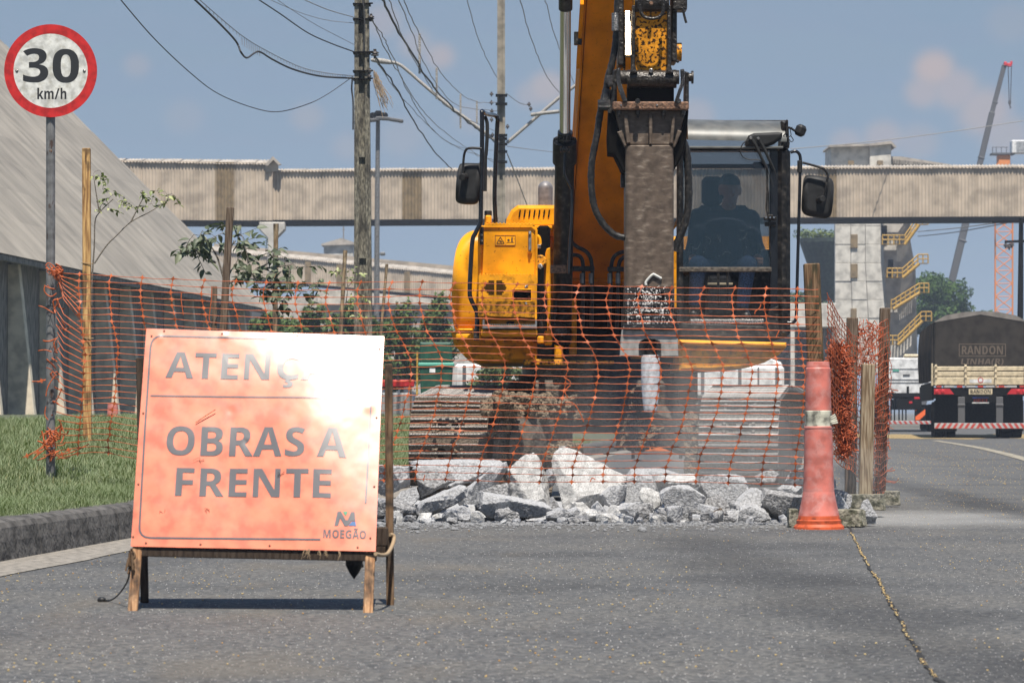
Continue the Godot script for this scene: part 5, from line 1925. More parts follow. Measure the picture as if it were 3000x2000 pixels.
func roadside() -> void:
	var d := 60.0
	var t := thing("waste_bin", "dark green waste bin with a paler rim left of the excavator", "bin", P(1276, 1215, d))
	var m := MB.new()
	ppoly(m, [[1228, 1068], [1326, 1068], [1318, 1222], [1236, 1222]], d, 0.5, 0.02)
	obj("body", m, M.bin_green, t)
	m = MB.new()
	pbox(m, 1224, 1062, 1330, 1073, d - 0.03, 0.57, 0.015)
	obj("rim", m, M.bin_rim, t)
	m = MB.new()
	ppoly(m, [[1230, 1002], [1322, 1002], [1327, 1062], [1227, 1062]], d + 0.25, 0.1, 0.03)
	obj("open_lid", m, M.bin_green, t)
	m = MB.new()
	pbox(m, 1258, 1078, 1275, 1091, d - 0.006, 0.01)
	obj("label", m, M.white_paint, t)
	m = MB.new()
	m.tube(ppts([[1221, 1225], [1222, 1030]], 58.0), 0.017, 8)
	tag(obj("yellow_post", m, M.rail_yellow), "thin yellow post beside the green waste bin", "post")
	var b := thing("road_barrier", "red and pale barrier low on the grass left of the green bin", "barrier", P(1180, 1215, 64.0))
	m = MB.new()
	pbox(m, 1120, 1112, 1213, 1134, 64.0, 0.12, 0.02)
	obj("rail", m, M.sign_red, b)
	m = MB.new()
	for x in [1130, 1200]:
		pbox(m, x, 1134, x + 6, 1225, 64.02, 0.05)
	obj("leg", m, M.wood_old, b)
	m = MB.new()
	ppoly(m, [[1118, 1150], [1205, 1150], [1212, 1222], [1112, 1222]], 64.6, 0.5, 0.03)
	obj("concrete_base", m, M.dust_plate, b)
	# faded plastic marker against the warehouse wall
	m = MB.new()
	var k := 62.0 / F
	m.lathe([Vector2(0, 0), Vector2(20 * k, 0), Vector2(18 * k, 12 * k), Vector2(15 * k, 74 * k), Vector2(0, 76 * k)], Transform3D(Basis(), P(329, 1255, 62.0)), 16)
	tag(obj("plastic_marker", m, M.cone), "faded orange plastic marker standing at the warehouse wall", "traffic marker")
	# orange plank barrier lying behind the excavator
	var ob := thing("plank_barrier", "bright orange plank barrier on dark legs seen between the tracks", "barrier", P(1925, 1341, 55.0))
	m = MB.new()
	ppoly(m, [[1846, 1309], [1918, 1306], [1930, 1297], [1978, 1296], [2005, 1308], [2007, 1323], [1846, 1322]], 55.0, 0.06, 0.008)
	obj("plank", m, M.barrier, ob)
	for x in [1852, 1992]:
		m = MB.new()
		pbox(m, x, 1323, x + 8, 1344, 55.0, 0.3)
		obj("leg", m, M.chassis, ob)
	m = MB.new()
	pbox(m, 1858, 1326, 1996, 1331, 55.02, 0.04)
	obj("lower_rail", m, M.chassis, ob)


# a broken lump: half-spaces [normal, distance, roughness] round a centre, drawn on a cube grid and roughened
func lump(m: MB, ctr: Vector3, planes: Array, n: int, amp: float, freq: float, sd: int) -> void:
	var no := FastNoiseLite.new()
	no.seed = sd
	no.frequency = freq
	no.fractal_octaves = 4
	var nn := PackedVector3Array()
	var dd := PackedFloat32Array()
	var rr := PackedFloat32Array()
	for p in planes:
		nn.append(p[0].normalized())
		dd.append(p[1])
		rr.append(p[2])
	for face in 6:
		var ax := face % 3
		var sg := 1.0 if face < 3 else -1.0
		var pts := []
		for j in n + 1:
			var row := PackedVector3Array()
			for i in n + 1:
				var d := Vector3.ZERO
				d[ax] = sg
				d[(ax + 1) % 3] = tan((float(i) / n * 2.0 - 1.0) * PI / 4.0)
				d[(ax + 2) % 3] = tan((float(j) / n * 2.0 - 1.0) * PI / 4.0)
				d = d.normalized()
				var r := 1e9
				var w := 1.0
				for k in nn.size():
					var q := nn[k].dot(d)
					if q > 0.02 and dd[k] / q < r:
						r = dd[k] / q
						w = rr[k]
				var p := ctr + d * r
				p += d * (no.get_noise_3dv(p) * amp * w - absf(no.get_noise_3dv(p * 0.37 + Vector3(9, 3, 1))) * amp * 0.6)
				row.append(p)
			pts.append(row)
		for j in n:
			for i in n:
				if sg > 0.0:
					m.quad(pts[j][i], pts[j][i + 1], pts[j + 1][i + 1], pts[j + 1][i])
				else:
					m.quad(pts[j][i], pts[j + 1][i], pts[j + 1][i + 1], pts[j][i + 1])


# a slab of broken concrete with the outline seen in the photograph, its front face leaning by tilt
func chunk(label: String, poly: Array, d: float, thick: float, tilt: Vector2, sd: int, grp := "broken concrete heaped before the excavator", m: Material = null) -> void:
	var q := PackedVector2Array()
	for p in poly:
		var w := P(p[0], p[1], d)
		q.append(Vector2(w.x, w.y))
	q = Geometry2D.convex_hull(q)
	var c := Vector2.ZERO
	for k in q.size() - 1:
		c += q[k]
	c /= q.size() - 1
	var rg := RandomNumberGenerator.new()
	rg.seed = sd
	var planes := []
	for k in q.size() - 1:
		var e := (q[k + 1] - q[k])
		var n2 := Vector2(e.y, -e.x).normalized()
		if n2.dot(q[k] - c) < 0.0:
			n2 = -n2
		planes.append([Vector3(n2.x, n2.y, rg.randf_range(-0.25, 0.25)), n2.dot(q[k] - c), 1.0])
	planes.append([Vector3(tilt.x, tilt.y, 1.0), thick * 0.5, 0.35])
	planes.append([Vector3(-tilt.x, -tilt.y, -1.0), thick * 0.5, 1.0])
	for k in 3:
		var dir := Vector3(rg.randfn(), rg.randfn(), 0.8 + rg.randf()).normalized()
		var far := 0.0
		for v in q:
			far = maxf(far, Vector2(dir.x, dir.y).dot(v - c))
		planes.append([dir, (far + thick * 0.5 * absf(dir.z)) * rg.randf_range(0.72, 0.95), 1.0])
	var size := 0.0
	for v in q:
		size = maxf(size, v.distance_to(c))
	var b := MB.new()
	lump(b, Vector3(c.x, c.y, -d - thick * 0.5), planes, 30 if size > 0.14 else 18, clampf(size * 0.08, 0.005, 0.013), 13.0, sd)
	var o := obj("concrete_chunk", b, m if m else [M.stone, M.stone_dark, M.stone][sd % 3])
	tag(o, label, "rubble", grp)


func rubble() -> void:
	var S = M.stone_cast
	chunk("largest pale slab of broken concrete, leaning upright with a pointed top", [[1618, 1372], [1625, 1325], [1655, 1311], [1700, 1325], [1765, 1362], [1838, 1402], [1832, 1420], [1790, 1462], [1740, 1512], [1660, 1505]], 24.2, 0.16, Vector2(0.12, 0.55), 1, "broken concrete heaped before the excavator", S)
	chunk("tall pointed slab of broken concrete left of the largest slab", [[1486, 1385], [1545, 1330], [1570, 1328], [1580, 1345], [1580, 1385], [1612, 1495], [1560, 1510], [1500, 1500]], 24.15, 0.17, Vector2(0.2, 0.35), 2, "broken concrete heaped before the excavator", S)
	chunk("low broad concrete slab with a shaded broken edge, in front of the pointed slab", [[1400, 1488], [1412, 1440], [1470, 1450], [1600, 1475], [1616, 1500], [1560, 1520], [1430, 1522]], 23.55, 0.22, Vector2(-0.1, -0.45), 3)
	chunk("small pale block standing on the low broad slab", [[1410, 1470], [1408, 1440], [1440, 1425], [1490, 1415], [1492, 1470]], 23.8, 0.12, Vector2(-0.1, 0.3), 4)
	chunk("long tilted block of concrete at the left front of the heap", [[1222, 1490], [1238, 1470], [1345, 1420], [1368, 1430], [1372, 1450], [1310, 1490], [1230, 1515]], 23.6, 0.16, Vector2(-0.2, -0.35), 5)
	chunk("long grey slab lying slantwise behind the tilted block", [[1340, 1455], [1372, 1425], [1440, 1370], [1475, 1355], [1478, 1372], [1430, 1430], [1400, 1500], [1370, 1512]], 24.1, 0.2, Vector2(0.3, -0.25), 6)
	chunk("wedge-shaped pale lump under the net, left of the slanting slab", [[1218, 1385], [1245, 1372], [1305, 1385], [1322, 1412], [1262, 1440], [1232, 1458]], 24.2, 0.2, Vector2(0.05, 0.5), 7)
	chunk("rough flat lump right under the left track", [[1205, 1372], [1215, 1356], [1300, 1350], [1460, 1348], [1470, 1368], [1420, 1400], [1330, 1425], [1290, 1400]], 24.7, 0.3, Vector2(0, 0.5), 8)
	chunk("dark-sided lump at the left end of the heap beside the warning board", [[1105, 1430], [1108, 1372], [1135, 1362], [1195, 1368], [1198, 1405], [1160, 1440], [1120, 1452]], 24.0, 0.2, Vector2(-0.2, -0.4), 9)
	chunk("flat white-topped slab low at the left end of the heap", [[1105, 1470], [1150, 1462], [1225, 1500], [1228, 1515], [1150, 1520], [1100, 1518]], 23.5, 0.25, Vector2(0.1, 0.9), 10)
	chunk("pale wedge between the flat slab and the long tilted block", [[1150, 1470], [1170, 1445], [1215, 1430], [1225, 1460], [1205, 1480], [1170, 1490]], 23.9, 0.15, Vector2(-0.1, 0.3), 11)
	chunk("small upright pale stone in front of the slanting slab", [[1305, 1518], [1318, 1495], [1360, 1482], [1375, 1490], [1382, 1522], [1330, 1524]], 23.4, 0.1, Vector2(0, 0.4), 12)
	chunk("narrow stone wedged between the pointed slab and the largest slab", [[1610, 1460], [1620, 1455], [1650, 1500], [1640, 1510], [1612, 1490]], 23.8, 0.08, Vector2(0.3, 0.2), 13)
	chunk("grey lump leaning on the right flank of the largest slab", [[1760, 1450], [1790, 1425], [1838, 1420], [1830, 1460], [1805, 1492], [1775, 1480]], 24.0, 0.16, Vector2(0.5, -0.3), 14)
	chunk("big rough grey boulder of concrete behind the small white stone", [[1830, 1425], [1835, 1400], [1880, 1385], [1915, 1400], [1930, 1440], [1880, 1480], [1832, 1470]], 24.3, 0.25, Vector2(0.1, 0.1), 15)
	chunk("smooth white rounded stone in the middle right of the heap", [[1872, 1455], [1878, 1435], [1900, 1430], [1935, 1445], [1942, 1480], [1915, 1495], [1890, 1485]], 23.8, 0.13, Vector2(-0.1, 0.6), 16, "broken concrete heaped before the excavator", S)
	chunk("large cubic lump with a striped pale top, right of the middle", [[1934, 1445], [1955, 1430], [1990, 1422], [2030, 1430], [2070, 1455], [2062, 1500], [2045, 1535], [1985, 1530], [1960, 1490]], 23.5, 0.28, Vector2(0.05, -0.15), 17)
	chunk("broad flat-bottomed grey stone in the front row", [[1806, 1500], [1812, 1485], [1850, 1472], [1880, 1476], [1900, 1490], [1898, 1512], [1830, 1515]], 23.4, 0.15, Vector2(0, 0.15), 18)
	chunk("small stone standing between the broad stone and the cubic lump", [[1908, 1520], [1915, 1500], [1940, 1490], [1962, 1510], [1970, 1530], [1920, 1532]], 23.3, 0.12, Vector2(0, 0.1), 19)
	chunk("pointed small stone in the front row before the largest slab", [[1738, 1520], [1742, 1480], [1752, 1470], [1770, 1490], [1788, 1525], [1760, 1530]], 23.4, 0.1, Vector2(-0.2, 0.4), 20)
	chunk("low rounded stone at the foot of the largest slab", [[1650, 1518], [1652, 1502], [1690, 1488], [1702, 1500], [1690, 1528]], 23.45, 0.12, Vector2(-0.1, 0.3), 21)
	chunk("flat sliver lying before the low rounded stone", [[1655, 1535], [1680, 1522], [1715, 1512], [1730, 1525], [1722, 1536]], 23.2, 0.1, Vector2(0, 0.8), 22)
	chunk("white angular stone right behind the cubic lump", [[1940, 1410], [1950, 1398], [2040, 1398], [2050, 1420], [2030, 1435], [1960, 1432]], 24.1, 0.2, Vector2(0, 0.7), 23, "broken concrete heaped before the excavator", S)
	chunk("big rough boulder at the back right of the heap", [[2050, 1430], [2060, 1400], [2130, 1390], [2190, 1405], [2200, 1450], [2140, 1490], [2080, 1480]], 24.2, 0.3, Vector2(0.05, 0.05), 24)
	chunk("pale split stone with a dark hollow beneath, right of the cubic lump", [[2060, 1480], [2075, 1460], [2108, 1450], [2130, 1470], [2140, 1520], [2120, 1532], [2075, 1515]], 23.6, 0.14, Vector2(-0.2, 0.3), 25)
	chunk("striped pale stone near the right end of the heap", [[2152, 1490], [2165, 1460], [2215, 1430], [2245, 1445], [2250, 1490], [2200, 1510], [2160, 1510]], 23.8, 0.2, Vector2(-0.15, 0.5), 26)
	chunk("knobbly grey stone low near the right end of the heap", [[2165, 1520], [2170, 1490], [2200, 1478], [2245, 1495], [2262, 1525], [2230, 1536], [2180, 1536]], 23.4, 0.16, Vector2(0, 0.1), 27)
	chunk("rough squarish lump left of the pink marker cone", [[2235, 1450], [2245, 1435], [2290, 1440], [2350, 1455], [2345, 1500], [2290, 1520], [2250, 1500]], 23.5, 0.24, Vector2(-0.1, -0.2), 28)
	chunk("pale top stone beside the pink cone", [[2280, 1440], [2300, 1422], [2340, 1425], [2350, 1450], [2300, 1458]], 23.9, 0.2, Vector2(0, 0.5), 29)
	chunk("dark bluish lump under the net beside the pink cone", [[2308, 1410], [2315, 1390], [2355, 1378], [2440, 1390], [2445, 1430], [2360, 1435], [2320, 1432]], 24.4, 0.25, Vector2(0, -0.4), 30)
	chunk("pale lump right of the pink cone behind the block", [[2445, 1440], [2490, 1445], [2488, 1470], [2480, 1495], [2455, 1490]], 24.3, 0.2, Vector2(0, 0.3), 31)
	chunk("sloping stone leaning on the block right of the pink cone", [[2448, 1460], [2470, 1455], [2490, 1490], [2480, 1500], [2450, 1495]], 23.9, 0.15, Vector2(0.2, 0.2), 32)
	chunk("knobbly stone standing at the right end of the mossy block", [[2520, 1500], [2530, 1470], [2545, 1465], [2555, 1480], [2566, 1500], [2562, 1535], [2545, 1537], [2525, 1510]], 22.6, 0.12, Vector2(0, 0.1), 33)
	chunk("pale knob of concrete on top of the back right boulder", [[2215, 1400], [2235, 1385], [2262, 1375], [2285, 1390], [2282, 1415], [2230, 1420]], 24.5, 0.2, Vector2(0, 0.4), 34)
	chunk("rough grey mass at the back between the largest slab and the white stone", [[1835, 1400], [1850, 1382], [1905, 1375], [1985, 1385], [2000, 1400], [1940, 1430], [1850, 1430]], 24.8, 0.35, Vector2(0, 0.3), 35)
	chunk("white flat stone at the back beside the rough mass", [[1590, 1405], [1600, 1380], [1622, 1378], [1628, 1410], [1605, 1430]], 24.6, 0.15, Vector2(-0.2, 0.4), 36)
	var stick := MB.new()
	stick.bar(P(2062, 1525, 23.3), P(2116, 1498, 23.35), 0.055, 0.05, 0.006)
	tag(obj("wood_offcut", stick, M.post_grey), "dirty squared wood offcut lying under the split stone", "wood")
	rng.seed = 77
	var small := "small angular concrete chunk lying among the larger pieces of the heap"
	for k in 64:
		var x := rng.randf_range(1100, 2330)
		var d := rng.randf_range(22.95, 23.5) if k % 3 else rng.randf_range(23.5, 24.6)
		var s := rng.randf_range(0.022, 0.062) * (0.9 if d < 23.3 else 1.3)
		var c := Vector3((x - 1500.0) * d / F, s * 0.55, -d)
		var planes := []
		for i in 11:
			planes.append([Vector3(rng.randfn(), rng.randfn() * 1.2, rng.randfn()), s * rng.randf_range(0.65, 1.1), 1.0])
		for a in 6:
			var n := Vector3.ZERO
			n[a % 3] = 1.0 if a < 3 else -1.0
			planes.append([n, s * rng.randf_range(0.8, 1.35), 1.0])
		var b := MB.new()
		lump(b, c, planes, 9, s * 0.12, 16.0, k + 200)
		tag(obj("concrete_chunk", b, [M.stone, M.stone_dark, S, M.stone][k % 4]), small, "rubble", "small chunks of broken concrete")
	# crumbs and dust along the foot of the heap
	var cr := MB.new()
	lump(cr, Vector3(0, 0.5, 0), [[Vector3(1, 0.2, 0), 0.9, 1.0], [Vector3(-1, 0.1, 0.3), 0.8, 1.0], [Vector3(0, 1, 0.1), 0.5, 1.0], [Vector3(0, -1, 0), 0.5, 1.0], [Vector3(0.1, 0, 1), 0.8, 1.0], [Vector3(0.2, 0.3, -1), 0.9, 1.0], [Vector3(1, 1, 1), 0.8, 1.0], [Vector3(-1, 1, 1), 0.7, 1.0]], 3, 0.08, 3.0, 5)
	var list := []
	for k in 2400:
		var x := rng.randf_range(1080, 2360) + rng.randfn() * 12.0
		var d := 23.1 + rng.randfn() * 0.16 - pow(rng.randf(), 9.0) * 1.6
		var s := rng.randf_range(0.003, 0.010) * (1.0 + 1.6 * pow(rng.randf(), 8.0))
		list.append(Transform3D(Basis(Vector3.UP, rng.randf() * TAU).scaled(Vector3(s, s, s)), Vector3((x - 1500.0) * d / F, 0.0, -d)))
	tag(scatter("concrete_crumbs", mesh_of([[cr, M.stone]]), list, []), "pale crumbs of concrete strewn along the foot of the heap", "rubble", "", "stuff")
	var bed := MB.new()
	var nz := FastNoiseLite.new()
	nz.seed = 8
	nz.frequency = 1.3
	bed.grid(90, 26, func(u, w):
		var d = 23.45 + 3.0 * w
		var x := lerpf(-0.95, 2.05, u)
		var e := smoothstep(0.0, 0.16, w) * smoothstep(0.0, 0.05, u) * smoothstep(1.0, 0.95, u)
		return Vector3(x, -0.015 + e * (0.02 + 0.05 * nz.get_noise_2d(x * 3.0, d * 3.0) + 0.06 * w), -d), false)
	tag(obj("crushed_concrete", bed, M.stone), "bed of crushed pale concrete under the heap of slabs", "rubble", "", "stuff")


func hose(called: String, pts: Array, d: float, r: float, m: Material, parent, wrap := false, label := "") -> MeshInstance3D:
	var c := curve(ppts(pts, d), 12 if wrap else 7)
	var b := MB.new()
	if wrap:
		var rr := []
		for i in c.size():
			rr.append(r * (1.0 + 0.10 * float(i % 4) / 3.0 + (0.10 if i % 24 < 3 else 0.0)))
		b.tube(c, rr, 12)
	else:
		b.tube(c, r, 10)
	return obj(called, b, m, parent, label)


func boxes(called: String, rects: Array, d: float, depth: float, m: Material, parent, bev := 0.008) -> MeshInstance3D:
	var first: MeshInstance3D
	for q in rects:
		var b := MB.new()
		pbox(b, q[0], q[1], q[2], q[3], q[4] if q.size() > 4 else d, q[5] if q.size() > 5 else depth, bev)
		var o := obj(called, b, m, parent)
		if first == null:
			first = o
	return first


func pillow(called: String, pts: Array, d: float, depth: float, r: float, m: Material, parent) -> MeshInstance3D:
	var poly2 := PackedVector2Array()
	var p3 := ppts(pts, d)
	p3.append(p3[0])
	var c := curve(p3, 4)
	for i in c.size() - 1:
		poly2.append(Vector2(c[i].x, c[i].y))
	var b := MB.new()
	b.pill(poly2, -d - depth, -d, r)
	return obj(called, b, m, parent)


func poly(called: String, pts: Array, d: float, depth: float, m: Material, parent, bev := 0.008) -> MeshInstance3D:
	var b := MB.new()
	ppoly(b, pts, d, depth, bev)
	return obj(called, b, m, parent)


func bolt(x: float, y: float, d: float, r: float, m: Material, parent, down := false) -> void:
	var b := MB.new()
	var p := P(x, y, d)
	if down:
		b.cyl(p, p + Vector3(0, -r * 2.0, 0), r, 6, r * 0.2)
		b.cyl(p + Vector3(0, -r * 2.0, 0), p + Vector3(0, -r * 3.2, 0), r * 0.55, 10, r * 0.1)
	else:
		b.cyl(p, p + Vector3(0, 0, r * 1.2), r, 6, r * 0.2)
	obj("bolt", b, m, parent)


func clods(called: String, spots: Array, parent, m: Material) -> void:
	var k := 0
	for q in spots:
		var b := MB.new()
		var s: float = q[3]
		var c := P(q[0], q[1], q[2])
		var planes := []
		for i in 14:
			planes.append([Vector3(rng.randfn(), rng.randfn(), rng.randfn()), s * rng.randf_range(0.7, 1.1), 1.0])
		for a in 6:
			var n := Vector3.ZERO
			n[a % 3] = 1.0 if a < 3 else -1.0
			planes.append([n, s * rng.randf_range(0.9, 1.4), 1.0])
		lump(b, c, planes, 11, s * 0.5, 14.0, 300 + k + int(q[0]))
		obj(called, b, m, parent)
		k += 1


func excavator() -> void:
	var ex := thing("excavator", "yellow tracked excavator with a hydraulic breaker, facing the viewer behind the net", "excavator", P(1750, 1480, 28.6))
	undercarriage(ex)
	upper(ex)
	cab(ex)
	boom(ex)
	breaker(ex)
	operator()


func undercarriage(ex) -> void:
	var yaw := deg_to_rad(8.0)
	var fw := Vector3(-sin(yaw), 0, cos(yaw))
	var lat := Vector3(cos(yaw), 0, sin(yaw))
	var up := Vector3.UP
	# shoe: plate with two windows, three grouser bars with worn bright tips, four bolts
	var pl := MB.new()
	var tip := MB.new()
	for q in [[-0.30, -0.075, -0.10, 0.10], [0.075, 0.30, -0.10, 0.10], [-0.075, 0.075, -0.10, -0.035], [-0.075, 0.075, 0.03, 0.10], [-0.02, 0.02, -0.035, 0.03]]:
		pl.cbox(Vector3((q[0] + q[1]) * 0.5, 0.0, (q[2] + q[3]) * 0.5), Vector3(q[1] - q[0], 0.016, q[3] - q[2]))
	for z in [-0.072, -0.008, 0.058]:
		pl.cbox(Vector3(0, 0.014, z), Vector3(0.598, 0.022, 0.017), 0.003)
		tip.cbox(Vector3(0, 0.0285, z), Vector3(0.594, 0.008, 0.015), 0.003)
	for x in [-0.11, 0.11]:
		for z in [-0.04, 0.025]:
			pl.cyl(Vector3(x, 0.006, z), Vector3(x, 0.024, z), 0.014, 6, 0.002)
	var shoe := mesh_of([[pl, M.track], [tip, M.grouser]])
	var pale := mesh_of([[pl, M.track_pale], [tip, M.grouser_pale]])
	# loop of the chain: (along, height), idler at the front, sprocket behind
	var path := []
	var ri := 0.395
	for i in 13:
		var a := -PI / 2 + PI * i / 12.0
		path.append(Vector2(-0.43 + cos(a) * ri, 0.43 + sin(a) * ri))
	path.append(Vector2(-1.35, 0.905))
	path.append(Vector2(-2.4, 0.90))
	for i in 13:
		var a := PI / 2 + PI * i / 12.0
		path.append(Vector2(-3.72 + cos(a) * ri, 0.45 + sin(a) * (ri + 0.02)))
	path.append(path[0])
	var len := 0.0
	for i in path.size() - 1:
		len += path[i].distance_to(path[i + 1])
	var count := int(round(len / 0.19))
	var step := len / count
	var k := 0
	for side in [[P(1310, 1480, 26.62), 0], [P(2163, 1480, 26.25), 1]]:
		var o: Vector3 = side[0]
		o.y = 0.0
		var t := Node3D.new()
		put(t, "track", ex)
		t.position = o - where(ex)
		t.set_meta("label", ["left crawler track with mud on its steel shoes", "right crawler track half hidden in dust"][side[1]])
		var at := 0.0
		for i in count:
			var s := i * step + 0.05
			var acc := 0.0
			var j := 0
			while acc + path[j].distance_to(path[j + 1]) < s:
				acc += path[j].distance_to(path[j + 1])
				j += 1
			var u: float = (s - acc) / path[j].distance_to(path[j + 1])
			var p: Vector2 = path[j].lerp(path[j + 1], u)
			var tg: Vector2 = (path[j + 1] - path[j]).normalized()
			var nx: Vector2 = (path[mini(j + 2, path.size() - 1)] - path[j + 1]).normalized()
			tg = tg.lerp(nx, u * 0.5).normalized()
			var nrm := Vector2(tg.y, -tg.x)
			var zz := fw * tg.x + up * tg.y
			var yy := fw * nrm.x + up * nrm.y
			inst("shoe", pale if side[1] else shoe, Transform3D(Basis(yy.cross(zz), yy, zz), o + fw * p.x + up * p.y + yy * 0.012), t)
		var fr := MB.new()
		fr.box(Transform3D(Basis(lat, up, fw), o + fw * -2.1 + up * 0.47), Vector3(0.34, 0.42, 2.9), 0.04)
		fr.box(Transform3D(Basis(lat, up, fw), o + fw * -0.75 + up * 0.46 + lat * 0.2), Vector3(0.05, 0.30, 0.75), 0.02)
		fr.box(Transform3D(Basis(lat, up, fw), o + fw * -0.75 + up * 0.46 - lat * 0.2), Vector3(0.05, 0.30, 0.75), 0.02)
		obj("track_frame", fr, M.frame_mud, t)
		for z in [-0.43, -3.72]:
			var w := MB.new()
			w.lathe([Vector2(0, -0.17), Vector2(0.10, -0.17), Vector2(0.12, -0.14), Vector2(0.28, -0.10), Vector2(0.31, -0.14), Vector2(0.36, -0.14), Vector2(0.36, 0.14), Vector2(0.31, 0.14), Vector2(0.28, 0.10), Vector2(0.12, 0.14), Vector2(0.10, 0.17), Vector2(0, 0.17)], Transform3D(Basis(up, lat, up.cross(lat)), o + fw * z + up * 0.44), 28)
			obj("idler" if z > -1.0 else "sprocket", w, M.frame_mud, t)
		for z in [-0.95, -1.35, -1.75, -2.15, -2.55, -2.95, -3.3]:
			var w := MB.new()
			w.cyl(o + fw * z + up * 0.16 - lat * 0.17, o + fw * z + up * 0.16 + lat * 0.17, 0.11, 16, 0.01)
			obj("roller", w, M.frame_mud, t)
	# frame between the tracks
	var b := MB.new()
	var c0 := P(1745, 1480, 28.7)
	c0.y = 0.0
	b.box(Transform3D(Basis(lat, up, fw), c0 + up * 0.78), Vector3(1.3, 0.42, 1.3), 0.05)
	for sx in [-1.0, 1.0]:
		for sz in [-1.0, 1.0]:
			b.bar(c0 + up * 0.72 + lat * sx * 0.35 + fw * sz * 0.4, c0 + up * 0.50 + lat * sx * 1.05 + fw * sz * 1.05, 0.34, 0.30, 0.04, up)
	obj("carbody", b, M.frame_mud, ex)
	b = MB.new()
	b.lathe([Vector2(0, 0), Vector2(0.62, 0), Vector2(0.64, 0.05), Vector2(0.60, 0.06), Vector2(0.60, 0.16), Vector2(0, 0.16)], Transform3D(Basis(), c0 + up * 0.98), 40)
	obj("slewing_ring", b, M.greasy, ex)
	# plates and mud on the inner side of the left track
	var l0 := P(1317, 1480, 26.62)
	l0.y = 0.0
	fw = Vector3(-0.50, 0, 0.866)
	lat = Vector3(0.866, 0, 0.50)
	b = MB.new()
	b.prism(PackedVector2Array([Vector2(-0.02, 0.12), Vector2(-0.12, 0.70), Vector2(-1.0, 0.76), Vector2(-1.25, 0.74), Vector2(-1.25, 0.50), Vector2(-0.85, 0.46), Vector2(-0.62, 0.22), Vector2(-0.4, 0.10)]), 0.0, 0.05, Transform3D(Basis(fw, up, fw.cross(up)), l0 + lat * 0.38), 0.012)
	obj("guard_plate", b, M.frame_mud, ex)
	b = MB.new()
	b.lathe([Vector2(0, 0), Vector2(0.26, 0), Vector2(0.25, 0.04), Vector2(0.12, 0.10), Vector2(0, 0.10)], Transform3D(Basis(up, lat, up.cross(lat)), l0 + lat * 0.43 + fw * -0.42 + up * 0.46), 24)
	obj("hub_cover", b, M.frame_mud, ex)
	rng.seed = 55
	var spots := []
	for i in 34:
		var z := rng.randf_range(0.0, 1.15)
		var p := l0 + lat * rng.randf_range(0.34, 0.5) - fw * z + up * (0.76 + rng.randf_range(-0.05, 0.08))
		spots.append([1500.0 + p.x * F / -p.z, HY - (p.y - H) * F / -p.z, -p.z, rng.randf_range(0.03, 0.085)])
	for i in 30:
		var z := rng.randf_range(0.0, 0.45)
		var p := l0 + lat * (0.33 + z * 0.2) - fw * (0.02 + z) + up * rng.randf_range(0.15, 0.72)
		spots.append([1500.0 + p.x * F / -p.z, HY - (p.y - H) * F / -p.z, -p.z, rng.randf_range(0.02, 0.05)])
	for i in 22:
		var z := rng.randf_range(0.55, 1.2)
		var p := l0 + lat * 0.45 - fw * z + up * (0.42 + rng.randf_range(-0.12, 0.06))
		spots.append([1500.0 + p.x * F / -p.z, HY - (p.y - H) * F / -p.z, -p.z, rng.randf_range(0.03, 0.07)])
	for q in [[1862, 1160, 27.9, 0.09], [1850, 1180, 27.9, 0.08], [1890, 1170, 27.9, 0.06], [1868, 1195, 27.85, 0.05], [1850, 1265, 27.8, 0.12], [1900, 1270, 27.8, 0.10], [1935, 1262, 27.8, 0.07], [1870, 1285, 27.7, 0.09], [2026, 1230, 26.5, 0.05], [2022, 1262, 26.5, 0.06], [2030, 1300, 26.5, 0.07], [2024, 1335, 26.5, 0.06], [2032, 1365, 26.5, 0.06]]:
		spots.append(q)
	clods("mud_clod", spots, ex, M.mud)
	# pebbles stuck on the left shoes
	var peb := []
	for q in [[1312, 1176], [1290, 1190], [1340, 1188], [1275, 1236], [1335, 1235], [1282, 1260], [1325, 1258], [1275, 1318], [1335, 1322], [1280, 1346], [1318, 1347]]:
		peb.append([q[0], q[1], 26.58 + (0.06 if q[1] < 1200 else 0.0), 0.014])
	clods("stuck_pebble", peb, ex, M.mud)


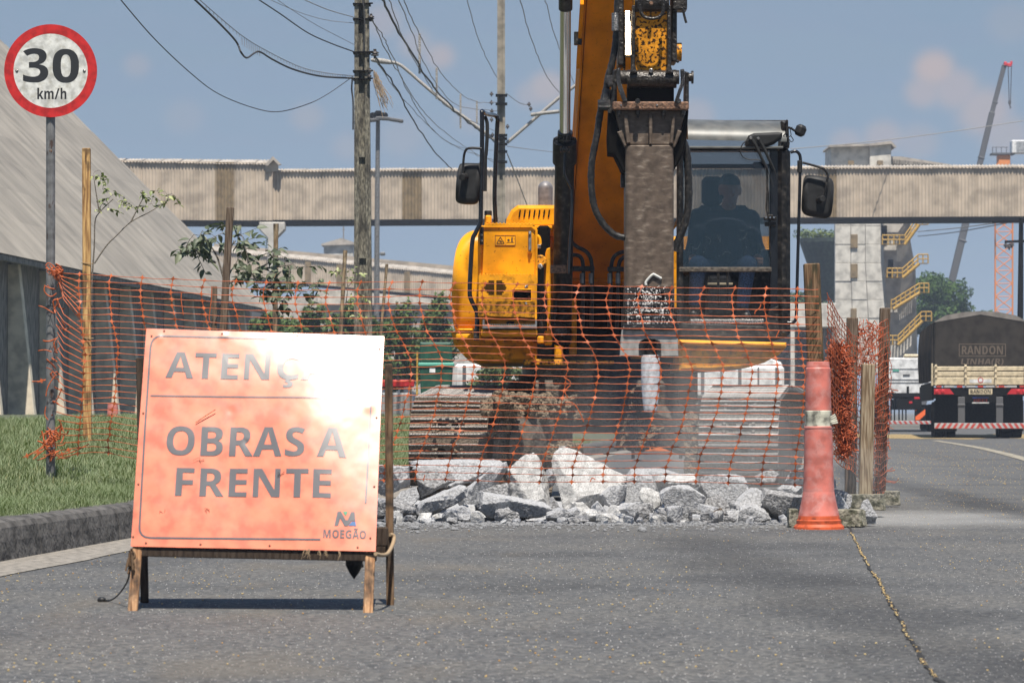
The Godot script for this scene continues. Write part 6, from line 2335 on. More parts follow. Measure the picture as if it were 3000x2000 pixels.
func upper(ex) -> void:
	# belly and deck of the revolving frame
	var t = poly("revolving_frame", [[1322, 972], [1345, 966], [1400, 966], [1574, 985], [1574, 1056], [1540, 1062], [1410, 1063], [1362, 1044], [1330, 1010]], 27.55, 2.6, M.yellow_dirty, ex, 0.03)
	boxes("frame_lip", [[1335, 978, 1384, 992], [1384, 962, 1394, 996], [1400, 962, 1410, 996]], 27.45, 0.12, M.yellow, t)
	boxes("front_lip", [[1534, 1052, 1660, 1069], [1660, 1056, 1800, 1066, 27.6]], 27.25, 0.5, M.yellow_worn, ex, 0.006)
	boxes("frame_core", [[1574, 905, 2000, 1062, 28.3, 1.4], [1620, 1050, 2045, 1185, 28.95, 0.9], [1574, 660, 1612, 1000, 28.7, 0.5], [1640, 830, 1830, 960, 28.75, 0.3]], 28.3, 1.2, M.dark, ex, 0.02)
	boxes("counterweight", [[1380, 690, 2300, 1010, 30.2, 1.5]], 30.2, 1.5, M.yellow_dirty, ex, 0.12)
	# rounded side cover at the far left
	t = pillow("side_cover", [[1336, 974], [1326, 940], [1322, 860], [1328, 770], [1340, 715], [1362, 684], [1392, 671], [1440, 667], [1500, 668], [1500, 800], [1500, 976], [1420, 977], [1350, 977]], 28.0, 2.3, 0.16, M.yellow, ex)
	boxes("cover_lip", [[1339, 962, 1386, 977]], 27.94, 0.1, M.yellow, t)
	# tool box with its steps
	t = boxes("tool_box", [[1408, 664, 1570, 812]], 27.3, 1.2, M.yellow, ex, 0.012)
	poly("box_frame", [[1400, 690], [1408, 660], [1560, 660], [1575, 672], [1575, 830], [1568, 830], [1568, 676], [1556, 667], [1412, 667], [1410, 830], [1400, 830]], 27.285, 0.06, M.yellow, t, 0.004)
	var b := MB.new()
	pbox(b, 1419, 655, 1567, 661, 27.285, 1.0, 0.004)
	for i in 14:
		pbox(b, 1420 + i * 10.6, 652, 1426 + i * 10.6, 656, 27.285, 0.03, 0.002)
	obj("upper_tread", b, M.yellow, t)
	# warning sticker
	var s = boxes("warning_sticker", [[1450, 689, 1510, 719]], 27.296, 0.01, M.yellow, t, 0.0)
	b = MB.new()
	for q in [[1450, 689, 1510, 690.5], [1450, 717.5, 1510, 719], [1450, 689, 1451.5, 719], [1508.5, 689, 1510, 719], [1479.5, 690, 1480.5, 718], [1484, 709, 1506, 710.2], [1484, 709, 1485, 714], [1498, 697, 1502, 709], [1499, 693.5, 1501.5, 696.5], [1486, 702, 1494, 704]]:
		pbox(b, q[0], q[1], q[2], q[3], 27.294, 0.003)
	for q in [[[1455, 713], [1466, 694]], [[1466, 694], [1477, 713]], [[1477, 713], [1455, 713]], [[1464, 704], [1468, 711]], [[1462, 706], [1467, 705]], [[1467, 705], [1471, 709]], [[1491, 700], [1487, 703]], [[1487, 703], [1491, 706]]]:
		b.bar(P(q[0][0], q[0][1], 27.2945), P(q[1][0], q[1][1], 27.2945), 0.0042, 0.002)
	obj("pictogram", b, M.decal, s)
	boxes("latch_bar", [[1548, 677, 1557, 735]], 27.27, 0.06, M.galv, t, 0.004)
	for y in [682, 730]:
		bolt(1552, y, 27.268, 0.010, M.steel, t)
	poly("latch_bracket", [[1546, 735], [1559, 735], [1557, 742], [1548, 742]], 27.28, 0.03, M.yellow, t, 0.002)
	# lower step box: upper plate with round grille, opening and a stained sloping toe
	var h := MB.new()
	for q in [[1402, 806, 1500, 884], [1557, 806, 1567, 884], [1500, 806, 1557, 848], [1500, 881, 1557, 884], [1567, 806, 1573, 934]]:
		pbox(h, q[0], q[1], q[2], q[3], 27.0, 0.04)
	pbox(h, 1402, 806, 1572, 815, 27.02, 0.32)
	pbox(h, 1402, 815, 1406, 934, 27.03, 0.3)
	for i in 17:
		pbox(h, 1404 + i * 9.8, 802, 1410 + i * 9.8, 807, 27.0, 0.03, 0.002)
	t = obj("step_box", h, M.yellow_dirty, ex)
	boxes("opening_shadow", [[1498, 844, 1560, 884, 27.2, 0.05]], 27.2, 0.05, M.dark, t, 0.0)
	boxes("opening_rim", [[1498, 846, 1559, 849], [1498, 880, 1559, 883], [1498, 846, 1501, 883], [1556, 846, 1559, 883]], 26.99, 0.03, M.yellow, t, 0.003)
	b = MB.new()
	b.bar(P(1551, 879, 27.1), P(1551, 866, 27.1), 0.02, 0.05)
	obj("hook", b, M.rust_plate, t)
	b = MB.new()
	for i in 7:
		var wd := [20, 26, 30, 33, 30, 25, 20][i] as float
		var y := 821.5 + i * 6.1
		pbox(b, 1451 - wd, y, 1448, y + 2.6, 26.995, 0.02)
		pbox(b, 1454, y, 1451 + wd, y + 2.6, 26.995, 0.02)
	obj("round_grille", b, M.dark, t)
	for q in [[1540, 840], [1544, 838], [1541, 888]]:
		bolt(q[0], q[1], 27.0, 0.009, M.steel, t)
	h = MB.new()
	var a0 := P(1400, 883, 26.99)
	var a1 := P(1567, 883, 26.99)
	var a2 := P(1567, 930, 27.01)
	var a3 := P(1400, 925, 27.01)
	h.out([a0, a1, a2, a3], (a0 + a2) * 0.5 - Vector3(0, 0, 0.2))
	h.out([a3, a2, a2 - Vector3(0, 0, 0.25), a3 - Vector3(0, 0, 0.25)], (a0 + a2) * 0.5)
	h.out([a1, a2, a2 - Vector3(0, 0, 0.25), a1 - Vector3(0, 0, 0.25)], (a0 + a2) * 0.5)
	h.out([a0, a3, a3 - Vector3(0, 0, 0.25), a0 - Vector3(0, 0, 0.25)], (a0 + a2) * 0.5)
	obj("stained_toe", h, M.yellow_stain, t)
	boxes("lower_box", [[1410, 932, 1572, 985]], 27.12, 0.5, M.yellow_dirty, ex, 0.01)
	h = MB.new()
	pbox(h, 1416, 953, 1572, 962, 26.93, 0.22, 0.003)
	for i in 22:
		pbox(h, 1420 + i * 6.8, 949.5, 1424 + i * 6.8, 954, 26.93, 0.02, 0.001)
	pbox(h, 1414, 936, 1419, 962, 26.95, 0.16)
	pbox(h, 1568, 936, 1573, 962, 26.95, 0.16)
	obj("lower_tread", h, M.galv, ex)
	poly("tow_slot", [[1482, 944], [1490, 940], [1508, 942], [1504, 949], [1492, 946], [1486, 950]], 27.10, 0.03, M.dark, ex, 0.0)
	boxes("step_skirt", [[1410, 966, 1574, 984]], 27.02, 0.2, M.yellow_dirty, ex, 0.006)
	boxes("skirt_slots", [[1420, 992, 1450, 1001], [1460, 994, 1476, 1001], [1500, 994, 1515, 1002], [1520, 995, 1560, 1002]], 27.52, 0.06, M.yellow, ex, 0.003)
	# right of the tool box: pipes and the boom foot plate
	t = poly("boom_foot_plate", [[1598, 740], [1602, 728], [1612, 724], [1614, 980], [1604, 984], [1604, 880], [1594, 830]], 27.5, 0.3, M.yellow, ex, 0.01)
	boxes("boom_foot_plate", [[1595, 968, 1618, 1010], [1574, 984, 1596, 1006]], 27.4, 0.3, M.yellow_dirty, ex, 0.01)
	b = MB.new()
	b.tube(curve(ppts([[1570, 690], [1578, 694], [1582, 706], [1582, 716]], 27.35)), 0.014, 10)
	obj("bent_pipe", b, M.yellow, ex)
	boxes("pipe_nut", [[1572, 716, 1585, 727]], 27.33, 0.04, M.steel, ex, 0.004)
	b = MB.new()
	b.cyl(P(1583, 765, 27.6), P(1583, 765, 27.3), 0.05, 18, 0.01)
	obj("pivot_boss", b, M.yellow_worn, ex)
	bolt(1583, 780, 27.3, 0.022, M.steel, ex)
	# bonnet and exhaust
	t = poly("bonnet", [[1480, 668], [1484, 640], [1498, 614], [1517, 600], [1640, 600], [1640, 668]], 29.0, 1.6, M.yellow, ex, 0.03)
	for i in 7:
		poly("bonnet_slot", [[1519 + i * 14.3, 636], [1522 + i * 14.3, 615], [1524.5 + i * 14.3, 613.5], [1526 + i * 14.3, 616], [1523.5 + i * 14.3, 634], [1521 + i * 14.3, 637]], 28.992, 0.05, M.dark, t, 0.0)
	boxes("bonnet_edge", [[1484, 660, 1618, 669]], 28.95, 0.3, M.yellow, t, 0.004)
	b = MB.new()
	var pr := []
	for i in 9:
		pr.append(Vector2(0.062 * cos(PI / 2 * i / 8.0), 0.06 * sin(PI / 2 * i / 8.0)))
	var q0 := [Vector2(0.058, -0.3)]
	q0.append_array(pr)
	b.lathe(q0, Transform3D(Basis(), P(1598, 551, 29.6)), 24)
	obj("exhaust_pipe", b, M.exhaust, ex)
	# filler neck beside the handrail
	t = boxes("filler_neck", [[1419, 630, 1440, 655]], 27.9, 0.1, M.yellow_dirty, ex, 0.01)
	b = MB.new()
	b.cyl(P(1430, 632, 27.95), P(1430, 617, 27.95), 0.03, 16, 0.004)
	obj("filler_cap", b, M.plastic, t)
	boxes("rail_bracket", [[1434, 644, 1466, 656, 28.0, 0.1], [1452, 634, 1460, 646, 28.0, 0.03]], 28.0, 0.1, M.galv, ex, 0.004)
	# handrail: one bent tube at the front, one behind
	var d := 27.1
	b = MB.new()
	b.tube(curve(ppts([[1452, 650, 27.98], [1449, 560, 27.95], [1456, 380, 27.9], [1458, 350, 27.88], [1450, 338, 27.85], [1432, 335, 27.6], [1418, 330, 27.2], [1412, 326, 27.12], [1412, 345, d], [1412, 450, d], [1409, 560, d], [1408, 640, d], [1404, 660, d], [1392, 684, d], [1384, 705, d], [1379, 780, d], [1376, 848, d], [1379, 875, d], [1396, 912, d], [1398, 940, d], [1396, 975, d], [1394, 992, d]]), 5), 0.0175, 12)
	obj("handrail", b, M.black_gloss, ex)
	boxes("handrail_foot", [[1387, 964, 1404, 997, 27.08, 0.03], [1406, 664, 1417, 716, 27.2, 0.1]], 27.1, 0.05, M.black, ex, 0.003)
	for y in [688, 705]:
		bolt(1411, y, 27.2, 0.009, M.steel, ex)
	# left mirror
	t = pillow("mirror", [[1347, 479], [1360, 476], [1400, 477], [1406, 480], [1406, 560], [1402, 585], [1394, 595], [1376, 597], [1350, 595], [1337, 588], [1334, 575], [1336, 530], [1341, 495]], 27.05, 0.10, 0.05, M.plastic, ex)
	t.set_meta("label", "black left mirror housing on a bent arm beside the handrail")
	b = MB.new()
	b.tube(curve(ppts([[1411, 435], [1384, 433], [1367, 437], [1360, 452], [1357, 480], [1356, 508]], 26.99)), 0.0095, 10)
	obj("mirror_arm", b, M.black, t)
	b = MB.new()
	b.cyl(P(1364, 516, 27.05), P(1353, 519, 26.95), 0.026, 18, 0.003)
	obj("mirror_knob", b, M.plastic, t)
	hose("grab_pad", [[1420, 340], [1427, 360], [1427, 400], [1424, 450], [1422, 465], [1421, 560]], 27.3, 0.014, M.plastic, ex)


func cab(ex) -> void:
	var D := 27.35
	var c := Node3D.new()
	put(c, "cab", ex)
	c.position = P(2145, 985, D + 0.8) - where(ex)
	# roof with a rounded front visor
	var m := MB.new()
	var p0 := P(2010, 348, D + 0.30)
	var p1 := P(2296, 354, D + 0.30)
	var prof := []
	for i in 13:
		var a := PI / 2 * i / 12.0
		prof.append(Vector2(0.34 * sin(a), 0.185 * cos(a)))
	m.grid(8, 12, func(u, w):
		var q: Vector2 = prof[12 - int(round(w * 12))]
		return p0.lerp(p1, u) + Vector3(0, -0.19 + q.y, q.x), true)
	obj("visor", m, M.visor, c)
	boxes("visor_lip", [[2010, 428, 2296, 435]], D - 0.05, 0.4, M.visor, c, 0.004)
	boxes("roof", [[1975, 351, 2310, 368, D + 0.32, 1.4]], D + 0.25, 1.5, M.black, c, 0.02)
	poly("visor_end", [[2290, 354], [2302, 358], [2312, 375], [2314, 432], [2290, 434]], D + 0.0, 0.35, M.black, c, 0.01)
	poly("visor_end", [[1976, 348], [2011, 348], [2011, 434], [1974, 434]], D + 0.0, 0.35, M.black, c, 0.01)
	poly("wiper_blister", [[2185, 430], [2186, 412], [2194, 396], [2210, 389], [2280, 386], [2294, 388], [2290, 405], [2270, 420], [2240, 430]], D - 0.065, 0.15, M.plastic, c, 0.02)
	# pillars and frames
	boxes("pillar", [[2280, 432, 2317, 986]], D + 0.0, 0.12, M.black, c, 0.03)
	boxes("pillar", [[2256, 438, 2282, 986]], D + 0.03, 0.10, M.black_gloss, c, 0.008)
	boxes("pillar", [[1984, 432, 2002, 986]], D + 0.0, 0.12, M.black, c, 0.02)
	boxes("rear_pillar", [[1985, 360, 2004, 990], [2288, 360, 2306, 990]], D + 1.55, 0.1, M.black, c, 0.01)
	boxes("rear_panel", [[1990, 730, 2300, 990]], D + 1.6, 0.05, M.black, c, 0.01)
	boxes("rear_rail", [[1990, 360, 2300, 388], [1990, 480, 2300, 492]], D + 1.6, 0.06, M.black, c, 0.008)
	boxes("side_sill", [[1984, 940, 1998, 990, D + 0.1, 1.5], [2292, 940, 2308, 990, D + 0.1, 1.5], [1984, 640, 1992, 655, D + 0.1, 1.5], [2298, 640, 2306, 655, D + 0.1, 1.5]], D, 1.0, M.black, c, 0.01)
	var g := MB.new()
	pbox(g, 2002, 432, 2258, 440, D + 0.005, 0.05)
	obj("window_seal", g, M.dark, c)
	boxes("window_bar", [[1990, 782, 2262, 796]], D - 0.01, 0.05, M.frame_mud, c, 0.006)
	g = MB.new()
	pbox(g, 2001, 440, 2257, 784, D + 0.02, 0.006)
	var ws := obj("windscreen", g, M.glass, c)
	g = MB.new()
	rng.seed = 91
	for i in 30:
		g.cbox(P(rng.randf_range(2006, 2252), 450 + 330 * pow(rng.randf(), 0.7), D + 0.017), Vector3(rng.randf_range(0.001, 0.004), rng.randf_range(0.001, 0.005), 0.001))
	for i in 9:
		var q := P(rng.randf_range(2010, 2240), rng.randf_range(640, 775), D + 0.018)
		var e := q + Vector3(rng.randf_range(-0.09, 0.09), rng.randf_range(-0.07, 0.07), 0)
		g.tube(curve([q, q.lerp(e, 0.5) + Vector3(rng.randfn() * 0.02, rng.randfn() * 0.02, 0), e], 4), 0.0004, 4)
	obj("glass_dirt", g, M.glass_scratch, ws).set_meta("kind", "stuff")
	g = MB.new()
	pbox(g, 2004, 388, 2290, 728, D + 1.62, 0.005)
	obj("rear_window", g, M.pane, c)
	boxes("floor", [[1990, 948, 2300, 990]], D + 0.1, 1.5, M.dark, c, 0.0)
	var t = poly("front_sill", [[1985, 986], [1985, 938], [2002, 945], [2026, 948], [2238, 955], [2258, 925], [2258, 988]], D + 0.0, 0.10, M.black, c, 0.006)
	boxes("floor_edge", [[2022, 935, 2240, 950]], D + 0.02, 0.2, M.steel, c, 0.004)
	poly("corner_gusset", [[2258, 905], [2282, 895], [2282, 988], [2238, 988], [2238, 955]], D - 0.01, 0.1, M.black, c, 0.006)
	# yellow sill under the cab, with its shaded curved belly
	var sk := poly("cab_skirt", [[1988, 994], [2305, 1003], [2305, 1014], [2302, 1020], [1988, 1010]], D - 0.12, 1.9, M.yellow, ex, 0.02)
	poly("skirt_belly", [[1990, 1010], [2302, 1020], [2285, 1038], [2240, 1062], [2195, 1076], [2090, 1084], [1990, 1086]], D - 0.05, 1.8, M.yellow_dirty, sk, 0.02)
	# inside: seat, console, levers
	t = boxes("seat", [[2040, 600, 2200, 800, D + 0.95, 0.14]], D, 0.2, M.seat, c, 0.06)
	boxes("headrest", [[2057, 516, 2118, 602]], D + 0.92, 0.10, M.seat, t, 0.045)
	boxes("seat_cushion", [[2035, 795, 2205, 838]], D + 0.45, 0.55, M.seat, t, 0.05)
	boxes("armrest", [[2010, 760, 2040, 800], [2205, 760, 2240, 800]], D + 0.45, 0.55, M.seat, t, 0.03)
	var l := MB.new()
	l.tube(ppts([[2026, 770, D + 0.42], [2024, 735, D + 0.38], [2026, 715, D + 0.36]]), 0.014, 8)
	l.tube(ppts([[2222, 770, D + 0.42], [2226, 735, D + 0.38], [2224, 715, D + 0.36]]), 0.014, 8)
	for x in [2105, 2132]:
		l.tube(ppts([[x, 895, D + 0.12], [x, 800, D + 0.15], [x - 2, 790, D + 0.16]]), 0.010, 8)
	obj("lever", l, M.rubber, c)
	poly("pedal_box", [[2072, 850], [2078, 808], [2140, 806], [2150, 850], [2150, 925], [2070, 925]], D + 0.3, 0.2, M.seat, c, 0.02)
	boxes("pedal_band", [[2074, 828, 2148, 834]], D + 0.285, 0.05, M.cream, c, 0.003)
	boxes("side_sticker", [[2007, 608, 2017, 648]], D + 0.6, 0.01, M.wood_light, c, 0.0)
	boxes("radio", [[2207, 474, 2242, 492]], D + 0.5, 0.1, M.dark, c, 0.01)
	# wipers
	for q in [[[2200, 404], [2215, 425], [2232, 462], [2248, 492]], [[2222, 405], [2238, 432], [2256, 470], [2270, 500]]]:
		l = MB.new()
		var pts := ppts(q, D - 0.075)
		l.tube([pts[0], pts[1], pts[2], pts[3]], [0.014, 0.013, 0.011, 0.008], 6)
		l.tube(ppts([q[3], [q[3][0] + 18, q[3][1] + 55]], D - 0.06), 0.0035, 5)
		var w := obj("wiper", l, M.plastic, c)
		bolt(q[0][0], q[0][1], D - 0.08, 0.012, M.steel, w)
	l = MB.new()
	l.tube(ppts([[2248, 495], [2249, 560], [2246, 610], [2253, 640]], D - 0.03), 0.007, 6)
	l.tube(ppts([[2252, 560], [2254, 640], [2256, 700], [2258, 752]], D - 0.03), 0.005, 6)
	obj("wiper_blade", l, M.rubber, c)
	hose("washer_hose", [[2196, 408], [2178, 420], [2170, 440], [2176, 458], [2195, 467], [2225, 469], [2240, 482], [2249, 498]], D - 0.07, 0.004, M.rubber, c)
	boxes("window_catch", [[2240, 634, 2276, 643, D - 0.04, 0.05], [2242, 650, 2274, 662, D - 0.02, 0.04], [2250, 628, 2266, 640, D - 0.05, 0.04]], D, 0.05, M.black, c, 0.004)
	for x in [2245, 2257, 2268]:
		bolt(x, 637, D - 0.05, 0.007, M.chrome, c)
	# work lamp and its wires
	l = MB.new()
	l.box(Transform3D(Basis(Vector3(0, 0, 1), -0.42) * Basis(Vector3(0, 1, 0), 0.5), P(2346, 382, D - 0.02)), Vector3(0.082, 0.09, 0.075), 0.022)
	t = obj("work_lamp", l, M.plastic, c)
	l = MB.new()
	l.tube(ppts([[2310, 372], [2322, 378], [2334, 386]], D), 0.009, 8)
	l.cbox(P(2306, 372, D - 0.02), Vector3(0.018, 0.11, 0.05), 0.004)
	l.tube(curve(ppts([[2306, 350], [2307, 372], [2303, 388], [2296, 398], [2306, 402], [2318, 396], [2316, 380], [2322, 372]], D - 0.03)), 0.0035, 5)
	l.tube(curve(ppts([[2318, 398], [2325, 410], [2318, 415], [2308, 404], [2298, 415], [2293, 432]], D - 0.03)), 0.0035, 5)
	l.tube(curve(ppts([[2314, 415], [2312, 428], [2304, 436]], D - 0.03)), 0.0035, 5)
	obj("lamp_bracket", l, M.black, t)
	# grab rail, mirror arm and right mirror
	l = MB.new()
	l.tube(curve(ppts([[2317, 446], [2332, 443], [2343, 452], [2346, 470], [2345, 500], [2342, 620], [2337, 800], [2334, 915], [2332, 935], [2324, 944], [2308, 945]], D - 0.02)), 0.0125, 12)
	obj("grab_rail", l, M.black_gloss, c)
	l = MB.new()
	l.cyl(P(2344, 470, D - 0.02), P(2344, 505, D - 0.02), 0.020, 14, 0.003)
	obj("rail_clamp", l, M.plastic, c)
	t = pillow("mirror", [[2362, 514], [2375, 511], [2425, 518], [2440, 525], [2445, 545], [2443, 590], [2438, 625], [2428, 637], [2412, 638], [2370, 630], [2356, 620], [2352, 605], [2354, 560], [2357, 528]], D - 0.12, 0.10, 0.05, M.plastic, c)
	t.set_meta("label", "black right mirror housing with a pale scuff")
	l = MB.new()
	l.tube(curve(ppts([[2352, 476], [2400, 489], [2416, 496], [2426, 512], [2424, 530], [2418, 560], [2413, 580]], D - 0.17)), 0.0095, 10)
	obj("mirror_arm", l, M.black, t)
	l = MB.new()
	l.cyl(P(2400, 585, D - 0.12), P(2412, 582, D - 0.21), 0.024, 18, 0.003)
	obj("mirror_knob", l, M.plastic, t)


func boom(ex) -> void:
	# the boom seen from below: it climbs from its foot towards the viewer
	var c := func(px: float, py: float, d: float) -> Vector3: return P(px, py, d)
	var lo: Vector3 = c.call(1668, 835, 28.3)
	var lo2: Vector3 = c.call(1920, 835, 28.3)
	var hi: Vector3 = c.call(1726, -90, 25.9)
	var hi2: Vector3 = c.call(1868, -90, 25.9)
	var ax := (hi - lo).normalized()
	var sd := (lo2 - lo).normalized()
	var bk := sd.cross(ax).normalized()
	if bk.z > 0.0:
		bk = -bk
	bk = (bk + Vector3(0, 0.0, 0)).normalized()
	var m := MB.new()
	var dp := bk * 0.55
	var ctr := (lo + hi2) * 0.5 + dp * 0.5
	m.out([lo, lo2, hi2, hi], ctr)
	m.out([lo + dp, lo2 + dp, hi2 + dp, hi + dp], ctr)
	m.out([lo, hi, hi + dp, lo + dp], ctr)
	m.out([lo2, hi2, hi2 + dp, lo2 + dp], ctr)
	m.out([hi, hi2, hi2 + dp, hi + dp], ctr)
	m.out([lo, lo2, lo2 + dp, lo + dp], ctr)
	var b := obj("boom", m, M.yellow_boom, ex)
	for s in [[lo, hi, -1.0], [lo2, hi2, 1.0]]:
		m = MB.new()
		var o: Vector3 = sd * 0.008 * s[2]
		var f := bk * -0.028
		var q = sd * 0.014 * s[2]
		var cc: Vector3 = (s[0] + s[1]) * 0.5 + o + q * 0.5
		m.out([s[0] + o + f, s[1] + o + f, s[1] + o + q + f, s[0] + o + q + f], cc + bk * 0.2)
		m.out([s[0] + o + q + f, s[1] + o + q + f, s[1] + o + q + dp, s[0] + o + q + dp], cc + bk * 0.2)
		m.out([s[0] + o + f, s[1] + o + f, s[1] + o + dp, s[0] + o + dp], cc + q * 3.0)
		obj("boom_side_plate", m, M.yellow_boom, b)
	m = MB.new()
	var e := lo.lerp(hi, 0.02)
	var e2 := lo2.lerp(hi2, 0.02)
	m.bar(e - bk * 0.01, e2 - bk * 0.01, 0.02, 0.02)
	obj("weld_strip", m, M.yellow_boom, b)
	# strip of the bracket and clip on the boom's left edge
	m = MB.new()
	m.bar(P(1694, 190, 26.55), P(1706, 0, 26.1), 0.03, 0.10, 0.004)
	obj("pipe_cover", m, M.yellow_boom, b)
	boxes("pipe_clip", [[1682, 92, 1705, 130]], 26.3, 0.08, M.black, b, 0.004)
	# boom cylinders: the left one in view, its twin behind the breaker
	for k in 2:
		var dx := 0.0 if k == 0 else 262.0
		var cyl := Node3D.new()
		put(cyl, "boom_cylinder", ex)
		cyl.position = P(1650 + dx, 960, 27.6) - where(ex)
		m = MB.new()
		m.tube([P(1646 + dx, 1000, 27.75), P(1655 + dx, 445, 26.85)], 0.076, 24)
		obj("barrel", m, M.black, cyl)
		m = MB.new()
		var a := P(1654 + dx, 478, 26.87)
		var z := P(1655 + dx, 412, 26.76)
		m.tube([a, a.lerp(z, 0.06), z], [0.078, 0.092, 0.092], 24)
		var gl := obj("gland", m, M.black, cyl)
		m = MB.new()
		m.tube([z, P(1656 + dx, 386, 26.72)], 0.058, 24)
		obj("collar", m, M.black_gloss, gl)
		for i in 7:
			var an := PI * (0.05 + 0.9 * i / 6.0)
			m = MB.new()
			var q := z + Vector3(cos(an) * 0.078, 0.0, sin(an) * 0.078)
			m.cyl(q, q + Vector3(0, 0.022, 0.004), 0.010, 10, 0.001)
			obj("bolt", m, M.black, gl)
		m = MB.new()
		m.cbox(P(1655 + dx, 436, 26.71), Vector3(0.076, 0.05, 0.03), 0.008)
		m.ball(P(1655 + dx, 437, 26.68), Vector3(0.02, 0.024, 0.02))
		var fl := obj("pipe_flange", m, M.greasy, gl)
		for q in [[1643, 430], [1643, 445], [1667, 430], [1667, 445]]:
			bolt(q[0] + dx, q[1], 26.69, 0.006, M.rust_plate, fl)
		m = MB.new()
		m.tube([z, P(1657 + dx, -80, 25.95)], 0.0415, 24)
		obj("rod", m, M.chrome, cyl)
		m = MB.new()
		m.tube(ppts([[1657 + dx, 26, 26.12], [1657 + dx, -70, 25.97]]), 0.052, 20)
		obj("rod_eye", m, M.greasy, cyl)
		hose("cylinder_pipe", [[1655 + dx, 445], [1654 + dx, 500], [1660 + dx, 525], [1672 + dx, 548], [1676 + dx, 560], [1675 + dx, 640], [1670 + dx, 700], [1666 + dx, 800]], 26.72, 0.010, M.black_gloss, cyl)
		m = MB.new()
		m.cbox(P(1640 + dx, 968, 27.4), Vector3(0.11, 0.09, 0.08), 0.012)
		obj("end_fitting", m, M.greasy, cyl)
		for x in [1626, 1646]:
			bolt(x + dx, 980, 27.35, 0.012, M.steel, cyl)
	boxes("hose_clamp", [[1612, 776, 1660, 800]], 27.1, 0.05, M.rust_plate, ex, 0.004)
	# hoses at the boom foot
	var hs := [[[1668, 640], [1672, 700], [1690, 722], [1715, 735], [1730, 755], [1735, 790], [1735, 835], [1733, 960]], [[1636, 830], [1645, 790], [1660, 755], [1680, 747], [1700, 752], [1708, 775], [1709, 830], [1706, 960]], [[1840, 735], [1812, 742], [1796, 758], [1790, 790], [1789, 840], [1785, 960]], [[1850, 750], [1830, 752], [1815, 768], [1812, 800], [1811, 850], [1808, 960]], [[1560, 860], [1580, 900], [1586, 960]], [[1636, 830], [1628, 880], [1622, 960]]]
	for q in hs:
		hose("hydraulic_hose", q, 27.5, 0.0155, M.rubber, ex)
	boxes("hose_clamp", [[1664, 779, 1742, 794], [1780, 781, 1850, 795]], 27.46, 0.05, M.black, ex, 0.004)
	for x in [1706, 1732, 1787, 1811]:
		m = MB.new()
		m.cyl(P(x, 800, 27.5), P(x, 830, 27.5), 0.019, 12, 0.002)
		obj("hose_ferrule", m, M.galv, ex)
	boxes("boom_foot", [[1625, 880, 1650, 1050, 28.0, 0.3], [1668, 880, 1690, 1040, 28.0, 0.3], [1850, 880, 1930, 1050, 28.0, 0.3]], 28.0, 0.3, M.yellow_dirty, ex, 0.01)


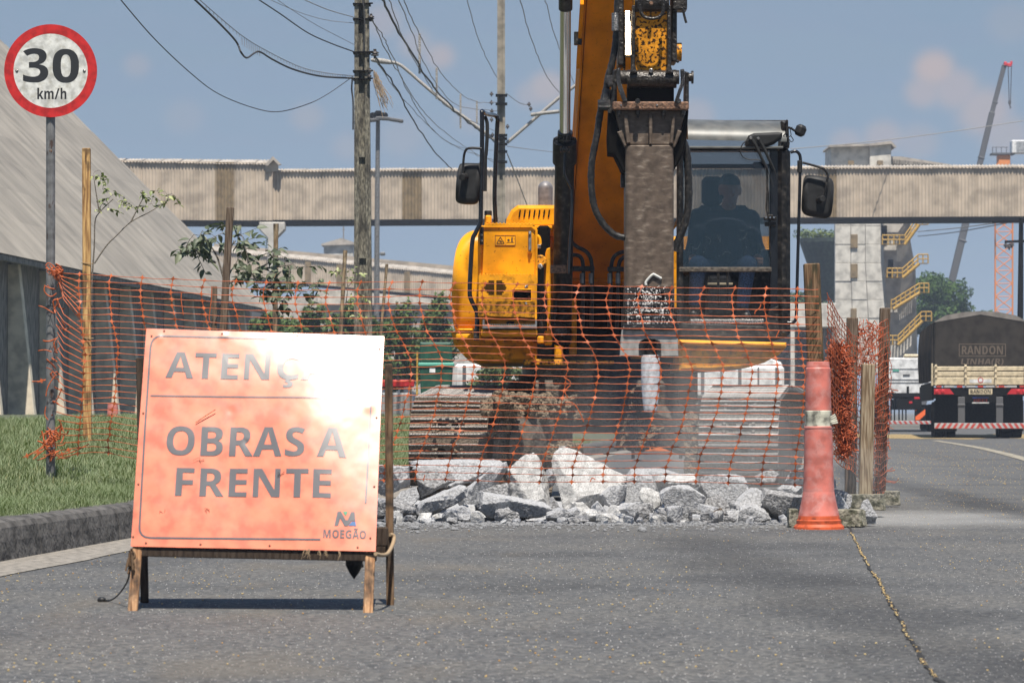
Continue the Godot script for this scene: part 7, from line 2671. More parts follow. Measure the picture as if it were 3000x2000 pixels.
func breaker(ex) -> void:
	# stick: yellow front plate, dark side ribs, bright worn flank
	var D := 24.95
	var m := MB.new()
	var st := Node3D.new()
	put(st, "stick", ex)
	st.position = P(1908, 200, D + 0.2) - where(ex)
	m.bar(P(1908, 215, D + 0.16), P(1906, -160, D + 0.06), 0.25, 0.28, 0.012)
	obj("stick_box", m, M.yellow_worn, st)
	m = MB.new()
	m.bar(P(1841, 165, D - 0.0), P(1841, 34, D + 0.20), 0.046, 0.03, 0.003)
	obj("flank_plate", m, M.worn_shine, st)
	for q in [[[1853, 15], [1862, 15], [1861, 190], [1868, 212], [1846, 214], [1850, 195]], [[1955, 15], [1966, 15], [1967, 195], [1974, 214], [1950, 214], [1956, 192]]]:
		poly("side_rib", q, D - 0.06, 0.14, M.greasy, st, 0.006)
	boxes("side_plate", [[1810, -60, 1828, 190, D + 0.02, 0.3], [1828, 35, 1833, 200, D + 0.12, 0.2], [1968, -60, 1984, 180, D + 0.02, 0.3], [1972, -60, 2014, 28, D - 0.05, 0.2]], D, 0.3, M.greasy, st, 0.008)
	m = MB.new()
	m.tube(ppts([[1842, 231], [1977, 231]], D + 0.02), 0.062, 26)
	obj("pin_boss", m, M.greasy, st)
	for q in [[1838, 1846], [1972, 1982], [1874, 1878], [1934, 1938]]:
		m = MB.new()
		m.tube(ppts([[q[0], 231], [q[1], 231]], D + 0.02), 0.066, 26)
		obj("boss_ring", m, M.greasy, st)
	m = MB.new()
	m.cyl(P(1908, 207, D - 0.02), P(1908, 207, D - 0.05), 0.017, 12, 0.004)
	obj("grease_nipple", m, M.steel, st)
	m = MB.new()
	m.tube(ppts([[1860, 6], [1960, 6]], D - 0.02), 0.07, 22)
	obj("upper_pin_boss", m, M.greasy, st)
	bolt(1908, 10, D - 0.09, 0.016, M.rust_plate, st)
	# lifting shackle
	m = MB.new()
	m.tube(curve(ppts([[1874, -10], [1875, 20], [1881, 42], [1895, 52], [1912, 54], [1930, 50], [1941, 38], [1944, 18], [1944, -10]], D - 0.14)), 0.012, 10)
	obj("shackle", m, M.greasy, st)
	# link boss and hanging cable at the right
	m = MB.new()
	m.tube(ppts([[1978, 152], [1997, 152]], D + 0.1), 0.066, 20)
	var lb := obj("link_boss", m, M.yellow_worn, st)
	bolt(1986, 180, D + 0.05, 0.012, M.greasy, lb)
	m = MB.new()
	m.tube(ppts([[2001, 24], [2005, 45], [2011, 67]], D - 0.1), 0.009, 8)
	obj("cut_cable", m, M.rubber, st)
	# links and pins that carry the breaker
	var bk := Node3D.new()
	put(bk, "breaker", ex)
	bk.position = P(1907, 1205, D) - where(ex)
	for q in [[[1808, 198], [1818, 198], [1820, 240], [1829, 268], [1839, 296], [1826, 298], [1812, 262], [1806, 235]], [[1994, 203], [2004, 201], [2009, 215], [2006, 245], [1996, 270], [1988, 298], [1976, 298], [1988, 262], [1995, 240]]]:
		poly("hook_link", q, D - 0.10, 0.05, M.grease_wet, bk, 0.008)
	for q in [[[1796, 205], [1808, 200], [1808, 300], [1790, 300]], [[2008, 208], [2019, 212], [2019, 300], [2006, 300]]]:
		poly("ear_plate", q, D - 0.02, 0.22, M.greasy, bk, 0.01)
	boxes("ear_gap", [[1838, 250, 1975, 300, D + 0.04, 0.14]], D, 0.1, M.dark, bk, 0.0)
	for q in [[1774, 1798, 230, 0.026], [1752, 1788, 308, 0.040], [2018, 2028, 226, 0.030], [2026, 2032, 226, 0.046], [1818, 1838, 226, 0.05], [1978, 1990, 226, 0.05]]:
		m = MB.new()
		m.tube(ppts([[q[0], q[2]], [q[1], q[2]]], D + 0.0), q[3], 18)
		obj("pin", m, M.grease_wet if q[0] < 1800 else M.greasy, bk)
	m = MB.new()
	m.ball(P(1788, 244, D - 0.05), Vector3(0.022, 0.026, 0.02))
	m.cyl(P(1779, 238, D - 0.02), P(1779, 238, D - 0.06), 0.018, 10, 0.004)
	obj("grease_cap", m, M.grease_wet, bk)
	# top plate with its bolts, gussets and skirts
	m = MB.new()
	pbox(m, 1795, 297, 2019, 321, D - 0.08, 0.38, 0.008)
	obj("top_plate", m, M.rust_plate, bk)
	for x in [1868, 1988]:
		bolt(x, 296, D - 0.1, 0.02, M.grease_wet, bk)
	for q in [[1814, 323], [1869, 323], [1945, 323], [2001, 323]]:
		bolt(q[0], q[1], D - 0.05, 0.017, M.greasy, bk, true)
	for x in [1820, 1925]:
		m = MB.new()
		m.ball(P(x, 308, D - 0.08), Vector3(0.008, 0.008, 0.008), 8, 6)
		obj("weld_bead", m, M.chrome, bk)
	poly("skirt", [[1784, 322], [1800, 322], [1812, 372], [1826, 415], [1834, 425], [1834, 505], [1824, 502], [1800, 452], [1782, 450], [1780, 400]], D + 0.0, 0.3, M.dark, bk, 0.01)
	poly("skirt", [[2018, 322], [2006, 322], [1996, 372], [1984, 415], [1974, 425], [1974, 502], [1992, 470], [2004, 448], [2012, 400]], D + 0.0, 0.3, M.dark, bk, 0.01)
	boxes("skirt_lug", [[1819, 508, 1832, 548]], D + 0.05, 0.1, M.black, bk, 0.006)
	poly("neck", [[1800, 322], [2014, 322], [2000, 360], [1984, 425], [1828, 425], [1812, 372]], D - 0.005, 0.30, M.breaker, bk, 0.01)
	for q in [[[1827, 336], [1838, 336], [1848, 418], [1836, 420]], [[1902, 332], [1912, 332], [1911, 422], [1902, 422]], [[1971, 336], [1980, 336], [1972, 420], [1962, 418]], [[1808, 386], [1822, 382], [1836, 426], [1830, 430]], [[1998, 384], [1986, 380], [1972, 428], [1978, 430]]]:
		poly("gusset", q, D - 0.05, 0.05, M.breaker, bk, 0.005)
	# housing: a tall box with rounded edges
	var rounded := func(x0: float, x1: float, y0: float, y1: float, dd: float, depth: float, r: float) -> MB:
		var b := MB.new()
		var a := P(x0, y0, dd)
		var z := P(x1, y1, dd)
		var cx := (a.x + z.x) * 0.5
		var hw := (z.x - a.x) * 0.5
		var pl := PackedVector2Array()
		for q in [[1, 1, 0], [-1, 1, 1], [-1, -1, 2], [1, -1, 3]]:
			for i in 7:
				var an: float = PI / 2 * (q[2] + i / 6.0)
				pl.append(Vector2(q[0] * (hw - r) + cos(an) * r, q[1] * (depth * 0.5 - r) + sin(an) * r))
		b.prism(pl, z.y, a.y, Transform3D(Basis(Vector3(1, 0, 0), Vector3(0, 0, 1) * -1.0, Vector3(0, 1, 0)), Vector3(cx, 0, -dd - depth * 0.5)), 0.006)
		return b
	obj("housing", rounded.call(1832, 1975, 425, 842, D - 0.04, 0.34, 0.035), M.breaker, bk)
	obj("greased_housing", rounded.call(1830, 1977, 842, 954, D - 0.043, 0.346, 0.035), M.grease_shine, bk)
	var drop := MB.new()
	drop.ball(Vector3.ZERO, Vector3(1.0, 1.0, 0.55), 8, 6)
	var spots := []
	rng.seed = 66
	for i in 760:
		var fy := pow(rng.randf(), 0.8)
		var fx := clampf(rng.randfn() * 0.46, -0.96, 0.96)
		var s := rng.randf_range(0.0022, 0.0056)
		var q := P(1903.5 + fx * 66.0, lerpf(838, 950, fy), D - 0.042)
		spots.append(Transform3D(Basis(Vector3(0, 0, 1), rng.randf() * TAU).scaled(Vector3(s * rng.randf_range(0.8, 1.6), s, s)), q))
	scatter("grease_drops", mesh_of([[drop, M.grease_drop]]), spots, [], bk)
	obj("lower_band", rounded.call(1826, 1990, 948, 964, D - 0.085, 0.40, 0.02), M.grease_wet, bk)
	m = MB.new()
	for x in [1826, 1980]:
		m.tube([P(x, 900, D - 0.02), P(x, 962, D - 0.02)], 0.012, 8)
	obj("corner_bar", m, M.greasy, bk)
	m = MB.new()
	m.tube(curve(ppts([[1893, 835], [1893, 826], [1904, 812], [1914, 804], [1922, 807], [1938, 816]], D - 0.05)), 0.010, 8)
	obj("lifting_hook", m, M.sign_white, bk)
	for x in [1874, 1936]:
		m = MB.new()
		m.lathe([Vector2(0.026, 0.004), Vector2(0.026, 0.0), Vector2(0.020, -0.004), Vector2(0, -0.005)], Transform3D(Basis(Vector3(1, 0, 0), PI / 2), P(x, 867, D - 0.0475)), 22)
		obj("bolt_hole", m, M.dark, bk)
	poly("key_slot", [[1882, 920], [1888, 914], [1928, 914], [1933, 920], [1933, 926], [1926, 922], [1890, 922], [1884, 928]], D - 0.05, 0.02, M.dark, bk, 0.0)
	for y in [893, 932]:
		boxes("seam", [[1834, y, 1974, y + 3]], D - 0.048, 0.02, M.grease_wet, bk, 0.002)
	# pale dusty foot plate with an arch over the chisel
	poly("foot_plate", [[1822, 966], [1986, 966], [1988, 1044], [1937, 1044], [1937, 1012], [1932, 1000], [1918, 992], [1890, 992], [1877, 1000], [1872, 1012], [1872, 1044], [1816, 1044], [1818, 1000]], D - 0.05, 0.06, M.dust_plate, bk, 0.005)
	poly("foot_plate", [[1822, 966], [1986, 966], [1988, 1044], [1816, 1044], [1818, 1000]], D + 0.16, 0.06, M.dust_plate, bk, 0.005)
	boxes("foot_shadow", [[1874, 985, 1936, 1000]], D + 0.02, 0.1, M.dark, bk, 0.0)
	m = MB.new()
	m.lathe([Vector2(0.050, 0), Vector2(0.050, 0.14), Vector2(0.036, 0.16), Vector2(0, 0.17)], Transform3D(Basis(), P(1906, 1046, D + 0.04)), 20)
	obj("chisel_bush", m, M.greasy, bk)
	m = MB.new()
	var k := (D + 0.03) / F
	m.lathe([Vector2(0, -168 * k), Vector2(17 * k, -167 * k), Vector2(20 * k, -160 * k), Vector2(25 * k, -120 * k), Vector2(28 * k, -60 * k), Vector2(28 * k, -8 * k), Vector2(26 * k, 0), Vector2(0, 1 * k)], Transform3D(Basis(), P(1906, 1040, D + 0.03)), 28)
	obj("chisel", m, M.chisel, bk)
	# hoses left and right
	hose("feed_hose", [[1810, -20], [1808, 50], [1806, 100], [1800, 150], [1792, 190], [1782, 225], [1776, 262], [1766, 300], [1757, 340], [1750, 390], [1742, 430], [1735, 470], [1732, 510], [1733, 550], [1737, 585], [1746, 618], [1762, 648], [1782, 672], [1806, 690], [1840, 697]], D + 0.05, 0.0225, M.rubber, bk, true)
	hose("return_hose", [[1994, 400], [2007, 425], [2014, 460], [2017, 510], [2018, 560], [2016, 610], [2008, 650], [1998, 680], [1985, 710], [1976, 735]], D + 0.15, 0.026, M.rubber, bk, true)
	m = MB.new()
	m.tube(ppts([[1804, 38], [1804, 90]], D - 0.02), 0.028, 14)
	obj("hose_coupling", m, M.steel, bk)
	m = MB.new()
	m.tube(ppts([[1784, 262], [1771, 318]], D + 0.0), 0.03, 14)
	obj("hose_coupling", m, M.grease_wet, bk)
	hose("short_hose", [[1796, 245], [1800, 270], [1794, 300], [1786, 330]], D - 0.02, 0.016, M.rubber, bk)


# surface nets over the smooth union of tapered capsules [from, to, radius, radius]
func body_mesh(m: MB, bones: Array, cell: float, k: float) -> void:
	var lo := Vector3.ONE * 1e9
	var hi := -lo
	for b in bones:
		for e in 2:
			var r = Vector3.ONE * (b[2 + e] + cell * 3.0)
			lo = lo.min(b[e] - r)
			hi = hi.max(b[e] + r)
	var n := Vector3i(((hi - lo) / cell).ceil()) + Vector3i.ONE
	var val := PackedFloat32Array()
	val.resize(n.x * n.y * n.z)
	val.fill(1.0)
	for b in bones:
		var a: Vector3 = b[0]
		var ab: Vector3 = b[1] - a
		var ll := maxf(ab.length_squared(), 1e-9)
		var rr := Vector3.ONE * (maxf(b[2], b[3]) + k * 1.5 + cell * 2.0)
		var i0 := Vector3i(((a.min(b[1]) - rr - lo) / cell).floor()).clamp(Vector3i.ZERO, n - Vector3i.ONE)
		var i1 := Vector3i(((a.max(b[1]) + rr - lo) / cell).ceil()).clamp(Vector3i.ZERO, n - Vector3i.ONE)
		for z in range(i0.z, i1.z + 1):
			for y in range(i0.y, i1.y + 1):
				for x in range(i0.x, i1.x + 1):
					var p := lo + Vector3(x, y, z) * cell - a
					var t := clampf(p.dot(ab) / ll, 0.0, 1.0)
					var d := (p - ab * t).length() - lerpf(b[2], b[3], t)
					var id := (z * n.y + y) * n.x + x
					var o := val[id]
					var h := maxf(k - absf(d - o), 0.0) / k
					val[id] = minf(d, o) - h * h * k * 0.25
	var vert := {}
	var off := [Vector3i(0, 0, 0), Vector3i(1, 0, 0), Vector3i(0, 1, 0), Vector3i(1, 1, 0), Vector3i(0, 0, 1), Vector3i(1, 0, 1), Vector3i(0, 1, 1), Vector3i(1, 1, 1)]
	var ed := [[0, 1], [2, 3], [4, 5], [6, 7], [0, 2], [1, 3], [4, 6], [5, 7], [0, 4], [1, 5], [2, 6], [3, 7]]
	var norm := {}
	for z in n.z - 1:
		for y in n.y - 1:
			for x in n.x - 1:
				var id := (z * n.y + y) * n.x + x
				var q := [val[id], val[id + 1], val[id + n.x], val[id + n.x + 1], val[id + n.x * n.y], val[id + n.x * n.y + 1], val[id + n.x * n.y + n.x], val[id + n.x * n.y + n.x + 1]]
				var inside := 0
				for e in q:
					if e < 0.0:
						inside += 1
				if inside == 0 or inside == 8:
					continue
				var s := Vector3.ZERO
				var c := 0
				for e in ed:
					var va: float = q[e[0]]
					var vb: float = q[e[1]]
					if (va < 0.0) != (vb < 0.0):
						s += Vector3(off[e[0]]).lerp(Vector3(off[e[1]]), va / (va - vb))
						c += 1
				vert[id] = lo + (Vector3(x, y, z) + s / c) * cell
				norm[id] = Vector3(q[1] + q[3] + q[5] + q[7] - q[0] - q[2] - q[4] - q[6], q[2] + q[3] + q[6] + q[7] - q[0] - q[1] - q[4] - q[5], q[4] + q[5] + q[6] + q[7] - q[0] - q[1] - q[2] - q[3]).normalized()
	var st := [1, n.x, n.x * n.y]
	for id in vert:
		for ax in 3:
			var e: int = id + st[ax]
			if (val[id] < 0.0) == (val[e] < 0.0):
				continue
			var b: int = st[(ax + 1) % 3]
			var c: int = st[(ax + 2) % 3]
			var f := [id, id - b, id - b - c, id - c]
			if not (vert.has(f[1]) and vert.has(f[2]) and vert.has(f[3])):
				continue
			if val[id] >= 0.0:
				f.reverse()
			m.trin(vert[f[0]], vert[f[1]], vert[f[2]], norm[f[0]], norm[f[1]], norm[f[2]])
			m.trin(vert[f[0]], vert[f[2]], vert[f[3]], norm[f[0]], norm[f[2]], norm[f[3]])


func operator() -> void:
	var D := 28.05
	var t := thing("person", "person in dark clothes and blue jeans seated at the controls in the cab", "person", P(2125, 905, D - 0.1))
	var hd := P(2140, 560, D - 0.02)
	var neck := P(2132, 612, D + 0.05)
	var chest := P(2122, 665, D + 0.06)
	var belly := P(2120, 750, D + 0.04)
	var hip := P(2120, 800, D + 0.0)
	var sl := P(2045, 640, D + 0.05)
	var sr := P(2197, 643, D + 0.05)
	var el := P(2030, 738, D - 0.02)
	var er := P(2222, 740, D - 0.02)
	var hl := P(2030, 755, D - 0.27)
	var hr := P(2220, 755, D - 0.27)
	var torso := MB.new()
	body_mesh(torso, [[chest, belly, 0.135, 0.14], [belly, hip, 0.14, 0.15], [P(2085, 655, D + 0.05), P(2160, 657, D + 0.05), 0.10, 0.10], [sl, P(2085, 640, D + 0.05), 0.075, 0.09], [sr, P(2158, 642, D + 0.05), 0.075, 0.09], [neck, chest, 0.058, 0.09], [sl, el, 0.068, 0.054], [el, hl, 0.050, 0.036], [sr, er, 0.068, 0.054], [er, hr, 0.050, 0.036]], 0.018, 0.05)
	obj("torso", torso, M.jacket, t)
	var legs := MB.new()
	var kl := P(2046, 775, D - 0.42)
	var kr := P(2192, 775, D - 0.42)
	var al := P(2036, 890, D - 0.40)
	var ar := P(2176, 895, D - 0.40)
	body_mesh(legs, [[hip + Vector3(-0.09, 0, 0), kl, 0.095, 0.068], [hip + Vector3(0.09, 0, 0), kr, 0.095, 0.068], [kl, al, 0.066, 0.050], [kr, ar, 0.066, 0.050], [hip + Vector3(-0.09, 0, 0), hip + Vector3(0.09, 0, 0), 0.12, 0.12]], 0.016, 0.03)
	obj("trousers", legs, M.jeans, t)
	var shoes := MB.new()
	body_mesh(shoes, [[al + Vector3(0, -0.05, 0.02), al + Vector3(-0.02, -0.085, 0.15), 0.045, 0.036], [ar + Vector3(0, -0.05, 0.02), ar + Vector3(0.02, -0.085, 0.15), 0.045, 0.036]], 0.012, 0.02)
	obj("boots", shoes, M.rubber, t)
	var head := MB.new()
	var u := Vector3(0, 1, 0)
	var fw := Vector3(0.18, -0.05, 1.0).normalized()
	var rt := u.cross(fw).normalized()
	body_mesh(head, [[hd + u * 0.035 - fw * 0.02, hd + u * 0.03 + fw * 0.01, 0.088, 0.082], [hd - u * 0.01 + fw * 0.025, hd - u * 0.075 + fw * 0.05, 0.068, 0.040], [hd + fw * 0.085 + u * 0.01, hd + fw * 0.102 - u * 0.022, 0.010, 0.015], [hd + fw * 0.078 + u * 0.028 - rt * 0.03, hd + fw * 0.078 + u * 0.028 + rt * 0.03, 0.014, 0.014], [hd + fw * 0.075 - u * 0.056 - rt * 0.018, hd + fw * 0.075 - u * 0.056 + rt * 0.018, 0.010, 0.010], [hd + rt * 0.078 - u * 0.02, hd + rt * 0.082 + u * 0.015 - fw * 0.01, 0.012, 0.016], [hd - rt * 0.078 - u * 0.02, hd - rt * 0.082 + u * 0.015 - fw * 0.01, 0.012, 0.016], [hd - u * 0.07, neck - u * 0.02, 0.055, 0.058]], 0.006, 0.016)
	obj("head", head, M.skin, t)
	var hair := MB.new()
	body_mesh(hair, [[hd + u * 0.055 - fw * 0.03, hd + u * 0.06 + fw * 0.015, 0.090, 0.078], [hd - u * 0.01 - fw * 0.05, hd + u * 0.03 - fw * 0.045, 0.070, 0.082]], 0.008, 0.02)
	obj("hair", hair, M.hair, t)
	for s in [[hl, -1.0], [hr, 1.0]]:
		var hand := MB.new()
		var h: Vector3 = s[0]
		var bones := [[h, h + Vector3(0, -0.01, 0.07), 0.032, 0.036]]
		for i in 4:
			var b := h + Vector3((i - 1.5) * 0.019, -0.005, 0.085)
			var l: float = [0.030, 0.036, 0.034, 0.026][i]
			bones.append([b, b + Vector3(0, -0.012, l), 0.0095, 0.009])
			bones.append([b + Vector3(0, -0.012, l), b + Vector3(0, -0.04, l * 0.9), 0.009, 0.008])
			bones.append([b + Vector3(0, -0.04, l * 0.9), b + Vector3(0, -0.055, l * 0.4), 0.008, 0.0075])
		var tb := h + Vector3(-s[1] * 0.03, 0.0, 0.03)
		bones.append([tb, tb + Vector3(-s[1] * 0.022, -0.012, 0.03), 0.012, 0.010])
		bones.append([tb + Vector3(-s[1] * 0.022, -0.012, 0.03), tb + Vector3(-s[1] * 0.016, -0.028, 0.055), 0.010, 0.008])
		body_mesh(hand, bones, 0.005, 0.006)
		obj("hand", hand, M.skin, t)


func worksite() -> void:
	# tall pink marker cone with its reflective band and rubber base
	var d := 22.15
	var k := d / F
	var t := thing("marker_cone", "tall faded pink traffic cone with a dirty white band at the heap's right end", "traffic cone", P(2400, 1550, d))
	var at := Transform3D(Basis(Vector3(0, 0, 1), 0.006), P(2400, 1550, d))
	var pr := []
	for q in [[75, -1.0], [74, 8], [69, 13], [66, 16], [66, 26], [62, 29], [60, 40], [56, 60], [50, 88], [46, 110], [45, 130], [43, 200], [41.5, 262], [41, 294], [42, 296], [42, 300], [40, 302]]:
		pr.append(Vector2(q[0] * k, q[1] * k))
	var m := MB.new()
	m.lathe(pr.slice(6), at, 40)
	obj("lower_body", m, M.cone, t)
	m = MB.new()
	m.lathe([Vector2(38 * k, 345 * k), Vector2(37.5 * k, 410 * k), Vector2(36.5 * k, 470 * k), Vector2(34.5 * k, 474 * k), Vector2(34.5 * k, 478 * k), Vector2(33 * k, 490 * k), Vector2(27 * k, 491 * k), Vector2(26 * k, 470 * k)], at, 40)
	obj("upper_body", m, M.cone, t)
	m = MB.new()
	m.lathe([Vector2(39.6 * k, 299 * k), Vector2(40.2 * k, 301 * k), Vector2(39.2 * k, 345 * k), Vector2(38.2 * k, 348 * k)], at, 40)
	obj("reflective_band", m, M.cone_band, t)
	m = MB.new()
	m.lathe(pr.slice(0, 7), at, 40)
	obj("rubber_base", m, M.cone_base, t)
	m = MB.new()
	for i in 5:
		var a := 0.5 + i * 0.16
		m.tube([P(2433, 1222 + i * 5, d - 0.05), P(2447 + i * 2, 1214 + i * 6, d - 0.02), P(2452 - i, 1226 + i * 3, d)], 0.006 + 0.002 * (i % 2), 5, true, 0.4)
	obj("peeling_tape", m, M.cone_band, t)

	# posts of the net, each in a concrete foot
	var post := func(called: String, label: String, x0: float, y0: float, x1: float, y1: float, dd: float, w: float, mt: Material) -> void:
		var b := MB.new()
		b.bar(P(x1, y1, dd), P(x0, y0, dd), w, w * 0.9, 0.006)
		tag(obj(called, b, mt), label, "post", "timber posts holding the orange net")
	post.call("fence_post", "thick mossy timber post behind the pink cone, holding the main net", 2378, 772, 2408, 1515, 22.75, 0.102, M.post)
	post.call("fence_post", "weathered grey-brown post nearest the bunched netting", 2498, 930, 2492, 1460, 25.6, 0.080, M.post_grey)
	post.call("fence_post", "pale splintered short post in the middle of the fence's right side", 2545, 1066, 2536, 1470, 24.7, 0.092, M.post_pale)
	post.call("fence_post", "dark post farthest right, with net gathered round it", 2594, 902, 2580, 1440, 27.4, 0.080, M.post_grey)
	var block := func(label: String, x0: float, y0: float, x1: float, y1: float, dd: float, depth: float, sd: int) -> void:
		var b := MB.new()
		var a := P(x0, y0, dd)
		var z := P(x1, y1, dd)
		var c := Vector3((a.x + z.x) * 0.5, (a.y + z.y) * 0.5, -dd - depth * 0.5)
		var h := Vector3((z.x - a.x) * 0.5, (a.y - z.y) * 0.5, depth * 0.5)
		var pl := []
		for ax in 3:
			for s in [-1.0, 1.0]:
				var n := Vector3(rng.randf_range(-0.04, 0.04), rng.randf_range(-0.03, 0.03), rng.randf_range(-0.04, 0.04))
				n[ax] = s
				pl.append([n, h[ax], 0.5])
		pl.append([Vector3(1, 0.25, 0.6), h.length() * 0.80, 1.0])
		lump(b, c, pl, 26, 0.010, 11.0, sd)
		tag(obj("concrete_block", b, M.block), label, "block", "concrete feet of the fence posts")
	block.call("mossy concrete block right behind the pink cone's base", 2312, 1492, 2542, 1546, 22.35, 0.16, 61)
	block.call("concrete block under the pale splintered post", 2488, 1448, 2596, 1494, 24.5, 0.2, 62)
	block.call("farthest small concrete block on the open road", 2560, 1438, 2640, 1480, 27.2, 0.16, 63)


func star(m: MB, c: Vector3, ux: Vector3, uy: Vector3, w: float, h: float) -> void:
	var nz := ux.cross(uy).normalized() * 0.0014
	var p := []
	for i in 16:
		var a := TAU * i / 16.0
		var r: float = [1.0, 0.44, 0.40, 0.44][i % 4]
		p.append(c + ux * cos(a) * r * w + uy * sin(a) * r * h)
	for i in 16:
		m.tri(c + nz, p[i] + nz * 0.3, p[(i + 1) % 16] + nz * 0.3)
		m.tri(c - nz, p[(i + 1) % 16] - nz * 0.3, p[i] - nz * 0.3)


func tangle(m: MB, centre: Callable, count: int, size: float, r: float) -> void:
	for i in count:
		var p: Vector3 = centre.call(rng.randf())
		var dir := Vector3(rng.randfn(), rng.randfn(), rng.randfn()).normalized()
		var pts := [p]
		for s in 3:
			dir = (dir + Vector3(rng.randfn(), rng.randfn(), rng.randfn()) * 0.7).normalized()
			p += dir * size * rng.randf_range(0.5, 1.0)
			pts.append(p)
		m.tube(curve(pts, 3), r * rng.randf_range(0.7, 1.3), 4, true, 0.35)


func netting() -> void:
	rng.seed = 41
	var wob := FastNoiseLite.new()
	wob.seed = 17
	wob.frequency = 0.9
	# rows and columns of the main net, measured on the photograph at five places along it
	var tops := [[170.0, 800.0], [300.0, 806.0], [420.0, 813.0], [640.0, 822.0], [880.0, 829.0], [1240.0, 826.0], [1620.0, 835.0], [1980.0, 842.0], [2300.0, 846.0], [2432.0, 848.0]]
	var lows := [[170.0, 1336.0], [300.0, 1322.0], [420.0, 1345.0], [640.0, 1400.0], [880.0, 1418.0], [1240.0, 1402.0], [1620.0, 1412.0], [1980.0, 1410.0], [2300.0, 1418.0], [2432.0, 1425.0]]
	var look := func(tb: Array, x: float) -> float:
		for i in tb.size() - 1:
			if x <= tb[i + 1][0]:
				return lerpf(tb[i][1], tb[i + 1][1], clampf((x - tb[i][0]) / (tb[i + 1][0] - tb[i][0]), 0.0, 1.0))
		return tb[-1][1]
	var drift := [[0.0, 0.0], [0.05, -9.0], [0.10, -6.0], [0.17, 7.0], [0.24, 18.0], [0.33, 49.0], [0.40, 68.0], [0.44, 71.0], [0.52, 67.0], [0.66, 54.0], [0.78, 36.0], [0.84, 22.0], [0.93, 10.0], [1.0, 8.0]]
	var rows := 29
	var cols := 25
	var node := func(c: float, r: float) -> Vector3:
		var v := r / (rows - 1)
		var x0 := 232.0 + 91.5 * c
		var am := clampf((x0 - 150.0) / 500.0, 0.25, 1.0) * clampf((2480.0 - x0) / 380.0, 0.15, 1.0)
		var x = x0 + (look.call(drift, v) * 1.0 - 30.0 * v) * am + 5.0 * wob.get_noise_2d(c * 1.3, r * 0.5)
		var y: float = lerpf(look.call(tops, x0), look.call(lows, x0), v) + 2.6 * wob.get_noise_2d(c * 0.9 + 30.0, r * 0.8)
		if x0 < 420.0:
			y += 14.0 * sin(v * PI) * (1.0 - (x0 - 150.0) / 270.0)
		var d := lerpf(23.35, 22.62, clampf((x0 - 150.0) / 2280.0, 0.0, 1.0)) - 0.10 * sin(clampf(v, 0.0, 1.0) * PI * 1.1) - 0.03 * wob.get_noise_2d(c * 0.8, r * 0.3 + 9.0)
		return P(x, y, d)
	var t := thing("barrier_net", "orange plastic barrier net stretched across the road before the excavator", "safety net", P(1300, 1430, 22.9))
	for r in rows:
		var pts := []
		var c0 := -0.75
		# gather the strands towards the sign pole on the left and the post on the right
		var tie_y := lerpf(798.0, 806.0, r / 8.0) if r < 8 else lerpf(880.0, 1345.0, (r - 8.0) / 20.0)
		pts.append(P(162 + rng.randf_range(-4, 6), tie_y, 23.42))
		pts.append(P(185, lerpf(tie_y, look.call(tops, 200.0) + (look.call(lows, 200.0) - look.call(tops, 200.0)) * r / 28.0, 0.55), 23.4))
		var rr := [0.003, 0.003]
		for c in cols - 1:
			pts.append(node.call(float(c), float(r)))
			rr.append(0.0034)
			pts.append(node.call(c + 0.5, float(r)) + Vector3(0, rng.randf_range(-0.003, 0.002), 0))
			rr.append(0.0019)
		pts.append(P(2372 + 30.0 * r / 28.0 + 26, look.call(tops, 2420.0) + (look.call(lows, 2420.0) - look.call(tops, 2420.0)) * r / 28.0, 22.64))
		rr.append(0.003)
		var m := MB.new()
		if r == 10 or r == 11:
			# a broken strand, its ends hanging
			var cut := 29
			m.tube(pts.slice(0, cut), rr.slice(0, cut), 5, true, 0.6)
			obj("strand", m, M.net, t)
			m = MB.new()
			m.tube(pts.slice(cut + 1), rr.slice(cut + 1), 5, true, 0.6)
		else:
			m.tube(pts, rr, 5, true, 0.6)
		obj("strand", m, M.net, t)
	for c in cols - 1:
		var m := MB.new()
		var seg := []
		for r in rows:
			var p: Vector3 = node.call(float(c), float(r))
			seg.append(p)
			var e: Vector3 = node.call(c + 0.1, float(r)) - p
			var f: Vector3 = (node.call(float(c), maxf(r - 0.3, 0.0)) - node.call(float(c), minf(r + 0.3, 28.0)))
			var ux := e.normalized().rotated(Vector3.UP, rng.randf_range(-0.5, 0.5))
			star(m, p + Vector3(0, 0, 0.002), ux, (f.normalized() + Vector3(0, 0.6, rng.randf_range(-0.3, 0.3))).normalized(), 0.037, 0.0185)
		m.tube(seg, 0.0022, 4)
		obj("cross_strand", m, M.net, t)
	# loose ends
	var m := MB.new()
	for q in [[[1652, 1105], [1668, 1115], [1672, 1122]], [[1672, 1128], [1658, 1142], [1656, 1152], [1664, 1163]], [[1655, 1178], [1678, 1180], [1692, 1196], [1702, 1215], [1710, 1235]], [[2230, 890], [2226, 902], [2214, 912], [2212, 920]], [[2284, 968], [2278, 980], [2274, 990]], [[620, 838], [618, 880], [612, 930], [616, 945]], [[531, 855], [530, 880], [536, 922]], [[1745, 1405], [1735, 1400], [1730, 1411]], [[1245, 1390], [1240, 1408]]]:
		m.tube(curve(ppts(q, 22.62), 4), 0.0036, 5, true, 0.5)
	obj("loose_end", m, M.net, t)
	# knotted, crumpled gathering at the sign pole
	m = MB.new()
	tangle(m, func(u: float) -> Vector3: return P(165 + rng.randfn() * 7, 800 + u * 420, 23.42 + rng.randfn() * 0.02), 26, 0.05, 0.0042)
	tangle(m, func(u: float) -> Vector3: return P(165 + rng.randfn() * 9, 786 + u * 24, 23.40 + rng.randfn() * 0.02), 34, 0.025, 0.0042)
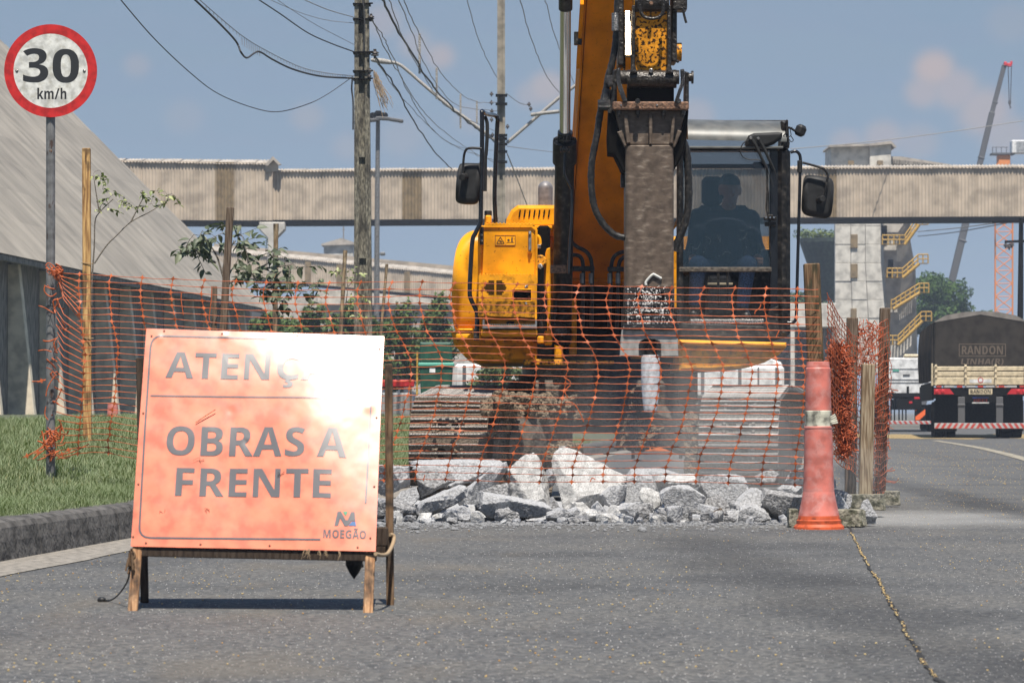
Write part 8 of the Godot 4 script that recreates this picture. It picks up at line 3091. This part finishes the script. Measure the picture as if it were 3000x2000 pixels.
	tangle(m, func(u: float) -> Vector3: return P(150 + rng.randfn() * 16, 1262 + u * 74, 23.38 + rng.randfn() * 0.03), 48, 0.045, 0.0042)
	obj("gathered_end", m, M.net, t)
	m = MB.new()
	for q in [[[132, 778], [140, 770], [152, 776], [165, 790], [172, 800]], [[134, 780], [145, 790], [160, 793]], [[130, 838], [128, 850], [136, 862], [150, 868], [165, 858]], [[128, 835], [140, 842], [158, 846]], [[130, 1300], [110, 1318], [85, 1332], [72, 1338]], [[140, 1310], [112, 1330], [96, 1345]], [[150, 1325], [130, 1340], [108, 1348]], [[160, 1330], [180, 1342], [205, 1338]], [[170, 1335], [215, 1322], [260, 1300]], [[133, 1190], [130, 1215], [140, 1230]], [[133, 1160], [140, 1130], [160, 1100]], [[92, 1117], [118, 1116], [133, 1113]]]:
		m.tube(curve(ppts(q, 23.36), 4), 0.0042, 5, true, 0.45)
	for q in [[120, 1115], [78, 1335], [110, 1325], [180, 1330], [200, 1318]]:
		star(m, P(q[0], q[1], 23.34), Vector3(1, 0.4, 0).normalized(), Vector3(-0.3, 1, 0).normalized(), 0.036, 0.020)
	obj("trailing_end", m, M.net, t)

	# finer net running back along the right side of the works
	var s := thing("side_net", "torn fine orange net sagging between the posts right of the pink cone", "safety net", P(2520, 1440, 25.0))
	var side := func(u: float, v: float) -> Vector3:
		# along the fence: thick post, grey post, far post
		var x := lerpf(2424, 2602, pow(u, 0.9))
		var d := lerpf(22.75, 27.3, u)
		var top := lerpf(858.0, 955.0, u) + 85.0 * sin(PI * minf(u * 1.15, 1.0))
		if u > 0.85:
			top = lerpf(top, 935.0, (u - 0.85) / 0.15)
		var low := lerpf(1330.0, 1440.0, smoothstep(0.0, 0.75, u))
		return P(x + 7.0 * wob.get_noise_2d(u * 6.0, v * 3.0) + 10.0 * sin(v * 4.0) * u, lerpf(top, low, v) + 9.0 * wob.get_noise_2d(u * 7.0 + 4.0, v * 4.0) + 14.0 * sin(u * PI * 3.0) * v, d + 0.05 * wob.get_noise_2d(u * 5.0, v * 5.0))
	for r in 27:
		var b := MB.new()
		var pts := []
		for i in 37:
			pts.append(side.call(i / 36.0, r / 26.0))
		b.tube(pts, 0.0030, 4)
		obj("strand", b, M.net, s)
	for c in 30:
		var b := MB.new()
		var pts := []
		for i in 27:
			pts.append(side.call(clampf((c + (0.5 if i % 2 else 0.0)) / 29.5, 0.0, 1.0), i / 26.0))
		b.tube(pts, 0.0024, 4)
		obj("cross_strand", b, M.net, s)
	m = MB.new()
	tangle(m, func(u: float) -> Vector3: return P(2572 + rng.randfn() * 14, 960 + u * 490, 27.2 + rng.randfn() * 0.05), 130, 0.06, 0.0032)
	tangle(m, func(u: float) -> Vector3: return P(2508 + u * 60, 975 + rng.randfn() * 14, 26.4), 50, 0.05, 0.0032)
	tangle(m, func(u: float) -> Vector3: return P(2520 + rng.randfn() * 22, 1010 + u * 90, 25.6), 60, 0.05, 0.0032)
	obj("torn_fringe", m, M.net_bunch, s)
	var roll := MB.new()
	tangle(roll, func(u: float) -> Vector3:
		var a := rng.randf() * TAU
		var w := 0.095 * (1.0 - 0.45 * absf(u * 2.0 - 0.85)) * sqrt(rng.randf())
		return P(2452 + 20.0 * u + 6.0 * sin(u * 9.0), 1005 + 330.0 * u, 23.6) + Vector3(cos(a) * w, 0, sin(a) * w), 1500, 0.022, 0.0042)
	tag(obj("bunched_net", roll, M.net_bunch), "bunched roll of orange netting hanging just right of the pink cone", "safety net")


func warning_board() -> void:
	var t := thing("warning_board", "orange roadworks board on wooden legs in front, blazing with reflected sun", "warning sign", P(745, 1792, 13.0))
	var TL := P(428, 962, 13.42)
	var TR := P(1125, 985, 13.43)
	var BL := P(382, 1600, 13.13)
	var BR := P(1100, 1615, 13.02)
	var n0 := (BR - BL).cross(TL - BL).normalized()
	var dent := FastNoiseLite.new()
	dent.seed = 4
	dent.frequency = 3.2
	dent.fractal_octaves = 3
	var flat := func(u: float, v: float) -> Vector3: return BL.lerp(BR, u).lerp(TL.lerp(TR, u), v)
	# thin metal sheet bowed forward, more so to the upper right
	var surf := func(u: float, v: float) -> Vector3:
		var p: Vector3 = flat.call(u, v)
		var a := 0.004 + 0.025 * exp(-pow((u - 0.74) / 0.25, 2.0))
		var w := a * 4.0 * v * (1.0 - v) * (0.75 + 0.5 * v)
		var e := minf(1.0, minf(minf(u, 1.0 - u), minf(v, 1.0 - v)) / 0.06 + 0.35)
		w += dent.get_noise_2d(u * 0.9, v * 0.9) * 0.0020 * e + dent.get_noise_2d(u * 3.0 + 7.0, v * 3.0) * 0.0004
		for q in [[0.375, 0.625, 0.02, -0.0016], [0.455, 0.475, 0.014, -0.0014], [0.95, 0.66, 0.03, 0.003], [0.06, 0.955, 0.02, 0.002], [0.33, 0.975, 0.02, 0.002], [0.63, 0.965, 0.02, 0.0015]]:
			var dd = Vector2(u - q[0], v - q[1]).length_squared() / (q[2] * q[2])
			if dd < 4.0:
				w += q[3] * exp(-dd * 1.6)
		return p + n0 * w
	var norm := func(u: float, v: float) -> Vector3:
		var e := 0.004
		return (surf.call(u + e, v) - surf.call(u - e, v)).cross(surf.call(u, v + e) - surf.call(u, v - e)).normalized()
	var m := MB.new()
	m.grid(110, 100, surf)
	m.grid(30, 30, func(u, v): return surf.call(1.0 - u, v) - n0 * 0.003)
	var panel := obj("panel", m, M.board, t)
	var W := BL.distance_to(BR)
	var Hh := BL.distance_to(TL)
	# a flat shape in panel coordinates laid on the bowed sheet
	var on := func(src: MB, u0: float, v0: float) -> MB:
		var b := MB.new()
		for i in range(0, src.v.size(), 3):
			var ps := []
			var ns := []
			for j in 3:
				var p := src.v[i + j]
				var u := u0 + p.x / W
				var v := v0 + p.y / Hh
				var nn: Vector3 = norm.call(u, v)
				ps.append(surf.call(u, v) + nn * (0.0012 + p.z))
				ns.append(nn)
			if src.n[i].z < -0.5:
				continue
			if absf(src.n[i].z) < 0.5:
				continue
			for j in 3:
				b.v.append(ps[j])
				b.n.append(ns[j])
		return b
	var uv := func(x: float, y: float) -> Vector2:
		var v := 0.5
		var u := 0.5
		for i in 6:
			var l := lerpf(382, 428, v)
			var r := lerpf(1100, 1125, v)
			u = (x - l) / (r - l)
			v = (lerpf(1600, 1615, u) - y) / (lerpf(1600, 1615, u) - lerpf(962, 985, u))
		return Vector2(u, v)
	var word := func(s: String, x0: float, x1: float, y0: float, y1: float, mt: Material, part) -> void:
		var a: Vector2 = uv.call(x0, y1)
		var b: Vector2 = uv.call(x1, y1)
		var c: Vector2 = uv.call((x0 + x1) * 0.5, y0)
		var src := letters(s, (b.x - a.x) * W, (c.y - (a.y + b.y) * 0.5) * Hh, 0.0004)
		# long edges cut so that they follow the bow
		obj("lettering", on.call(src, a.x, a.y), mt, part)
	word.call("ATEN\u00c7\u00c3O", 482, 1052, 1012, 1134, M.board_ink, panel)
	word.call("OBRAS A", 485, 1017, 1252, 1337, M.board_ink, panel)
	word.call("FRENTE", 512, 972, 1374, 1455, M.board_ink, panel)
	word.call("MOEG\u00c3O", 948, 1072, 1548, 1577, M.board_ink, panel)
	var line := func(pts: Array, w: float) -> MB:
		var b := MB.new()
		var fine := []
		for i in pts.size() - 1:
			var a: Vector2 = uv.call(pts[i][0], pts[i][1])
			var c: Vector2 = uv.call(pts[i + 1][0], pts[i + 1][1])
			var kk := maxi(1, int(Vector2((c.x - a.x) * W, (c.y - a.y) * Hh).length() / 0.015))
			for s in kk:
				fine.append(a.lerp(c, float(s) / kk))
		fine.append(uv.call(pts[-1][0], pts[-1][1]))
		for i in fine.size() - 1:
			var p0: Vector2 = fine[i]
			var p1: Vector2 = fine[i + 1]
			var d0: Vector2 = ((fine[i + 1] - fine[maxi(i - 1, 0)]) * Vector2(W, Hh)).normalized()
			var d1: Vector2 = ((fine[mini(i + 2, fine.size() - 1)] - fine[i]) * Vector2(W, Hh)).normalized()
			var o0 := Vector2(-d0.y / W, d0.x / Hh) * w * 0.5
			var o1 := Vector2(-d1.y / W, d1.x / Hh) * w * 0.5
			var q := []
			for e in [p0 - o0, p1 - o1, p1 + o1, p0 + o0]:
				q.append([surf.call(e.x, e.y) + norm.call(e.x, e.y) * 0.0014, norm.call(e.x, e.y)])
			b.trin(q[0][0], q[1][0], q[2][0], q[0][1], q[1][1], q[2][1])
			b.trin(q[0][0], q[2][0], q[3][0], q[0][1], q[2][1], q[3][1])
		return b
	var w0 := 0.0072
	obj("border", line.call([[940, 1582], [700, 1579], [440, 1576], [424, 1573], [414, 1566], [409, 1556], [408, 1545], [414, 1440], [425, 1250], [440, 1020], [443, 1005], [449, 995], [458, 988], [470, 985], [600, 988], [800, 993], [942, 999]], w0), M.board_ink, panel)
	obj("border", line.call([[1072, 1480], [1080, 1350], [1089, 1180], [1095, 1060], [1094, 1040]], w0), M.board_ink, panel)
	obj("divider", line.call([[440, 1163], [700, 1168], [900, 1175], [1085, 1181]], 0.0062), M.board_ink, panel)
	# the emblem: a slanted M with a green wedge and a blue foot
	var fill := func(called: String, pts: Array, mt: Material) -> void:
		var q := PackedVector2Array()
		for p in pts:
			var e: Vector2 = uv.call(p[0], p[1])
			q.append(Vector2(e.x * W, e.y * Hh))
		var src := MB.new()
		src.prism(q, 0.0, 0.0004)
		obj(called, on.call(src, 0.0, 0.0), mt, panel)
	fill.call("emblem", [[981, 1544], [990, 1505], [1000, 1503], [1014, 1528], [1020, 1528], [1030, 1505], [1040, 1505], [1042, 1530], [1030, 1530], [1020, 1544], [1010, 1544], [998, 1522], [992, 1543]], M.board_ink)
	fill.call("emblem_wedge", [[1006, 1504], [1020, 1504], [1014, 1516]], M.logo_green)
	fill.call("emblem_foot", [[1022, 1543], [1032, 1532], [1042, 1532], [1044, 1544]], M.logo_blue)
	for q in [[443, 985], [480, 970], [650, 978], [870, 985], [1075, 995], [1112, 1025], [419, 1215], [1104, 1232], [405, 1422], [1097, 1432], [389, 1573], [427, 1591], [588, 1595], [791, 1599], [1048, 1604], [1085, 1578]]:
		var e: Vector2 = uv.call(q[0], q[1])
		m = MB.new()
		var nn: Vector3 = norm.call(e.x, e.y)
		m.cyl(surf.call(e.x, e.y) - nn * 0.001, surf.call(e.x, e.y) + nn * 0.0025, 0.0042, 10, 0.0008)
		obj("nail", m, M.rust_plate, panel)
	m = MB.new()
	m.tube([surf.call(0.235, 0.565) + n0 * 0.006, surf.call(0.28, 0.60) + n0 * 0.010, surf.call(0.315, 0.625) + n0 * 0.012], [0.0016, 0.0022, 0.0016], 5)
	obj("stuck_twig", m, M.wood_light, panel)
	m = MB.new()
	for q in [[0.11, 0.16], [0.31, 0.17], [0.60, 0.33], [0.26, 0.39]]:
		var p: Vector3 = surf.call(q[0], q[1]) + n0 * 0.002
		for i in 3:
			m.tube(curve([p, p + Vector3(rng.randf_range(-0.02, 0.02), rng.randf_range(-0.02, 0.02), 0.002), p + Vector3(rng.randf_range(-0.03, 0.03), rng.randf_range(-0.03, 0.01), 0.002)], 3), 0.0006, 4)
	obj("stuck_fibres", m, M.wood_dark, panel)
	# frame: two leaning front legs, rails, two upright rear legs
	var bk := n0 * -0.024
	var leg := func(called: String, a: Vector3, b: Vector3, w: float, mt: Material) -> void:
		var l := MB.new()
		l.bar(b, a, w, w * 0.9, 0.003)
		obj(called, l, mt, t)
	var dir := (TL - BL).normalized()
	var acr := (BR - BL).normalized()
	leg.call("front_leg", BL + acr * 0.024 + dir * 0.8 + bk, BL + acr * 0.020 - dir * 0.262 + bk, 0.036, M.wood_light)
	var dr := (TR - BR).normalized()
	leg.call("front_leg", BR - acr * 0.024 + dr * 0.74 + bk * 1.3, BR - acr * 0.024 - dr * 0.262 + bk * 1.3, 0.036, M.wood_light)
	leg.call("rail", BL + bk + n0 * -0.002 + dir * -0.015, BR + bk + n0 * -0.002 + dir * -0.015, 0.030, M.wood_dark)
	leg.call("rail", TL + bk * 1.1 + dir * -0.03, TR + bk * 1.1 + dir * -0.03, 0.030, M.wood_dark)
	leg.call("rear_leg", P(409, 1048, 13.62), P(423, 1766, 13.60), 0.030, M.wood_dark)
	leg.call("rear_leg", P(1138, 1066, 13.46), P(1143, 1774, 13.44), 0.030, M.wood_old)
	leg.call("rear_rail", P(420, 1600, 13.63), P(1142, 1612, 13.47), 0.032, M.wood_dark)
	m = MB.new()
	m.cbox(P(1118, 1572, 13.4), Vector3(0.05, 0.075, 0.03), 0.006)
	obj("hinge_block", m, M.wood_dark, t)
	m = MB.new()
	m.box(Transform3D(Basis(Vector3(0, 0, 1), 0.5), P(1037, 1645, 13.5)), Vector3(0.05, 0.07, 0.012), 0.012)
	m.lathe([Vector2(0, -0.055), Vector2(0.018, -0.03), Vector2(0.033, 0.0), Vector2(0.033, 0.03), Vector2(0, 0.034)], Transform3D(Basis(Vector3(1, 0, 0), Vector3(0, 1, 0), Vector3(0, 0, 0.4)), P(1037, 1655, 13.48)), 14)
	obj("hanging_flap", m, M.rubber, t)
	var rope := MB.new()
	rope.tube(curve(ppts([[1100, 1622, 12.96], [1118, 1626, 13.05], [1134, 1622, 13.2], [1146, 1604, 13.36], [1154, 1580, 13.42], [1152, 1568, 13.43], [1142, 1566, 13.42]]), 6), 0.0075, 8)
	obj("rope_tie", rope, M.twine, t)
	rope = MB.new()
	for i in 16:
		var a := P(376 + rng.randf() * 14, 1606 + rng.randf() * 40, 13.08 + rng.randf() * 0.05)
		rope.tube(curve([a, a + Vector3(rng.randf_range(-0.01, 0.012), -0.02, rng.randf_range(-0.01, 0.01)), a + Vector3(rng.randf_range(-0.012, 0.016), -0.05, 0)], 3), 0.004, 5)
	obj("rope_tie", rope, M.wood_old, t)
	rope = MB.new()
	for q in [[890, 1608], [898, 1610], [902, 1606], [932, 1612], [950, 1612], [990, 1614]]:
		for i in 4:
			var a := P(q[0] + rng.randf() * 6, q[1], 13.02)
			rope.tube(curve([a, a + Vector3(rng.randf_range(-0.008, 0.008), -0.014, 0.006), a + Vector3(rng.randf_range(-0.012, 0.012), rng.randf_range(-0.04, -0.01), 0.004)], 3), 0.0008, 4)
	obj("frayed_fibres", rope, M.twine, t)
	var cd := thing("cable_end", "black cord hanging from the board's left leg to a lump on the road", "cord", P(298, 1760, 13.6))
	m = MB.new()
	m.tube(curve([P(380, 1640, 13.10), P(376, 1690, 13.2), P(362, 1720, 13.35), P(342, 1745, 13.5), P(322, 1758, 13.62), P(300, 1761, 13.66)], 6), 0.0035, 6)
	obj("cord", m, M.cord, cd)
	m = MB.new()
	m.ball(P(297, 1757, 13.66), Vector3(0.018, 0.013, 0.016), 12, 8)
	m.tube([P(297, 1757, 13.66), P(318, 1757, 13.66)], 0.006, 8)
	obj("end_lump", m, M.cord, cd)


# concrete dust hanging round the breaker's point
func dust() -> void:
	var k := 0
	for q in [[1960, 1330, 24.6, 3.2, 0.7, 1.2, 0.030], [2080, 1290, 25.4, 2.6, 1.1, 1.4, 0.040], [2170, 1330, 25.0, 1.9, 0.8, 1.2, 0.055], [2200, 1230, 25.6, 1.6, 1.5, 1.2, 0.04], [1990, 1200, 26.0, 1.6, 1.5, 1.2, 0.05], [1850, 1250, 26.2, 1.6, 1.4, 1.1, 0.035], [2060, 1130, 26.4, 1.4, 1.7, 1.0, 0.035], [2330, 1400, 24.2, 2.4, 0.45, 1.4, 0.06]]:
		var f := FogVolume.new()
		f.shape = RenderingServer.FOG_VOLUME_SHAPE_ELLIPSOID
		f.size = Vector3(q[3], q[4], q[5])
		f.position = P(q[0], q[1], q[2])
		var m := FogMaterial.new()
		m.density = q[6] * 1.5
		m.albedo = Color(0.93, 0.93, 0.92)
		f.material = m
		put(f, "dust_cloud", self)
		tag(f, "thin grey concrete dust hanging round the breaker's point", "dust", "", "stuff")
		k += 1
